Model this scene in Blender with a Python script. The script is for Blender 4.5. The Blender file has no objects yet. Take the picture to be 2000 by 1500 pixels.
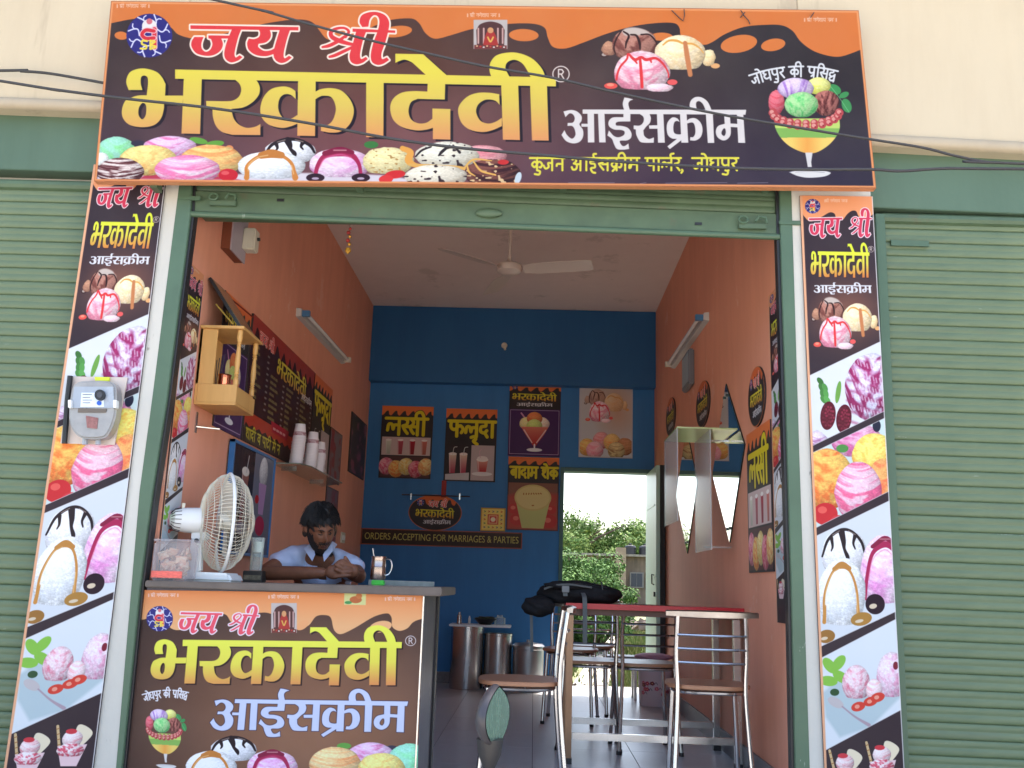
import bpy, bmesh, math, random
import numpy as np
from mathutils import Vector, Matrix, Euler
S = bpy.context.scene
COL = S.collection
R = math.radians
# ---------------------------------------------------------------- camera
f = 1859.; H = .9                                # focal length in photo pixels, eye height above the shop floor
_v1 = np.array([42, 394, f]); _v2 = np.array([277, -8804, f])
_Y = _v1 / np.linalg.norm(_v1); _Z = _v2 - np.dot(_v2, _Y) * _Y; _Z /= np.linalg.norm(_Z); _X = np.cross(_Y, _Z)
M = np.stack([_X, _Y, _Z], 1); C = np.array([0, 0, H])
def ray(px, py): return M.T @ np.array([px - 1000, py - 750, f])
def atY(px, py, y): r = ray(px, py); return C + r * (y / r[1])
def atX(px, py, x): r = ray(px, py); return C + r * (x / r[0])
def atZ(px, py, z): r = ray(px, py); return C + r * ((z - H) / r[2])
cam = bpy.data.objects.new('camera', bpy.data.cameras.new('camera')); COL.objects.link(cam)
Rm = Matrix((M[0], -M[1], -M[2])).transposed()   # world -> camera axes (right, up, back)
cam.matrix_world = Matrix.Translation(Vector(C)) @ Rm.to_4x4()
cam.data.sensor_width = 36; cam.data.lens = 36 * f / 2000; cam.data.clip_start = .05; cam.data.clip_end = 600
S.camera = cam
# ---------------------------------------------------------------- light and exposure
SUN_EL, SUN_AZ = 66, 20                          # sun stands behind the building
w = bpy.data.worlds.new('World'); S.world = w; w.use_nodes = True; nt = w.node_tree
sky = nt.nodes.new('ShaderNodeTexSky'); sky.sky_type = 'NISHITA'; sky.sun_disc = False
sky.sun_elevation = R(SUN_EL); sky.sun_rotation = R(SUN_AZ); sky.air_density = 1.0; sky.dust_density = 3.5; sky.ozone_density = 1.0
bg = nt.nodes['Background']; nt.links.new(sky.outputs[0], bg.inputs[0]); bg.inputs[1].default_value = .15
sun = bpy.data.lights.new('sun', 'SUN'); sun.energy = 3.0; sun.angle = R(.6); sun.color = (1, .95, .88)
so = bpy.data.objects.new('sun', sun); COL.objects.link(so)
_d = Vector((math.sin(R(SUN_AZ)) * math.cos(R(SUN_EL)), math.cos(R(SUN_AZ)) * math.cos(R(SUN_EL)), math.sin(R(SUN_EL))))
so.rotation_euler = _d.to_track_quat('Z', 'Y').to_euler(); so.location = (0, 20, 30)
S.view_settings.view_transform = 'Standard'; S.view_settings.look = 'None'; S.view_settings.gamma = 1; S.view_settings.use_curve_mapping = False
S.view_settings.exposure = 2.15
S.render.engine = 'CYCLES'; cy = S.cycles
cy.use_denoising = True; cy.max_bounces = 10; cy.diffuse_bounces = 9; cy.glossy_bounces = 5; cy.transmission_bounces = 8; cy.transparent_max_bounces = 12
cy.sample_clamp_indirect = 6; cy.caustics_reflective = False; cy.caustics_refractive = False; cy.blur_glossy = .5
S.render.film_transparent = False
# ---------------------------------------------------------------- print shop: flat prints painted with numpy
_rs = np.random.RandomState(7)
_NT = _rs.rand(256, 256).astype(np.float32)
def vnoise(x, y):
    xi = np.floor(x).astype(np.int32); yi = np.floor(y).astype(np.int32)
    fx = (x - xi).astype(np.float32); fy = (y - yi).astype(np.float32)
    fx = fx * fx * (3 - 2 * fx); fy = fy * fy * (3 - 2 * fy)
    a = _NT[yi & 255, xi & 255]; b = _NT[yi & 255, (xi + 1) & 255]
    c = _NT[(yi + 1) & 255, xi & 255]; d = _NT[(yi + 1) & 255, (xi + 1) & 255]
    return (a * (1 - fx) + b * fx) * (1 - fy) + (c * (1 - fx) + d * fx) * fy
def fbm(x, y, o=3):
    s = 0; a = .5; t = 0
    for k in range(o):
        s = s + a * vnoise(x * 2 ** k + 17 * k, y * 2 ** k + 31 * k); t += a; a *= .5
    return s / t
def C3(r, g, b): return np.array([r, g, b], np.float32) / 255.
class Aff:                                   # affine map src -> canvas coordinates
    def __init__(s, m=((1, 0, 0), (0, 1, 0))): s.m = np.array(m, float)
    def __call__(s, p):
        p = np.asarray(p, float); return p @ s.m[:, :2].T + s.m[:, 2]
    def inv(s, X, Y):
        A = np.linalg.inv(s.m[:, :2]); dx = X - s.m[0, 2]; dy = Y - s.m[1, 2]
        return A[0, 0] * dx + A[0, 1] * dy, A[1, 0] * dx + A[1, 1] * dy
    @property
    def k(s): return abs(np.linalg.det(s.m[:, :2])) ** .5
def aff3(s0, d0, s1, d1, s2, d2):
    S = np.array([[*s0, 1], [*s1, 1], [*s2, 1]], float); D = np.array([d0, d1, d2], float)
    return Aff(np.linalg.solve(S, D).T)
def box_map(sx0, sy0, sx1, sy1, dx0, dy0, dx1, dy1):
    kx = (dx1 - dx0) / (sx1 - sx0); ky = (dy1 - dy0) / (sy1 - sy0)
    return Aff(((kx, 0, dx0 - kx * sx0), (0, ky, dy0 - ky * sy0)))
ID = Aff()
class Cv:
    def __init__(s, X, Y, col=(0, 0, 0)):
        s.X = X.astype(np.float32); s.Y = Y.astype(np.float32); s.h, s.w = X.shape
        s.rgb = np.empty((s.h, s.w, 3), np.float32); s.rgb[:] = col
        s.px = float(np.hypot(X[s.h // 2, s.w // 2 + 1] - X[s.h // 2, s.w // 2], Y[s.h // 2, s.w // 2 + 1] - Y[s.h // 2, s.w // 2]) +
                     np.hypot(X[s.h // 2 + 1, s.w // 2] - X[s.h // 2, s.w // 2], Y[s.h // 2 + 1, s.w // 2] - Y[s.h // 2, s.w // 2])) * .5
    def win(s, x0, y0, x1, y1):
        m = (s.X >= x0) & (s.X <= x1) & (s.Y >= y0) & (s.Y <= y1)
        r = np.flatnonzero(m.any(1)); c = np.flatnonzero(m.any(0))
        if len(r) == 0: return None
        return slice(r[0], r[-1] + 1), slice(c[0], c[-1] + 1)
    def put(s, w, a, col):
        a = np.clip(a, 0, 1)[..., None]; s.rgb[w] = s.rgb[w] * (1 - a) + np.asarray(col, np.float32) * a
def pathpts(pts, n=5):
    """closed outline; (x,y) is a corner, (x,y,1) a smooth point"""
    P = np.array([p[:2] for p in pts], float); sm = [len(p) > 2 for p in pts]; N = len(pts); out = []
    for i in range(N):
        j = (i + 1) % N; p, q = P[i], P[j]
        if not sm[i] and not sm[j]: out.append(p); continue
        ti = (P[j] - P[i - 1]) / 2 if sm[i] else (q - p); tj = (P[(j + 1) % N] - P[i]) / 2 if sm[j] else (q - p)
        L = np.hypot(*(q - p)) * 1.15
        for t in (ti, tj):
            l = np.hypot(*t)
            if l > L: t *= L / l
        for k in range(n):
            t = k / n; out.append((2 * t**3 - 3 * t**2 + 1) * p + (t**3 - 2 * t**2 + t) * ti + (-2 * t**3 + 3 * t**2) * q + (t**3 - t**2) * tj)
    return np.array(out)
def sd_poly(P, X, Y):
    d = np.full(X.shape, 1e9, np.float32); s = np.zeros(X.shape, bool); n = len(P)
    for i in range(n):
        ax, ay = P[i]; bx, by = P[i - 1]; ex, ey = bx - ax, by - ay; wx = X - ax; wy = Y - ay
        L = ex * ex + ey * ey
        if L < 1e-12: continue
        t = np.clip((wx * ex + wy * ey) / L, 0, 1); qx = wx - ex * t; qy = wy - ey * t
        d = np.minimum(d, qx * qx + qy * qy)
        if ey != 0:
            s ^= ((Y >= ay) != (Y >= by)) & (X < ax + ex * (Y - ay) / ey)
    return np.where(s, -1, 1) * np.sqrt(d)
def sd_stroke(P, W, X, Y):
    d = np.full(X.shape, 1e9, np.float32)
    for i in range(len(P) - 1):
        ax, ay = P[i]; ex, ey = P[i + 1] - P[i]; L = ex * ex + ey * ey
        if L < 1e-12: continue
        t = np.clip(((X - ax) * ex + (Y - ay) * ey) / L, 0, 1)
        d = np.minimum(d, np.hypot(X - ax - ex * t, Y - ay - ey * t) - (W[i] + (W[i + 1] - W[i]) * t) * .5)
    return d
def crv(pts, n=6):
    """open smooth line through points (x,y[,w])"""
    P = np.array(pts, float); N = len(P)
    if N < 3: return P
    out = []
    for i in range(N - 1):
        p, q = P[i], P[i + 1]; a = P[i - 1] if i else 2 * p - q; b = P[i + 2] if i + 2 < N else 2 * q - p
        for k in range(n):
            t = k / n; out.append(.5 * (2 * p + (q - a) * t + (2 * a - 5 * p + 4 * q - b) * t * t + (3 * p - a - 3 * q + b) * t**3))
    out.append(P[-1]); return np.array(out)
def poly(cv, T, pts, col, n=5, soft=0, a=1., fn=None):
    P = T(pathpts(pts, n)); g = 2 * cv.px + soft
    w = cv.win(P[:, 0].min() - g, P[:, 1].min() - g, P[:, 0].max() + g, P[:, 1].max() + g)
    if w is None: return
    X, Y = cv.X[w], cv.Y[w]; d = sd_poly(P, X, Y)
    if fn is not None: col = fn(*T.inv(X, Y))
    cv.put(w, a * np.clip(.5 - d / (cv.px + soft), 0, 1), col)
def line(cv, T, pts, wd, col, a=1., soft=0, smooth=True):
    P = [(*p, wd) if len(p) < 3 else p for p in pts]
    P = crv(P) if smooth and len(P) > 2 else np.array(P, float)
    Q = T(P[:, :2]); W = P[:, 2] * T.k; g = W.max() + 2 * cv.px + soft
    w = cv.win(Q[:, 0].min() - g, Q[:, 1].min() - g, Q[:, 0].max() + g, Q[:, 1].max() + g)
    if w is None: return
    d = sd_stroke(Q, W, cv.X[w], cv.Y[w]); cv.put(w, a * np.clip(.5 - d / (cv.px + soft), 0, 1), col)
def ell(cv, T, cx, cy, rx, ry, col, rot=0, soft=0, a=1.):
    t = np.linspace(0, 2 * math.pi, 28, endpoint=False); c, s = math.cos(rot), math.sin(rot)
    x = rx * np.cos(t); y = ry * np.sin(t)
    poly(cv, T, list(zip(cx + x * c - y * s, cy + x * s + y * c)), col, soft=soft, a=a)
def scoop(cv, T, cx, cy, rx, ry, c1, c2, seed=0, sx=.12, sy=.5, amt=.6, rough=.05, chips=None, flat=.75):
    """a scoop of ice cream as a photograph shows it"""
    t = np.linspace(0, 2 * math.pi, 40, endpoint=False)
    rr = 1 + rough * (fbm(np.cos(t) * 3 + seed * 7 + 20, np.sin(t) * 3 + 20) - .5) * 2
    y = np.sin(t) * ry * rr; y = np.where(y > ry * flat, ry * flat + (y - ry * flat) * .3, y)
    P = T(np.stack([cx + np.cos(t) * rx * rr, cy + y], 1)); g = 2 * cv.px
    w = cv.win(P[:, 0].min() - g, P[:, 1].min() - g, P[:, 0].max() + g, P[:, 1].max() + g)
    if w is None: return
    X, Y = cv.X[w], cv.Y[w]; d = sd_poly(P, X, Y); lx, ly = T.inv(X, Y)
    u = (lx - cx) / rx; v = (ly - cy) / ry; r2 = np.clip(u * u + v * v, 0, 1); z = np.sqrt(1 - r2)
    k = 1 / max(rx, ry)
    n = fbm(lx * sx * 60 * k * .25 + seed * 13 + u * v * 2, ly * sy * 60 * k * .25 + seed * 5 + u * u * 3, 3)
    n2 = fbm(u * 14 + seed, v * 14 + seed * 3, 2)
    m = np.clip((n - .5) * 3 * amt + .35 * amt + .25 * v, 0, 1)[..., None]
    col = np.asarray(c1) * (1 - m) + np.asarray(c2) * m
    n3 = vnoise(u * 13 + v * 5 + seed * 3 + n * 3, v * 46 - u * 9 + seed); n4 = vnoise(u * 41 + seed, v * 43 + seed * 2)
    base = np.clip((v - .45) * 3, 0, 1) * (vnoise(u * 22 + seed, v * 14) - .35)
    lt = .80 + (.17 * (n3 - .5) + .12 * (n4 - .5)) * (1 - .3 * z) * (.35 + np.clip(n2 * 1.3, 0, 1)) + .16 * base + .25 * z - .14 * v - .10 * u + .13 * (n2 - .5) + .16 * (n - .5)
    col = col * lt[..., None]
    if chips is not None:
        ch = np.clip((vnoise(u * 9 + seed, v * 9 * ry / rx * 1.4 + seed) - .78) * 12, 0, 1)[..., None]
        col = col * (1 - ch) + np.asarray(chips) * ch
    cv.put(w, np.clip(.5 - d / cv.px, 0, 1), np.clip(col, 0, 1))
# ---- the display lettering, outlines in the coordinates they were drawn in: (origin x, origin y, scale, outlines, holes)
_A, _B, _D = (220, 100, 6.667), (500, 100, 6.667), (760, 90, 5.5556)
s1 = 1
W_MAIN = [
 (_A, [[(210,508),(178,400,1),(215,290,1),(300,240,1),(420,228,1),(560,265,1),(640,335,1),(692,430),(685,580),(918,580),(915,690),(672,690),(668,760,1),(630,880,1),(540,965,1),(390,992,1),(230,965,1),(140,880,1),(122,770,1),(165,650,1),(250,605,1),(330,580,1),(445,575),(462,420,1),(455,345,1),(415,320,1),(375,340,1),(368,420,1),(390,508)],
       [(930,300),(1165,300),(1140,1080),(898,1075)]],
      [[(385,680,1),(345,740,1),(340,830,1),(385,888,1),(430,840,1),(440,740,1),(425,690,1)]]),
 (_A, [[(1560,340),(1600,378,1),(1655,430,1),(1675,510,1),(1640,600,1),(1540,650,1),(1218,650),(1225,745),(1300,755),(1310,870,1),(1350,980,1),(1430,1055,1),(1560,1092),(1925,1095),(1925,950),(1860,985,1),(1750,1000,1),(1650,960,1),(1580,880,1),(1548,755),(1700,735,1),(1820,670,1),(1900,580,1),(1920,500,1),(1905,430,1),(1870,375),(1860,340)]], []),
 (_B, [[(515,520),(440,475,1),(340,462,1),(200,495,1),(100,600,1),(58,740,1),(75,860,1),(170,960,1),(330,1002,1),(440,985,1),(545,945),(545,830),(470,875,1),(390,893,1),(320,830,1),(290,730,1),(310,620,1),(370,565,1),(450,570,1),(520,625)],
       [(550,300),(780,300),(770,1108),(538,1103)],
       [(760,535),(850,495,1),(980,483,1),(1110,515,1),(1220,620,1),(1275,760,1),(1250,900,1),(1180,1000,1),(1080,1055,1),(960,1062,1),(845,1040),(850,950),(930,962,1),(1000,900,1),(1040,770,1),(1020,660,1),(970,595,1),(880,582,1),(820,600,1),(760,640)],
       [(1435,300),(1665,300),(1660,1125),(1435,1120)]], []),
 (_D, [[(420,380),(415,495),(260,490,1),(130,510,1),(40,580,1),(12,680,1),(45,800,1),(140,880,1),(290,917,1),(400,910,1),(475,890),(475,1012),(665,1018),(665,685),(470,680),(470,790),(400,835,1),(310,838,1),(235,790,1),(212,700,1),(240,610,1),(310,575),(605,582),(610,380)],
       [(68,85),(370,90),(630,322),(640,345),(420,345),(395,312),(290,215,1),(240,175,1),(170,150,1),(110,165,1),(68,185)]], []),
 (_D, [[(1195,525),(1090,508,1),(960,510,1),(850,550,1),(765,640,1),(750,730,1),(790,840,1),(880,910,1),(1010,935,1),(1120,915,1),(1225,870),(1225,780),(1150,825,1),(1070,842,1),(990,810,1),(945,720,1),(965,640,1),(1030,590,1),(1100,583,1),(1160,600,1),(1200,640)],
       [(1215,380),(1400,380),(1420,1022),(1235,1018)],[(1528,390),(1712,390),(1732,1028),(1550,1025)],
       [(1115,350),(1090,270,1),(1100,180,1),(1170,100,1),(1320,70,1),(1450,90,1),(1570,150,1),(1660,250,1),(1700,350),(1540,350),(1500,270,1),(1450,195,1),(1380,155,1),(1320,158,1),(1275,190,1),(1265,250,1),(1315,350)]], []),
 ((0, 0, 1), [[(342.2,136),(1085.8,151.5),(1085.8,169.2),(342.2,154.2)]], []),
]
_E = (360, 20, 4.762)
W_JAY = [
 (_E, [[(58,142),(1062,158),(1062,190),(58,176)],
       [(445,175),(530,180),(500,260,1),(468,400,1),(478,440,1),(515,420),(542,438),(500,470,1),(435,487,1),(385,455,1),(372,400,1),(395,300,1)],
       [(95,250),(180,250),(160,310,1),(165,360,1),(200,388,1),(240,370,1),(262,320,1),(250,270),(225,262),(225,235),(430,238),(425,265),(345,265),(360,320,1),(335,380,1),(270,420,1),(190,425,1),(110,400,1),(68,340,1),(70,290,1)],
       [(690,175),(790,175),(805,215,1),(800,260,1),(760,300,1),(690,315),(690,345,1),(740,378,1),(800,375,1),(850,350),(850,400),(800,420,1),(740,430,1),(660,415,1),(600,370,1),(585,310,1),(600,265),(650,270,1),(695,250,1),(705,210,1)],
       [(890,178),(985,182),(955,270,1),(925,400,1),(932,448,1),(975,425),(1000,442),(950,480,1),(895,492,1),(845,460,1),(830,400,1),(850,310,1)],
       [(1605,178),(1695,190),(1660,290,1),(1635,410,1),(1645,455,1),(1690,435),(1707,455),(1660,490,1),(1600,505,1),(1550,480,1),(1537,420,1),(1560,340,1)],
       [(1565,172),(1962,190),(1962,212),(1565,202)],
       [(1655,158),(1630,110,1),(1650,50,1),(1720,20,1),(1800,20,1),(1870,50,1),(1905,110,1),(1900,180,1),(1870,300,1),(1835,400,1),(1840,455,1),(1885,440),(1905,465),(1850,500,1),(1795,510,1),(1745,480,1),(1735,410,1),(1760,300,1),(1800,190,1),(1815,110,1),(1800,60,1),(1760,50,1),(1725,90,1),(1712,155)]], []),
]
W_JAY_STROKES = [(_E, [(1500,250,26),(1530,200,26),(1490,168,22),(1420,172,26),(1365,205,36),(1375,250,40),(1440,285,42),(1520,310,34),(1590,325,26)]),
                 (_E, [(1500,240,24),(1430,290,32),(1350,330,32),(1285,345,20)]), (_E, [(1575,340,26),(1480,385,30),(1400,422,30),(1352,435,22)])]
_F = (1080, 180, 5.128)
W_ICE = [
 (_F, [[(297,175),(1935,178),(1928,228),(297,218)],
       [(105,195),(180,180,1),(240,195,1),(285,240,1),(285,290,1),(265,325,1),(300,380,1),(300,450,1),(265,500,1),(200,515,1),(130,490,1),(85,430),(115,382),(140,430,1),(190,468,1),(225,430,1),(215,370,1),(190,340,1),(145,340),(148,310),(200,305,1),(218,265,1),(200,225,1),(165,215,1),(125,252)],
       [(285,318),(355,318),(355,348),(285,348)],[(345,200),(410,200),(415,505),(350,505)],[(450,200),(515,200),(528,505),(463,505)],
       [(705,200),(775,200),(775,295),(660,297,1),(630,310,1),(635,335,1),(690,340,1),(750,360,1),(785,410,1),(780,460,1),(740,485,1),(670,490,1),(690,535,1),(720,540,1),(755,515),(763,570),(700,578,1),(640,570,1),(610,520,1),(590,470,1),(545,435),(560,385),(610,440,1),(660,453,1),(710,430,1),(715,395,1),(680,380,1),(610,375,1),(560,340,1),(560,290,1),(600,255,1),(705,252)],
       [(715,190),(698,120,1),(715,55),(750,60,1),(805,75),(770,90,1),(755,120,1),(772,190)],
       [(860,215),(965,215),(980,260,1),(970,310,1),(935,345,1),(905,385),(915,440,1),(960,470,1),(1010,455),(1010,508),(920,508,1),(870,495,1),(835,430,1),(828,375),(808,372),(808,335),(870,335,1),(905,300,1),(905,250,1)],
       [(960,335),(1050,332),(1050,368),(965,368)],[(1040,215),(1105,215),(1120,508),(1052,508)],
       [(1270,300),(1245,265,1),(1195,255,1),(1150,300,1),(1138,360,1),(1150,430,1),(1190,465,1),(1240,470),(1145,545),(1170,572),(1290,480),(1290,420),(1255,425,1),(1215,410,1),(1205,360,1),(1215,305,1),(1240,290,1)],
       [(1272,215),(1338,215),(1355,508),(1285,508)],
       [(1335,290),(1375,265,1),(1430,265,1),(1480,310,1),(1498,380,1),(1480,450,1),(1430,485,1),(1372,485),(1375,452),(1405,450,1),(1425,410,1),(1420,340,1),(1395,305,1),(1335,318)],
       [(1375,185),(1368,130,1),(1385,80,1),(1430,50,1),(1490,55,1),(1550,100,1),(1590,185),(1530,185),(1500,120,1),(1465,92,1),(1435,105,1),(1435,150,1),(1447,185)],
       [(1530,210),(1600,210),(1615,510),(1550,510)],
       [(1712,215),(1770,215),(1778,320),(1780,420,1),(1750,470,1),(1700,485,1),(1645,450,1),(1630,390,1),(1655,340,1),(1720,318)],
       [(1770,315),(1860,320),(1860,355),(1775,350)],[(1840,215),(1905,215),(1925,510),(1855,508)]],
      [[(1710,365,1),(1690,395,1),(1690,425,1),(1715,440,1),(1730,410,1),(1725,370,1)]]),
]
def word(cv, T, groups, fill, strokes=(), out=None, ow=0, sh=None, shd=(5, 3)):
    """fill: colour or (top colour, mid, bottom, y0, y1) in the word's own coordinates"""
    parts = []
    for (ox, oy, k), adds, holes in groups:
        for a in adds: parts.append((T(pathpts([((p[0] / k + ox), (p[1] / k + oy)) + tuple(p[2:]) for p in a])), holes, (ox, oy, k)))
    lo = np.min([p[0].min(0) for p in parts], 0); hi = np.max([p[0].max(0) for p in parts], 0)
    g = 3 * cv.px + ow + (max(shd) * T.k if sh is not None else 0)
    for ps in ([1] if sh is not None else []) + ([2] if out is not None else []) + [3]:
        dx, dy = (shd[0] * T.m[0, 0], shd[1] * T.m[1, 1]) if ps == 1 else (0, 0)
        w0 = cv.win(lo[0] - g, lo[1] - g, hi[0] + g, hi[1] + g)
        if w0 is None: return
        D = np.full(cv.X[w0].shape, 1e3, np.float32); r0, c0 = w0[0].start, w0[1].start
        for P, holes, (ox, oy, k) in parts:
            w = cv.win(P[:, 0].min() - g + min(dx, 0), P[:, 1].min() - g, P[:, 0].max() + g + dx, P[:, 1].max() + g + dy)
            if w is None: continue
            ra, rb = max(w[0].start, r0), min(w[0].stop, w0[0].stop); ca, cb = max(w[1].start, c0), min(w[1].stop, w0[1].stop)
            if ra >= rb or ca >= cb: continue
            X, Y = cv.X[ra:rb, ca:cb] - dx, cv.Y[ra:rb, ca:cb] - dy
            d = sd_poly(P, X, Y)
            for h in holes: d = np.maximum(d, -sd_poly(T(pathpts([((p[0] / k + ox), (p[1] / k + oy)) + tuple(p[2:]) for p in h])), X, Y))
            v = D[ra - r0:rb - r0, ca - c0:cb - c0]; np.minimum(v, d, out=v)
        X, Y = cv.X[w0] - dx, cv.Y[w0] - dy
        for (ox, oy, k), st in strokes:
            S = crv([(p[0] / k + ox, p[1] / k + oy, p[2] / k) for p in st]); np.minimum(D, sd_stroke(T(S[:, :2]), S[:, 2] * T.k, X, Y), out=D)
        if ps == 1: cv.put(w0, np.clip(.5 - D / cv.px, 0, 1), sh)
        elif ps == 2: cv.put(w0, np.clip(.5 - (D - ow) / cv.px, 0, 1), out)
        else:
            if isinstance(fill, tuple) and len(fill) == 5:
                a, b, c, y0, y1 = fill; t = np.clip((T.inv(X, Y)[1] - y0) / (y1 - y0), 0, 1)[..., None]
                col = np.where(t < .5, a + (b - a) * t * 2, b + (c - b) * (t * 2 - 1))
            else: col = fill
            cv.put(w0, np.clip(.5 - D / cv.px, 0, 1), col)
# ---- small lettering: strokes, bar at y=0, foot at y=1
GL = {
 'ka': (.95, [[(.5,0),(.5,1)],[(.5,.45),(.32,.3),(.12,.52),(.3,.74),(.5,.55)],[(.5,.42),(.7,.3),(.88,.5),(.8,.75),(.68,.74)]]),
 'ra': (.55, [[(.2,0),(.4,.12),(.38,.36),(.1,.46)],[(.1,.46),(.28,.75),(.46,1)]]),
 'ja': (.9, [[(.7,0),(.7,1)],[(.7,.42),(.4,.42),(.44,.72),(.2,.86),(.06,.62)]]),
 'dha': (.85, [[(.66,0),(.66,1)],[(.2,.06),(.06,.2),(.22,.38)],[(.3,.36),(.08,.52),(.24,.8),(.66,.72)]]),
 'pa': (.78, [[(.6,0),(.6,1)],[(.14,0),(.12,.4),(.3,.6),(.6,.52)]]),
 'na': (.75, [[(.58,0),(.58,1)],[(.58,.48),(.2,.48),(.14,.64)]]),
 'sa': (.92, [[(.2,0),(.38,.12),(.34,.36),(.08,.46)],[(.08,.46),(.24,.72),(.42,.95)],[(.34,.5),(.74,.5)],[(.74,0),(.74,1)]]),
 'ma': (.85, [[(.68,0),(.68,1)],[(.22,0),(.22,.7),(.1,.8),(.12,.56),(.3,.52)],[(.2,.5),(.68,.5)]]),
 'la': (.95, [[(.78,0),(.78,1)],[(.08,.74),(.14,.38),(.34,.38),(.42,.68),(.5,.42),(.78,.42)]]),
 'pha': (1.0, [[(.5,0),(.5,1)],[(.12,0),(.1,.38),(.28,.56),(.5,.48)],[(.5,.42),(.72,.3),(.9,.52),(.8,.76)]]),
 'da': (.66, [[(.42,0),(.42,.28),(.14,.34),(.1,.64),(.34,.74),(.5,.58)],[(.36,.72),(.54,1)]]),
 'ba': (.8, [[(.62,0),(.62,1)],[(.62,.3),(.3,.28),(.1,.5),(.3,.74),(.62,.64)],[(.24,.38),(.56,.62)]]),
 'va': (.8, [[(.62,0),(.62,1)],[(.62,.3),(.3,.28),(.1,.5),(.3,.74),(.62,.64)]]),
 'sha': (.85, [[(.68,0),(.68,1)],[(.12,.3),(.2,.06),(.38,.14),(.34,.4),(.1,.6),(.4,.92)]]),
 'tta': (.66, [[(.36,0),(.36,.2),(.12,.4),(.14,.76),(.4,.86),(.5,.7)]]),
 'aa': (.38, [[(.2,0),(.2,1)]]), 'ii': (.42, [[(.2,0),(.2,1)],[(-.3,0),(-.26,-.32),(0,-.42),(.16,-.22),(.2,0)]]),
 'i': (.4, [[(.2,0),(.2,1)],[(.2,0),(.3,-.34),(.6,-.34),(.8,0)]]),
 'e': (0, [[(-.6,-.34),(-.4,-.3),(-.22,0)]]), 'o': (.38, [[(.2,0),(.2,1)],[(-.2,-.34),(0,-.3),(.18,0)]]),
 'u': (0, [[(-.42,1.0),(-.22,1.1),(-.3,1.34),(-.62,1.3)]]), 'uu': (0, [[(-.5,1.06),(-.3,1.0),(-.2,1.16),(-.34,1.3),(-.1,1.5)]]),
 'am': (0, [[(-.4,-.25),(-.38,-.22)]]), 'reph': (0, [[(-.2,0),(-.22,-.3),(0,-.36)]]),
 'i_': (.7, [[(.4,0),(.4,.2),(.14,.26),(.16,.44),(.44,.48),(.46,.76),(.16,.84),(.3,1.15),(.5,1.2)],[(.4,0),(.36,-.3),(.56,-.34)]]),
 'a_': (.95, [[(.1,.12),(.3,.04),(.38,.25),(.2,.44)],[(.2,.44),(.42,.55),(.38,.88),(.14,.94),(.04,.74)],[(.38,.5),(.7,.5)],[(.7,0),(.7,1)]]),
 'kra': (.95, [[(.5,0),(.5,1)],[(.5,.45),(.32,.3),(.12,.52),(.3,.74),(.5,.55)],[(.5,.42),(.7,.3),(.88,.5),(.8,.75),(.68,.74)],[(.46,.78),(.2,1.05)]]),
 'pra': (.78, [[(.6,0),(.6,1)],[(.14,0),(.12,.4),(.3,.6),(.6,.52)],[(.58,.7),(.36,.92)]]),
 'ddha': (.8, [[(.4,0),(.4,.22),(.14,.3),(.1,.55),(.34,.64),(.56,.48)],[(.36,.64),(.14,.84),(.3,1.05),(.62,.95)],[(.6,.4),(.6,1.1)]]),
 'shri': (.95, [[(.72,0),(.72,1)],[(.1,.28),(.22,.05),(.4,.16),(.34,.4),(.1,.58),(.66,.6)],[(.66,.66),(.2,.98)]]),
 'ssa': (1.15, [[(.16,0),(.34,.12),(.3,.36),(.06,.46)],[(.06,.46),(.2,.72),(.36,.92)],[(.3,.5),(.6,.5)],[(.6,.06),(.72,.2),(.66,.4),(.5,.5)],[(.5,.5),(.62,.76),(.74,.92)],[(.7,.5),(.98,.5)],[(.98,0),(.98,1)]]),
 ',': (.4, [[(.1,.95),(.14,1.05),(.04,1.2)]]), '|': (.22, [[(.1,0),(.1,1)]]), ' ': (.5, []), ':': (.3, [[(.1,.3),(.1,.34)],[(.1,.7),(.1,.74)]]),
}
def small(cv, T, toks, x, y, h, col, wt=.2, kx=1., out=None, ow=0, warp=None):
    toks = toks.split('.'); segs = []; u = 0; b0 = None
    for t in toks:
        t = {'_': ' '}.get(t, t); adv, st = GL[t]
        if t in (' ', ','):
            if b0 is not None: segs.append([(b0 - .04, 0), (u + .02, 0)]); b0 = None
        elif b0 is None and t != '|': b0 = u
        if t == ',' or t == '|': pass
        for s in st: segs.append([(u + px_, py_) for px_, py_ in s])
        u += adv
    if b0 is not None: segs.append([(b0 - .04, 0), (u + .02, 0)])
    f = warp or (lambda a, b: (x + a * h * kx, y + b * h))
    S = [crv([f(a, b) for a, b in (s if len(s) != 2 else [s[0], ((s[0][0] + s[1][0]) / 2, (s[0][1] + s[1][1]) / 2), s[1]])], 4) for s in segs]
    Q = [T(s) for s in S]; lo = np.min([q.min(0) for q in Q], 0); hi = np.max([q.max(0) for q in Q], 0); W = wt * h * T.k; g = W + ow + 2 * cv.px
    w = cv.win(lo[0] - g, lo[1] - g, hi[0] + g, hi[1] + g)
    if w is None: return u * h * kx
    X, Y = cv.X[w], cv.Y[w]; D = np.full(X.shape, 1e3, np.float32)
    for q in Q: np.minimum(D, sd_stroke(q, np.full(len(q), W), X, Y), out=D)
    if out is not None: cv.put(w, np.clip(.5 - (D - ow) / cv.px, 0, 1), out)
    cv.put(w, np.clip(.5 - D / cv.px, 0, 1), col); return u * h * kx
JODHPUR_FAMOUS = 'ja.o.dha.pa.u.ra._.ka.ii._.pra.i.sa.ddha'
KUNJAN = 'ka.u.am.ja.na._.a_.aa.i_.sa.kra.ii.ma._.pa.aa.la.reph.ra.,._.ja.o.dha.pa.u.ra'
YEL, YEM, YEO = C3(232,216,88), C3(226,198,98), C3(230,158,104)
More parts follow.
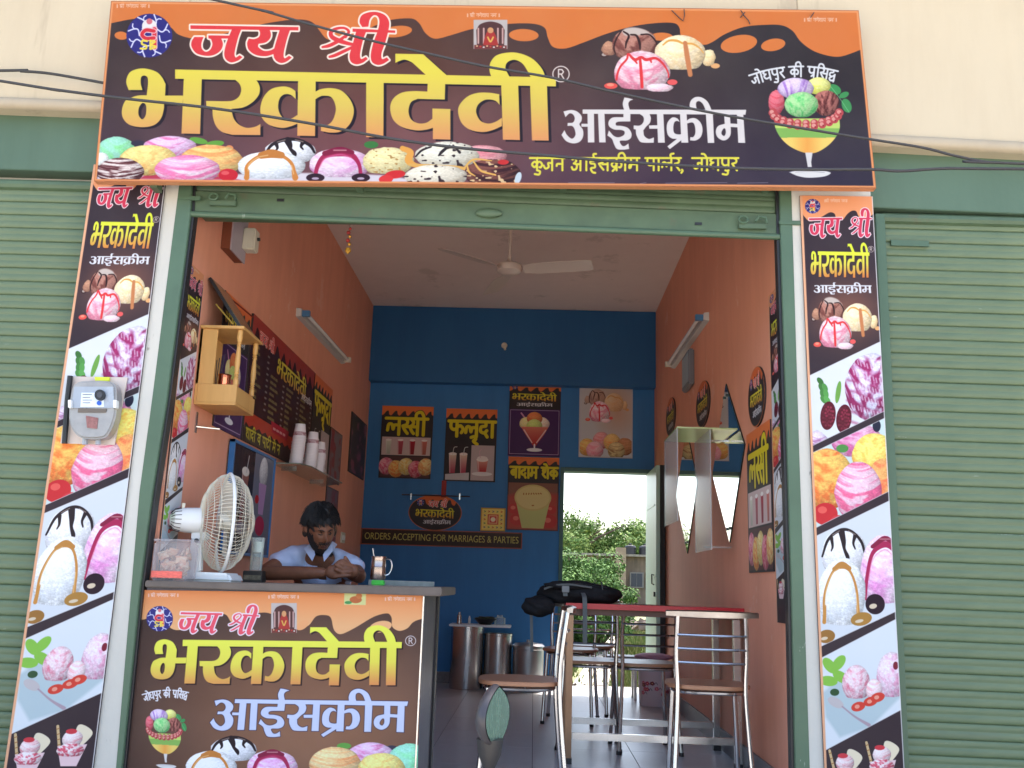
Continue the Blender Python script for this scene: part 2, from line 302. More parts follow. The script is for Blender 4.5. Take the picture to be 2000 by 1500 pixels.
RED, WHT, CRM = C3(226,68,72), C3(226,228,230), C3(250,232,215)
ORG, DRK, BRN, INK = C3(217,127,68), C3(57,51,54), C3(128,84,76), C3(40,30,42)
GL['ga']=(.75,[[(.6,0),(.6,1)],[(.24,0),(.24,.5),(.1,.62)]]); GL['nna']=(1.0,[[(.82,0),(.82,1)],[(.1,0),(.1,.5),(.28,.62),(.46,.5),(.46,0)]]); GL['ya']=(.8,[[(.62,0),(.62,1)],[(.16,0),(.24,.2),(.1,.36)],[(.1,.36),(.14,.66),(.36,.76),(.62,.6)]])
GEN = 'shri.ii._.ga.nna.e.sha.aa.ya._.na.ma.:'
def invoc(cv, T, x, y, h, col=C3(245,215,200)):
    small(cv, T, '|.|._.' + GEN + '._.|.|', x, y, h, col, .13, 1.0)
def logo(cv, T, cx, cy, r):
    t = Aff(((T.m[0, 0] * r, T.m[0, 1] * r, T.m[0, 0] * cx + T.m[0, 1] * cy + T.m[0, 2]), (T.m[1, 0] * r, T.m[1, 1] * r, T.m[1, 0] * cx + T.m[1, 1] * cy + T.m[1, 2])))
    ell(cv, t, 0, 0, 1, .95, C3(58, 55, 128))
    for k in range(8):
        a = k * math.pi / 4 + math.pi / 8; c, s = math.cos(a), math.sin(a)
        R = lambda x, y: (x * c - y * s, x * s + y * c)
        line(cv, t, [R(.4, -.16), R(.55, .05), R(.72, .02), R(.92, -.16)], .06, C3(222, 222, 245))
        line(cv, t, [R(.7, .02), R(.82, .08), R(.86, .2)], .05, C3(222, 222, 245))
    ell(cv, t, 0, -.42, .32, .3, C3(235, 230, 228)); ell(cv, t, 0, -.62, .13, .13, C3(215, 120, 130))
    line(cv, t, [(.22, -.3), (.22, .5)], .26, C3(240, 200, 205)); line(cv, t, [(.22, -.28), (.22, .5)], .18, C3(215, 60, 72))
    line(cv, t, [(.2, -.2), (-.15, -.24), (-.32, -.05), (-.15, .12), (.2, .1)], .22, C3(240, 200, 205))
    line(cv, t, [(.2, -.2), (-.15, -.24), (-.32, -.05), (-.15, .12), (.2, .1)], .15, C3(215, 60, 72))
    line(cv, t, [(-.1, .24), (-.3, .22), (-.32, .36), (-.14, .44), (-.16, .56), (-.38, .56)], .09, C3(238, 215, 90))
    line(cv, t, [(.04, .22), (.04, .58)], .09, C3(238, 215, 90)); line(cv, t, [(.04, .22), (.24, .26), (.06, .4), (.28, .48), (.04, .58)], .09, C3(238, 215, 90))
def rmark(cv, T, x, y, r, col=C3(228, 214, 206)):
    t = np.linspace(0, 2 * math.pi, 25); line(cv, T, [(x + r * math.cos(a), y + r * .95 * math.sin(a)) for a in t], r * .13, col, smooth=False)
    q = r * .55; line(cv, T, [(x - q * .55, y + q), (x - q * .55, y - q)], r * .15, col)
    line(cv, T, [(x - q * .55, y - q), (x + q * .2, y - q), (x + q * .55, y - q * .5), (x + q * .2, y), (x - q * .55, y)], r * .15, col, smooth=False); line(cv, T, [(x, y), (x + q * .6, y + q)], r * .15, col)
def shrine_photo(cv, T, x0, y0, x1, y1):
    W, H = x1 - x0, y1 - y0; f = lambda u, v: (x0 + u * W, y0 + v * H)
    poly(cv, T, [f(0, 0), f(1, 0), f(1, 1), f(0, 1)], C3(196, 186, 182))
    poly(cv, T, [f(.1, .95), f(.08, .35), (*f(.2, .15), 1), (*f(.5, .06), 1), (*f(.8, .15), 1), f(.92, .35), f(.9, .95)], C3(92, 60, 58))
    for u in (.14, .3, .72, .86): line(cv, T, [f(u, .3), f(u, .8)], .05 * W, C3(205, 165, 158))
    poly(cv, T, [f(.26, .98), (*f(.36, .5), 1), (*f(.5, .3), 1), (*f(.64, .5), 1), f(.76, .98)], C3(176, 62, 56))
    ell(cv, T, *f(.5, .36), .09 * W, .1 * H, C3(214, 158, 112)); line(cv, T, [f(.42, .6), f(.5, .75), f(.58, .6)], .05 * W, C3(226, 178, 92))
    poly(cv, T, [f(.02, 1), f(.02, .86), f(.98, .88), f(.98, 1)], C3(120, 62, 58))
    for k in range(9): ell(cv, T, *f(.1 + .1 * k, .9 + .02 * (k % 3)), .03 * W, .025 * H, (C3(230, 190, 150), C3(200, 70, 60), C3(225, 225, 220))[k % 3])
def trio(cv, T):
    """three scoops; drawn in the signboard's coordinates"""
    ell(cv, T, 1181, 108, 9, 5, C3(70, 45, 45)); ell(cv, T, 1180, 107, 5, 3, C3(190, 175, 165))
    scoop(cv, T, 1190, 96, 14, 15, C3(196, 150, 120), C3(150, 100, 85), 3, rough=.2)
    scoop(cv, T, 1240, 88, 45, 33, C3(186, 134, 118), C3(120, 70, 62), 1, .25, .35, 1., .07)
    poly(cv, T, [(1214,62),(1222,56,1),(1240,54,1),(1262,60,1),(1278,74,1),(1262,68,1),(1240,70,1),(1222,70,1)], C3(205, 190, 180), soft=2)
    for p in ([(1214,60,2),(1204,76,3),(1199,92,3),(1202,106,2)],[(1218,62,3),(1228,70,4),(1223,84,4),(1222,94,2)],[(1232,68,3),(1243,70,4),(1249,84,5),(1250,96,3)],[(1252,68,3),(1268,68,3),(1280,80,3),(1283,90,2)]): line(cv, T, p, 3, C3(58, 34, 34))
    ell(cv, T, 1397, 129, 9, 5, C3(236, 176, 118))
    scoop(cv, T, 1384, 114, 13, 18, C3(248, 226, 182), C3(235, 190, 130), 4, rough=.2)
    scoop(cv, T, 1328, 106, 50, 37, C3(252, 232, 196), C3(236, 208, 160), 2, .2, .4, .8, .04)
    line(cv, T, [(1295,88,3),(1306,80,4),(1322,80,5),(1334,85,4),(1352,86,4),(1366,94,3),(1374,104,2)], 3, C3(230, 172, 92))
    line(cv, T, [(1338,84,8),(1342,110,10),(1348,146,9)], 9, C3(205, 134, 88), soft=1)
    ell(cv, T, 1193, 168, 13, 6, C3(236, 92, 82)); ell(cv, T, 1192, 166, 7, 3, C3(248, 150, 125)); ell(cv, T, 1313, 161, 10, 5.5, C3(236, 100, 98))
    scoop(cv, T, 1254, 142, 55, 41, C3(250, 218, 222), C3(226, 140, 162), 5, .2, .45, 1., .06)
    scoop(cv, T, 1288, 172, 26, 9, C3(252, 226, 230), C3(236, 176, 190), 8, rough=.15)
    for p in ([(1226,106,4),(1224,116,4),(1212,130,4),(1206,144,4),(1204,156,4)],[(1228,106,4),(1240,117,6),(1252,112,5),(1262,117,6),(1280,114,5),(1294,124,4),(1304,140,3),(1306,152,2)],[(1250,114,5),(1252,140,6),(1254,170,6)],[(1238,116,5),(1244,124,3)],[(1270,116,5),(1272,122,3)]): line(cv, T, p, 4, C3(228, 64, 68))
def goblet(cv, T, stem=True):
    K = (1450, 100, 6.); q = lambda x, y: (x / K[2] + K[0], y / K[2] + K[1])
    Q = lambda L: [(*q(p[0], p[1]), *p[2:]) for p in L]
    for (x, y, a, b, r) in ((1080,450,80,55,.5),(1220,640,85,55,1.2),(1190,515,60,34,-.4)): ell(cv, T, *q(x, y), a / 6, b / 6, C3(72, 152, 90), r)
    line(cv, T, Q([(1020,400),(1130,540),(1250,720)]), 1., C3(130, 200, 140))
    poly(cv, T, Q([(375,790),(385,900,1),(450,1020,1),(560,1120,1),(720,1190,1),(860,1190,1),(1000,1110,1),(1100,1000,1),(1140,900,1),(1135,790)]), 0,
         fn=lambda x, y: np.where((y < q(0, 905)[1])[..., None], C3(196, 222, 118), np.where((y < q(0, 1015)[1] - 0 * x)[..., None], C3(140, 186, 96), C3(242, 212, 116) * (1 - .0 * x[..., None]) - C3(0, 40, 30) * np.clip(1 - np.abs(x - q(760, 0)[0]) / 32, 0, 1)[..., None])))
    scoop(cv, T, *q(400, 600), 16, 24, C3(226, 120, 132), C3(190, 55, 70), 1, rough=.1, flat=1)
    scoop(cv, T, *q(890, 410), 24, 17, C3(236, 236, 150), C3(208, 210, 80), 2, flat=1)
    scoop(cv, T, *q(625, 440), 35, 21, C3(226, 208, 232), C3(160, 120, 190), 3, .5, .15, 1., flat=1)
    scoop(cv, T, *q(980, 610), 25, 25, C3(186, 120, 110), C3(95, 48, 46), 4, .5, .2, 1., flat=1)
    for k in range(26):
        a = math.pi * (.02 + .96 * (k % 13) / 12); rr = 62 if k < 13 else 66
        x = 745 - math.cos(a) * (395 - (8 if k < 13 else 0)); y = 705 + math.sin(a) * (140 if k < 13 else 175) + (0 if k < 13 else 8)
        ell(cv, T, *q(x, y), 7.6, 7, C3(190, 80, 84)); ell(cv, T, *q(x - 8, y - 10), 4.2, 3.8, C3(228, 160, 150)); ell(cv, T, *q(x + 10, y + 8), 1.6, 1.6, C3(140, 40, 50))
    scoop(cv, T, *q(690, 630), 33, 25, C3(178, 226, 160), C3(96, 190, 110), 6, .4, .3, .9, flat=1)
    if stem:
        poly(cv, T, Q([(735,1190),(822,1190),(805,1300),(812,1360),(765,1360),(755,1300)]), C3(222, 218, 216))
        poly(cv, T, Q([(545,1420),(620,1405,1),(780,1398,1),(960,1405,1),(1035,1430,1),(960,1470,1),(780,1485,1),(650,1465,1)]), C3(226, 224, 222))
        line(cv, T, Q([(620,1420),(780,1412),(960,1424)]), 1., C3(170, 165, 170))
def drizzled(cv, T, x, y, rx, ry, seed, c=C3(214, 140, 70), v=True):
    """white scoop under an arch of syrup"""
    scoop(cv, T, x, y, rx, ry, C3(246, 248, 250), C3(214, 220, 226), seed, .2, .3, .5, .05)
    line(cv, T, [(x - .74 * rx, y + .74 * ry, .07 * rx), (x - .72 * rx, y, .1 * rx), (x - .4 * rx, y - .6 * ry, .1 * rx), (x, y - .76 * ry, .16 * rx), (x + .36 * rx, y - .62 * ry, .1 * rx), (x + .62 * rx, y - .1 * ry, .1 * rx), (x + .7 * rx, y + .74 * ry, .1 * rx)], 3, c)
    line(cv, T, [(x - .3 * rx, y - .7 * ry, .2 * rx), (x, y - .82 * ry, .26 * rx), (x + .3 * rx, y - .72 * ry, .2 * rx)], 3, c * .95)
    line(cv, T, [(x - .70 * rx, y + .3 * ry, .11 * rx), (x - .73 * rx, y + .74 * ry, .16 * rx)], 3, c); line(cv, T, [(x + .66 * rx, y + .3 * ry, .12 * rx), (x + .71 * rx, y + .74 * ry, .18 * rx)], 3, c)
    line(cv, T, [(x - .68 * rx, y + .3 * ry), (x - .66 * rx, y - .1 * ry), (x - .42 * rx, y - .55 * ry), (x - .1 * rx, y - .72 * ry)], .03 * rx, C3(255, 226, 176), .6, soft=1); line(cv, T, [(x + .60 * rx, y - .05 * ry), (x + .66 * rx, y + .5 * ry)], .03 * rx, C3(255, 226, 176), .6, soft=1)
def shine(cv, T, P, w):
    line(cv, T, P, w, C3(255, 236, 214), .55, soft=1)
def choco(cv, T, x, y, rx, ry, seed):
    scoop(cv, T, x, y, rx, ry, C3(246, 247, 250), C3(206, 206, 214), seed, .2, .3, .5, .05); k = C3(46, 34, 40)
    line(cv, T, [(x - .96 * rx, y + .1 * ry, .08 * rx), (x - .7 * rx, y - .55 * ry, .12 * rx), (x - .2 * rx, y - .92 * ry, .14 * rx), (x + .3 * rx, y - .9 * ry, .12 * rx), (x + .76 * rx, y - .5 * ry, .12 * rx), (x + .95 * rx, y + .05 * ry, .08 * rx)], 3, k)
    line(cv, T, [(x - .1 * rx, y - .85 * ry, .28 * rx), (x - .02 * rx, y - .5 * ry, .22 * rx), (x + .02 * rx, y - .2 * ry, .13 * rx), (x + .16 * rx, y + .1 * ry, .17 * rx), (x + .2 * rx, y + .3 * ry, .08 * rx)], 3, k)
    line(cv, T, [(x - .55 * rx, y - .62 * ry, .16 * rx), (x - .5 * rx, y - .3 * ry, .10 * rx), (x - .56 * rx, y - .12 * ry, .05 * rx)], 3, k); line(cv, T, [(x + .5 * rx, y - .72 * ry, .18 * rx), (x + .42 * rx, y - .42 * ry, .10 * rx), (x + .5 * rx, y - .2 * ry, .06 * rx)], 3, k)
    shine(cv, T, [(x - .5 * rx, y - .74 * ry), (x - .2 * rx, y - .9 * ry)], .035 * rx); shine(cv, T, [(x + .2 * rx, y - .9 * ry), (x + .5 * rx, y - .76 * ry)], .035 * rx)
def berry(cv, T, x, y, rx, ry, seed, pools=True):
    scoop(cv, T, x, y, rx, ry, C3(250, 226, 242), C3(222, 150, 205), seed, .15, .5, .8, .04); k = C3(140, 36, 72)
    line(cv, T, [(x - .8 * rx, y + .7 * ry, .12 * rx), (x - .72 * rx, y + .1 * ry, .14 * rx), (x - .5 * rx, y - .5 * ry, .16 * rx), (x, y - .74 * ry, .26 * rx), (x + .4 * rx, y - .55 * ry, .18 * rx), (x + .62 * rx, y, .12 * rx), (x + .68 * rx, y + .7 * ry, .12 * rx)], 3, C3(176, 46, 92))
    line(cv, T, [(x - .5 * rx, y - .68 * ry, .16 * rx), (x, y - .9 * ry, .2 * rx), (x + .4 * rx, y - .74 * ry, .14 * rx)], 3, k)
    line(cv, T, [(x - .66 * rx, y + .2 * ry), (x - .48 * rx, y - .35 * ry), (x, y - .6 * ry), (x + .36 * rx, y - .42 * ry)], .05 * rx, C3(236, 130, 170), .55, soft=1); shine(cv, T, [(x - .2 * rx, y - .88 * ry), (x + .2 * rx, y - .88 * ry)], .04 * rx)
    if pools:
        for s_ in (-.8, .68): ell(cv, T, x + s_ * rx, y + .85 * ry, .3 * rx, .17 * ry + .05 * rx, C3(52, 24, 44)); ell(cv, T, x + s_ * rx, y + .9 * ry, .12 * rx, .04 * rx, C3(190, 170, 190))
def bg_brown(cv, cx, cy, sx, sy, dk=DRK, br=BRN):
    g = np.exp(-((cv.X - cx) / sx) ** 2 - ((cv.Y - cy) / sy) ** 2)[..., None]
    cv.rgb[:] = dk * (1 - g) + br * g; cv.rgb += (fbm(cv.X * .02, cv.Y * .02)[..., None] - .5) * .03
def paint_sign(cv):
    T = ID; bg_brown(cv, 740, 290, 500, 230)
    g = np.exp(-((cv.X - 700) / 330) ** 2 - ((cv.Y - 90) / 90) ** 2)[..., None] * .5; cv.rgb[:] = cv.rgb * (1 - g) + C3(104, 66, 44) * g
    cv.rgb += C3(0, 0, 14) * np.clip((cv.Y - 150) / 200, 0, 1)[..., None]
    P = [(190, -30), (216, 46), (257, 38, 1), (300, 36, 1), (334, 54, 1), (349, 68, 1), (385, 76, 1), (440, 66, 1), (511, 48, 1), (545, 42, 1), (575, 38.5, 1), (600, 40, 1), (614, 47, 1), (624, 60, 1), (640, 77, 1), (670, 78, 1), (705, 64, 1), (734, 50, 1), (765, 39, 1), (804, 36.6, 1), (819, 46, 1), (831, 65, 1), (850, 76, 1), (881, 69, 1), (923, 57, 1), (994, 47, 1), (1043, 47, 1), (1064, 55, 1), (1070, 74, 1), (1080, 92, 1), (1105, 95, 1), (1138, 84, 1), (1187, 65.6, 1), (1240, 51, 1), (1289, 45, 1), (1318, 46, 1), (1327, 55, 1), (1330, 70, 1), (1345, 84, 1), (1375, 88, 1), (1392, 82, 1), (1416, 67, 1), (1453, 53, 1), (1494, 49, 1), (1527, 50, 1), (1548, 61, 1), (1564, 82, 1), (1589, 100, 1), (1621, 110, 1), (1646, 110, 1), (1690, 94), (1730, -30)]
    poly(cv, T, P, 0, fn=lambda x, y: ORG * (1 + .03 * (fbm(x * .01, y * .02)[..., None] - .5)) + C3(0, 6, 8) * (fbm(x * .02, y * .01)[..., None] - .5))
    for (x, y, a, b, r) in ((1443,86,36,17,-.17),(1510,88,24,12,-.17),(1023,69,29,12,.03),(775,62,30,11,-.12),(237,70,13,8,.1),(1292,72,22,8,0),(655,62,9,3,0)): ell(cv, T, x, y, a, b, ORG, r)
    for (x, y) in ((228, 9), (912, 27), (1570, 36)): invoc(cv, T, x, y, 6.5)
    logo(cv, T, 292, 70, 45)
    shrine_photo(cv, T, 925, 39, 991, 96)
    # the row of scoops along the foot
    poly(cv, T, [(190,346),(250,338,1),(400,342,1),(560,338,1),(740,342,1),(800,350),(800,356),(190,356)], C3(222, 214, 222), soft=3)
    poly(cv, T, [(270,350),(300,336,1),(360,340,1),(440,345,1),(470,352)], C3(190, 70, 90), soft=3)
    scoop(cv, T, 228, 296, 38, 29, C3(164, 226, 200), C3(130, 208, 130), 1, .2, .3, .6, flat=1)
    ell(cv, T, 270, 280, 14, 6, C3(60, 56, 74))
    for (x, y, r) in ((388,275,.2),(420,281,-.1)): ell(cv, T, x, y, 18, 6, C3(108, 168, 70), r)
    ell(cv, T, 448, 290, 8, 6, C3(232, 150, 100))
    scoop(cv, T, 332, 287, 52, 21, C3(240, 206, 236), C3(214, 110, 160), 2, .2, .6, 1., flat=1)
    scoop(cv, T, 413, 314, 62, 31, C3(246, 214, 140), C3(238, 150, 92), 3, .1, .8, .9, flat=1)
    scoop(cv, T, 290, 313, 56, 30, C3(248, 230, 150), C3(238, 180, 110), 4, .3, .4, .9, flat=1)
    scoop(cv, T, 199, 312, 14, 14, C3(240, 244, 240), C3(215, 225, 215), 15)
    scoop(cv, T, 236, 335, 46, 26, C3(240, 226, 220), C3(96, 52, 56), 5, .15, 1.2, 1.5)
    scoop(cv, T, 366, 332, 64, 29, C3(250, 224, 236), C3(236, 130, 175), 6, .12, .8, 1.1)
    ell(cv, T, 446, 342, 19, 12, C3(206, 44, 60)); ell(cv, T, 440, 338, 8, 4, C3(232, 96, 100))
    choco(cv, T, 567, 297, 50, 26, 7); drizzled(cv, T, 530, 325, 66, 30, 8); berry(cv, T, 664, 321, 60, 31, 9)
    ell(cv, T, 725, 283, 14, 7, C3(70, 130, 70))
    scoop(cv, T, 943, 304, 46, 20, C3(232, 170, 172), C3(204, 120, 130), 10, .15, .8, 1.)
    scoop(cv, T, 758, 316, 50, 29, C3(240, 228, 176), C3(222, 200, 140), 11, chips=C3(190, 150, 90), rough=.07)
    line(cv, T, [(786,290,10),(802,298,12),(798,314,14),(816,324,8),(850,322,4),(890,326,5)], 8, C3(236, 170, 84))
    scoop(cv, T, 873, 304, 62, 27, C3(236, 232, 214), C3(214, 204, 180), 12, chips=C3(60, 46, 50))
    for p in ([(812,306,3),(824,294,4),(842,287,3)],[(878,285,4),(864,296,6),(857,304,3)],[(885,284,3),(898,298,5)]): line(cv, T, p, 4, C3(44, 34, 40))
    line(cv, T, [(800,322,5),(850,324,4),(900,328,6),(930,340,5)], 4, C3(230, 180, 100))
    scoop(cv, T, 962, 339, 56, 28, C3(130, 82, 72), C3(66, 36, 42), 13, .1, .9, 1.2, chips=C3(226, 196, 150))
    for p in ([(905,330,3),(925,312,4),(960,314,2)],[(925,316,3),(940,334,4),(968,342,3)],[(912,322,3),(916,336,4),(928,344,2)]): line(cv, T, p, 3, C3(236, 184, 100))
    ell(cv, T, 983, 317, 11, 5, C3(206, 60, 60)); ell(cv, T, 1012, 348, 6, 12, C3(206, 220, 226), .3)
    scoop(cv, T, 851, 345, 62, 23, C3(238, 230, 210), C3(200, 186, 164), 14, chips=C3(52, 36, 44))
    ell(cv, T, 772, 341, 20, 8, C3(216, 56, 60), -.1); ell(cv, T, 754, 350, 14, 8, C3(226, 66, 66), -.1)
    trio(cv, T)
    word(cv, T, W_JAY, RED, W_JAY_STROKES, CRM, 3.2)
    word(cv, T, W_MAIN, (YEL, YEM, YEO, 140, 275), sh=INK, shd=(5.5, 3.5))
    rmark(cv, T, 1095.7, 145, 16)
    word(cv, T, W_ICE, C3(228, 221, 217))
    small(cv, T, KUNJAN, 1036, 309, 24, C3(232, 222, 80), .17, 1.07)
    import math as _m
    cxa, cya, R0 = 1563, 420, 290
    def arc(u, v):
        a = (u - 5.05) / 10.1 * .70; r = R0 - v * 20; return (cxa + r * _m.sin(a), cya - r * _m.cos(a) + 0)
    small(cv, T, JODHPUR_FAMOUS, 0, 0, 22, WHT, .16, warp=arc)
    goblet(cv, T)
    for (a, b) in (((1110, 357), (1200, 357)), ((1250, 359), (1262, 357)), ((1300, 358), (1420, 357)), ((1440, 358), (1500, 357))): line(cv, T, [a, b], .9, C3(150, 140, 150))
    # edge of the print
    P = np.array([(217, 2), (1677, 20.5), (1711, 368), (184, 354.5)], float); d = -sd_poly(P, cv.X, cv.Y)
    cv.put((slice(None), slice(None)), np.clip((5.5 - d) / 1.5, 0, 1), C3(236, 158, 104)); cv.put((slice(None), slice(None)), np.clip((d < 1.2) * .6, 0, 1), C3(150, 90, 60))
def paint_counter(cv):
    T = ID; bg_brown(cv, 620, 1430, 380, 240, C3(52, 40, 42), C3(150, 108, 84))
    k = 3.077; q = lambda x, y: (x / k + 230, y / k + 1120); Q = lambda L: [(*q(p[0], p[1]), *p[2:]) for p in L]
    poly(cv, T, Q([(100,40),(140,280),(180,270,1),(250,240,1),(320,330,1),(400,335,1),(500,290,1),(590,245,1),(650,248,1),(680,290,1),(720,300,1),(800,250,1),(880,235,1),(940,250,1),(1060,300,1),(1100,330,1),(1150,310,1),(1190,260,1),(1240,250,1),(1280,265,1),(1300,340,1),(1340,365,1),(1420,330,1),(1540,260,1),(1620,240,1),(1645,265,1),(1650,320,1),(1690,345,1),(1740,330,1),(1780,290,1),(1860,262),(1900,40)]), 0,
         fn=lambda x, y: C3(232, 146, 92) * (1 - np.clip((y - 1155) / 70, 0, 1)[..., None]) + C3(234, 180, 130) * np.clip((y - 1155) / 70, 0, 1)[..., None])
    ell(cv, T, *q(1580, 320), 22, 11, C3(234, 180, 130), -.2); ell(cv, T, *q(1110, 310), 14, 8, C3(234, 170, 120), -.6)
    for (x, y) in ((182, 122), (905, 132), (1605, 145)): invoc(cv, T, *q(x, y), 6, C3(244, 226, 232))
    poly(cv, T, Q([(1362,112),(1492,116),(1490,190),(1360,188)]), C3(214, 214, 150)); ell(cv, T, *q(1430, 158), 12, 7, C3(190, 112, 70)); ell(cv, T, *q(1450, 135), 6, 6, C3(205, 130, 80)); ell(cv, T, *q(1385, 175), 7, 3, C3(80, 150, 90))
    logo(cv, T, *q(252, 272), 26); shrine_photo(cv, T, *q(922, 178), *q(1076, 357))
    TJ = aff3((372.6, 50.5), (353.5, 1196), (582.6, 53.6), (434, 1198), (452, 122), (376, 1237)); word(cv, TJ, W_JAY, C3(232, 92, 110), W_JAY_STROKES, C3(240, 225, 235), 2.2)
    TM = aff3((342, 136), (357, 1249.5), (1085.8, 151.5), (785, 1254), (355, 262), (360, 1335.5)); word(cv, TM, W_MAIN, (C3(232, 236, 92), C3(232, 222, 92), C3(224, 146, 92), 140, 275), sh=C3(52, 34, 36), shd=(5, 3.5))
    rmark(cv, T, *q(1760, 405), 10, C3(226, 216, 220))
    TI = aff3((1138, 214.7), (459, 1366), (1457, 214.7), (797, 1370), (1148, 279), (463, 1426)); word(cv, TI, W_ICE, C3(206, 214, 240), out=C3(70, 56, 80), ow=1.2)
    TG = aff3((1565, 204), (316, 1416), (1640, 204), (353, 1418), (1565, 290), (316, 1467)); goblet(cv, TG)
    def arc(u, v):
        a = (u - 5.05) / 10.1 * .66; r = 160 - v * 14; return (330 + r * math.sin(a), 1508 - r * math.cos(a))
    small(cv, T, JODHPUR_FAMOUS, 0, 0, 16, C3(232, 232, 240), .15, warp=arc)
    choco(cv, T, 456, 1465, 45, 26, 7); drizzled(cv, T, 412, 1500, 50, 34, 8); berry(cv, T, 532, 1499, 50, 34, 9)
    ell(cv, T, 672, 1457, 14, 6, C3(108, 168, 80)); ell(cv, T, 765, 1462, 12, 6, C3(60, 60, 80))
    scoop(cv, T, 724, 1474, 44, 24, C3(238, 206, 236), C3(210, 120, 170), 2, .2, .6, 1., flat=1)
    scoop(cv, T, 800, 1490, 44, 38, C3(164, 232, 206), C3(130, 214, 150), 1, .2, .3, .6, flat=1)
    scoop(cv, T, 655, 1492, 50, 33, C3(248, 222, 168), C3(240, 166, 110), 3, .1, .8, .9, flat=1)
    scoop(cv, T, 745, 1504, 46, 34, C3(248, 236, 150), C3(240, 190, 110), 4, .3, .4, .9, flat=1)
def paint_strip(cv):
    """the tall pillar print, drawn in the photo's coordinates of the right-hand one"""
    T = ID; cv.rgb[:] = C3(62, 50, 58)
    g = np.exp(-((cv.X - 1655) / 70) ** 2 - ((cv.Y - 610) / 60) ** 2)[..., None]; cv.rgb[:] = cv.rgb * (1 - g) + C3(128, 88, 76) * g
    poly(cv, T, [(1540,350),(1569,421),(1580,432,1),(1594,430,1),(1606,423,1),(1621,415,1),(1630,418,1),(1634,429,1),(1645,430,1),(1655,418,1),(1664,412,1),(1672,413,1),(1678,424,1),(1690,428,1),(1706,418),(1740,350)], C3(238, 162, 116))
    logo(cv, T, 1587, 403, 15); small(cv, T, '|.|.' + GEN + '.|.|', 1610, 390, 5, C3(245, 222, 212), .13, 1.)
    word(cv, aff3((372.6, 50.5), (1580, 427), (774, 58), (1703, 425), (400, 122), (1590, 466)), W_JAY, C3(214, 66, 96), W_JAY_STROKES, C3(244, 226, 232), 1.6)
    word(cv, aff3((342, 136), (1597, 491), (1085.8, 151.5), (1698, 493), (355, 266), (1599, 543)), W_MAIN, (C3(228, 236, 70), C3(226, 214, 84), C3(216, 130, 74), 140, 270), sh=C3(40, 30, 36), shd=(5, 3))
    rmark(cv, T, 1701, 487, 6)
    word(cv, aff3((1138, 214.7), (1602, 557), (1457, 214.7), (1702, 557.5), (1148, 279), (1605, 572)), W_ICE, C3(226, 226, 232))
    trio(cv, box_map(1170, 52, 1406, 184, 1583, 579, 1719, 686))
    def panel(a, b, c, d, col):
        poly(cv, T, [a, b, c, d], col); line(cv, T, [a, b], 1.2, C3(235, 235, 238), smooth=False)
    L = 1500; R = 1800
    def yl(p, q, x): return p[1] + (q[1] - p[1]) * (x - p[0]) / (q[0] - p[0])
    cuts = [((1582.5,733),(1720,667)),((1590,869),(1727,803)),((1590,883),(1727,817)),((1595,1030),(1735,960)),((1596,1046),(1737,978)),((1604,1262),(1750,1194)),((1606,1284),(1752,1208)),((1614,1464),(1760,1386))]
    yy = [(yl(a, b, L), yl(a, b, R)) for a, b in cuts]
    cols = {0: C3(226, 230, 236), 2: C3(206, 224, 224), 4: C3(218, 224, 232), 6: C3(222, 230, 236)}
    def clipfill(i, painter):
        sub = Cv(cv.X, cv.Y); sub.rgb[:] = cols[i]; painter(sub)
        f = lambda k: yy[k][0] + (yy[k][1] - yy[k][0]) * (cv.X - L) / (R - L)
        m = np.clip((cv.Y - f(i)) / cv.px, 0, 1) * np.clip((f(i + 1) - cv.Y) / cv.px, 0, 1)
        cv.put((slice(None), slice(None)), m, sub.rgb)
        for k in (i, i + 1): cv.put((slice(None), slice(None)), np.clip(1.1 - np.abs(cv.Y - f(k)), 0, 1) * .8, C3(238, 238, 240))
    def p1(c):
        for k in range(7): ell(c, T, 1602 + 2.2 * k, 745 + 9 * (k % 4) + 3 * k, 9, 5, C3(90, 150, 80) * (.8 + .06 * k), .9 + .2 * (k % 3))
        ell(c, T, 1637, 766, 5, 22, C3(120, 170, 84), .15)
        scoop(c, T, 1702, 757, 52, 66, C3(226, 222, 244), C3(150, 50, 100), 21, .35, .25, 1.3, .04, flat=1)
        for k in range(5): line(c, T, [(1655, 742 + 20 * k), (1675, 748 + 20 * k), (1700, 762 + 20 * k), (1740, 768 + 20 * k)], 5, C3(158, 56, 104), .55, soft=4)
        for k in range(60):
            a_ = (k * 37) % 90; b_ = (k * 53) % 110; line(c, T, [(1660 + a_ * .8, 702 + b_), (1662 + a_ * .8, 710 + b_)], 2.4, C3(238, 236, 248), .6, soft=1)
        for (x, y) in ((1617, 812), (1648, 818)):
            ell(c, T, x, y, 15, 28, C3(96, 26, 44), .1)
            for k in range(34): ell(c, T, x + 12 * math.sin(k * 2.4) * (k / 34) ** .5, y + 24 * math.cos(k * 2.4) * (k / 34) ** .5, 2.2, 2.4, C3(140, 48, 70) * (.75 + .4 * ((k * 7) % 5) / 5))
        scoop(c, T, 1598, 862, 18, 20, C3(226, 214, 236), C3(130, 60, 110), 22, rough=.2)
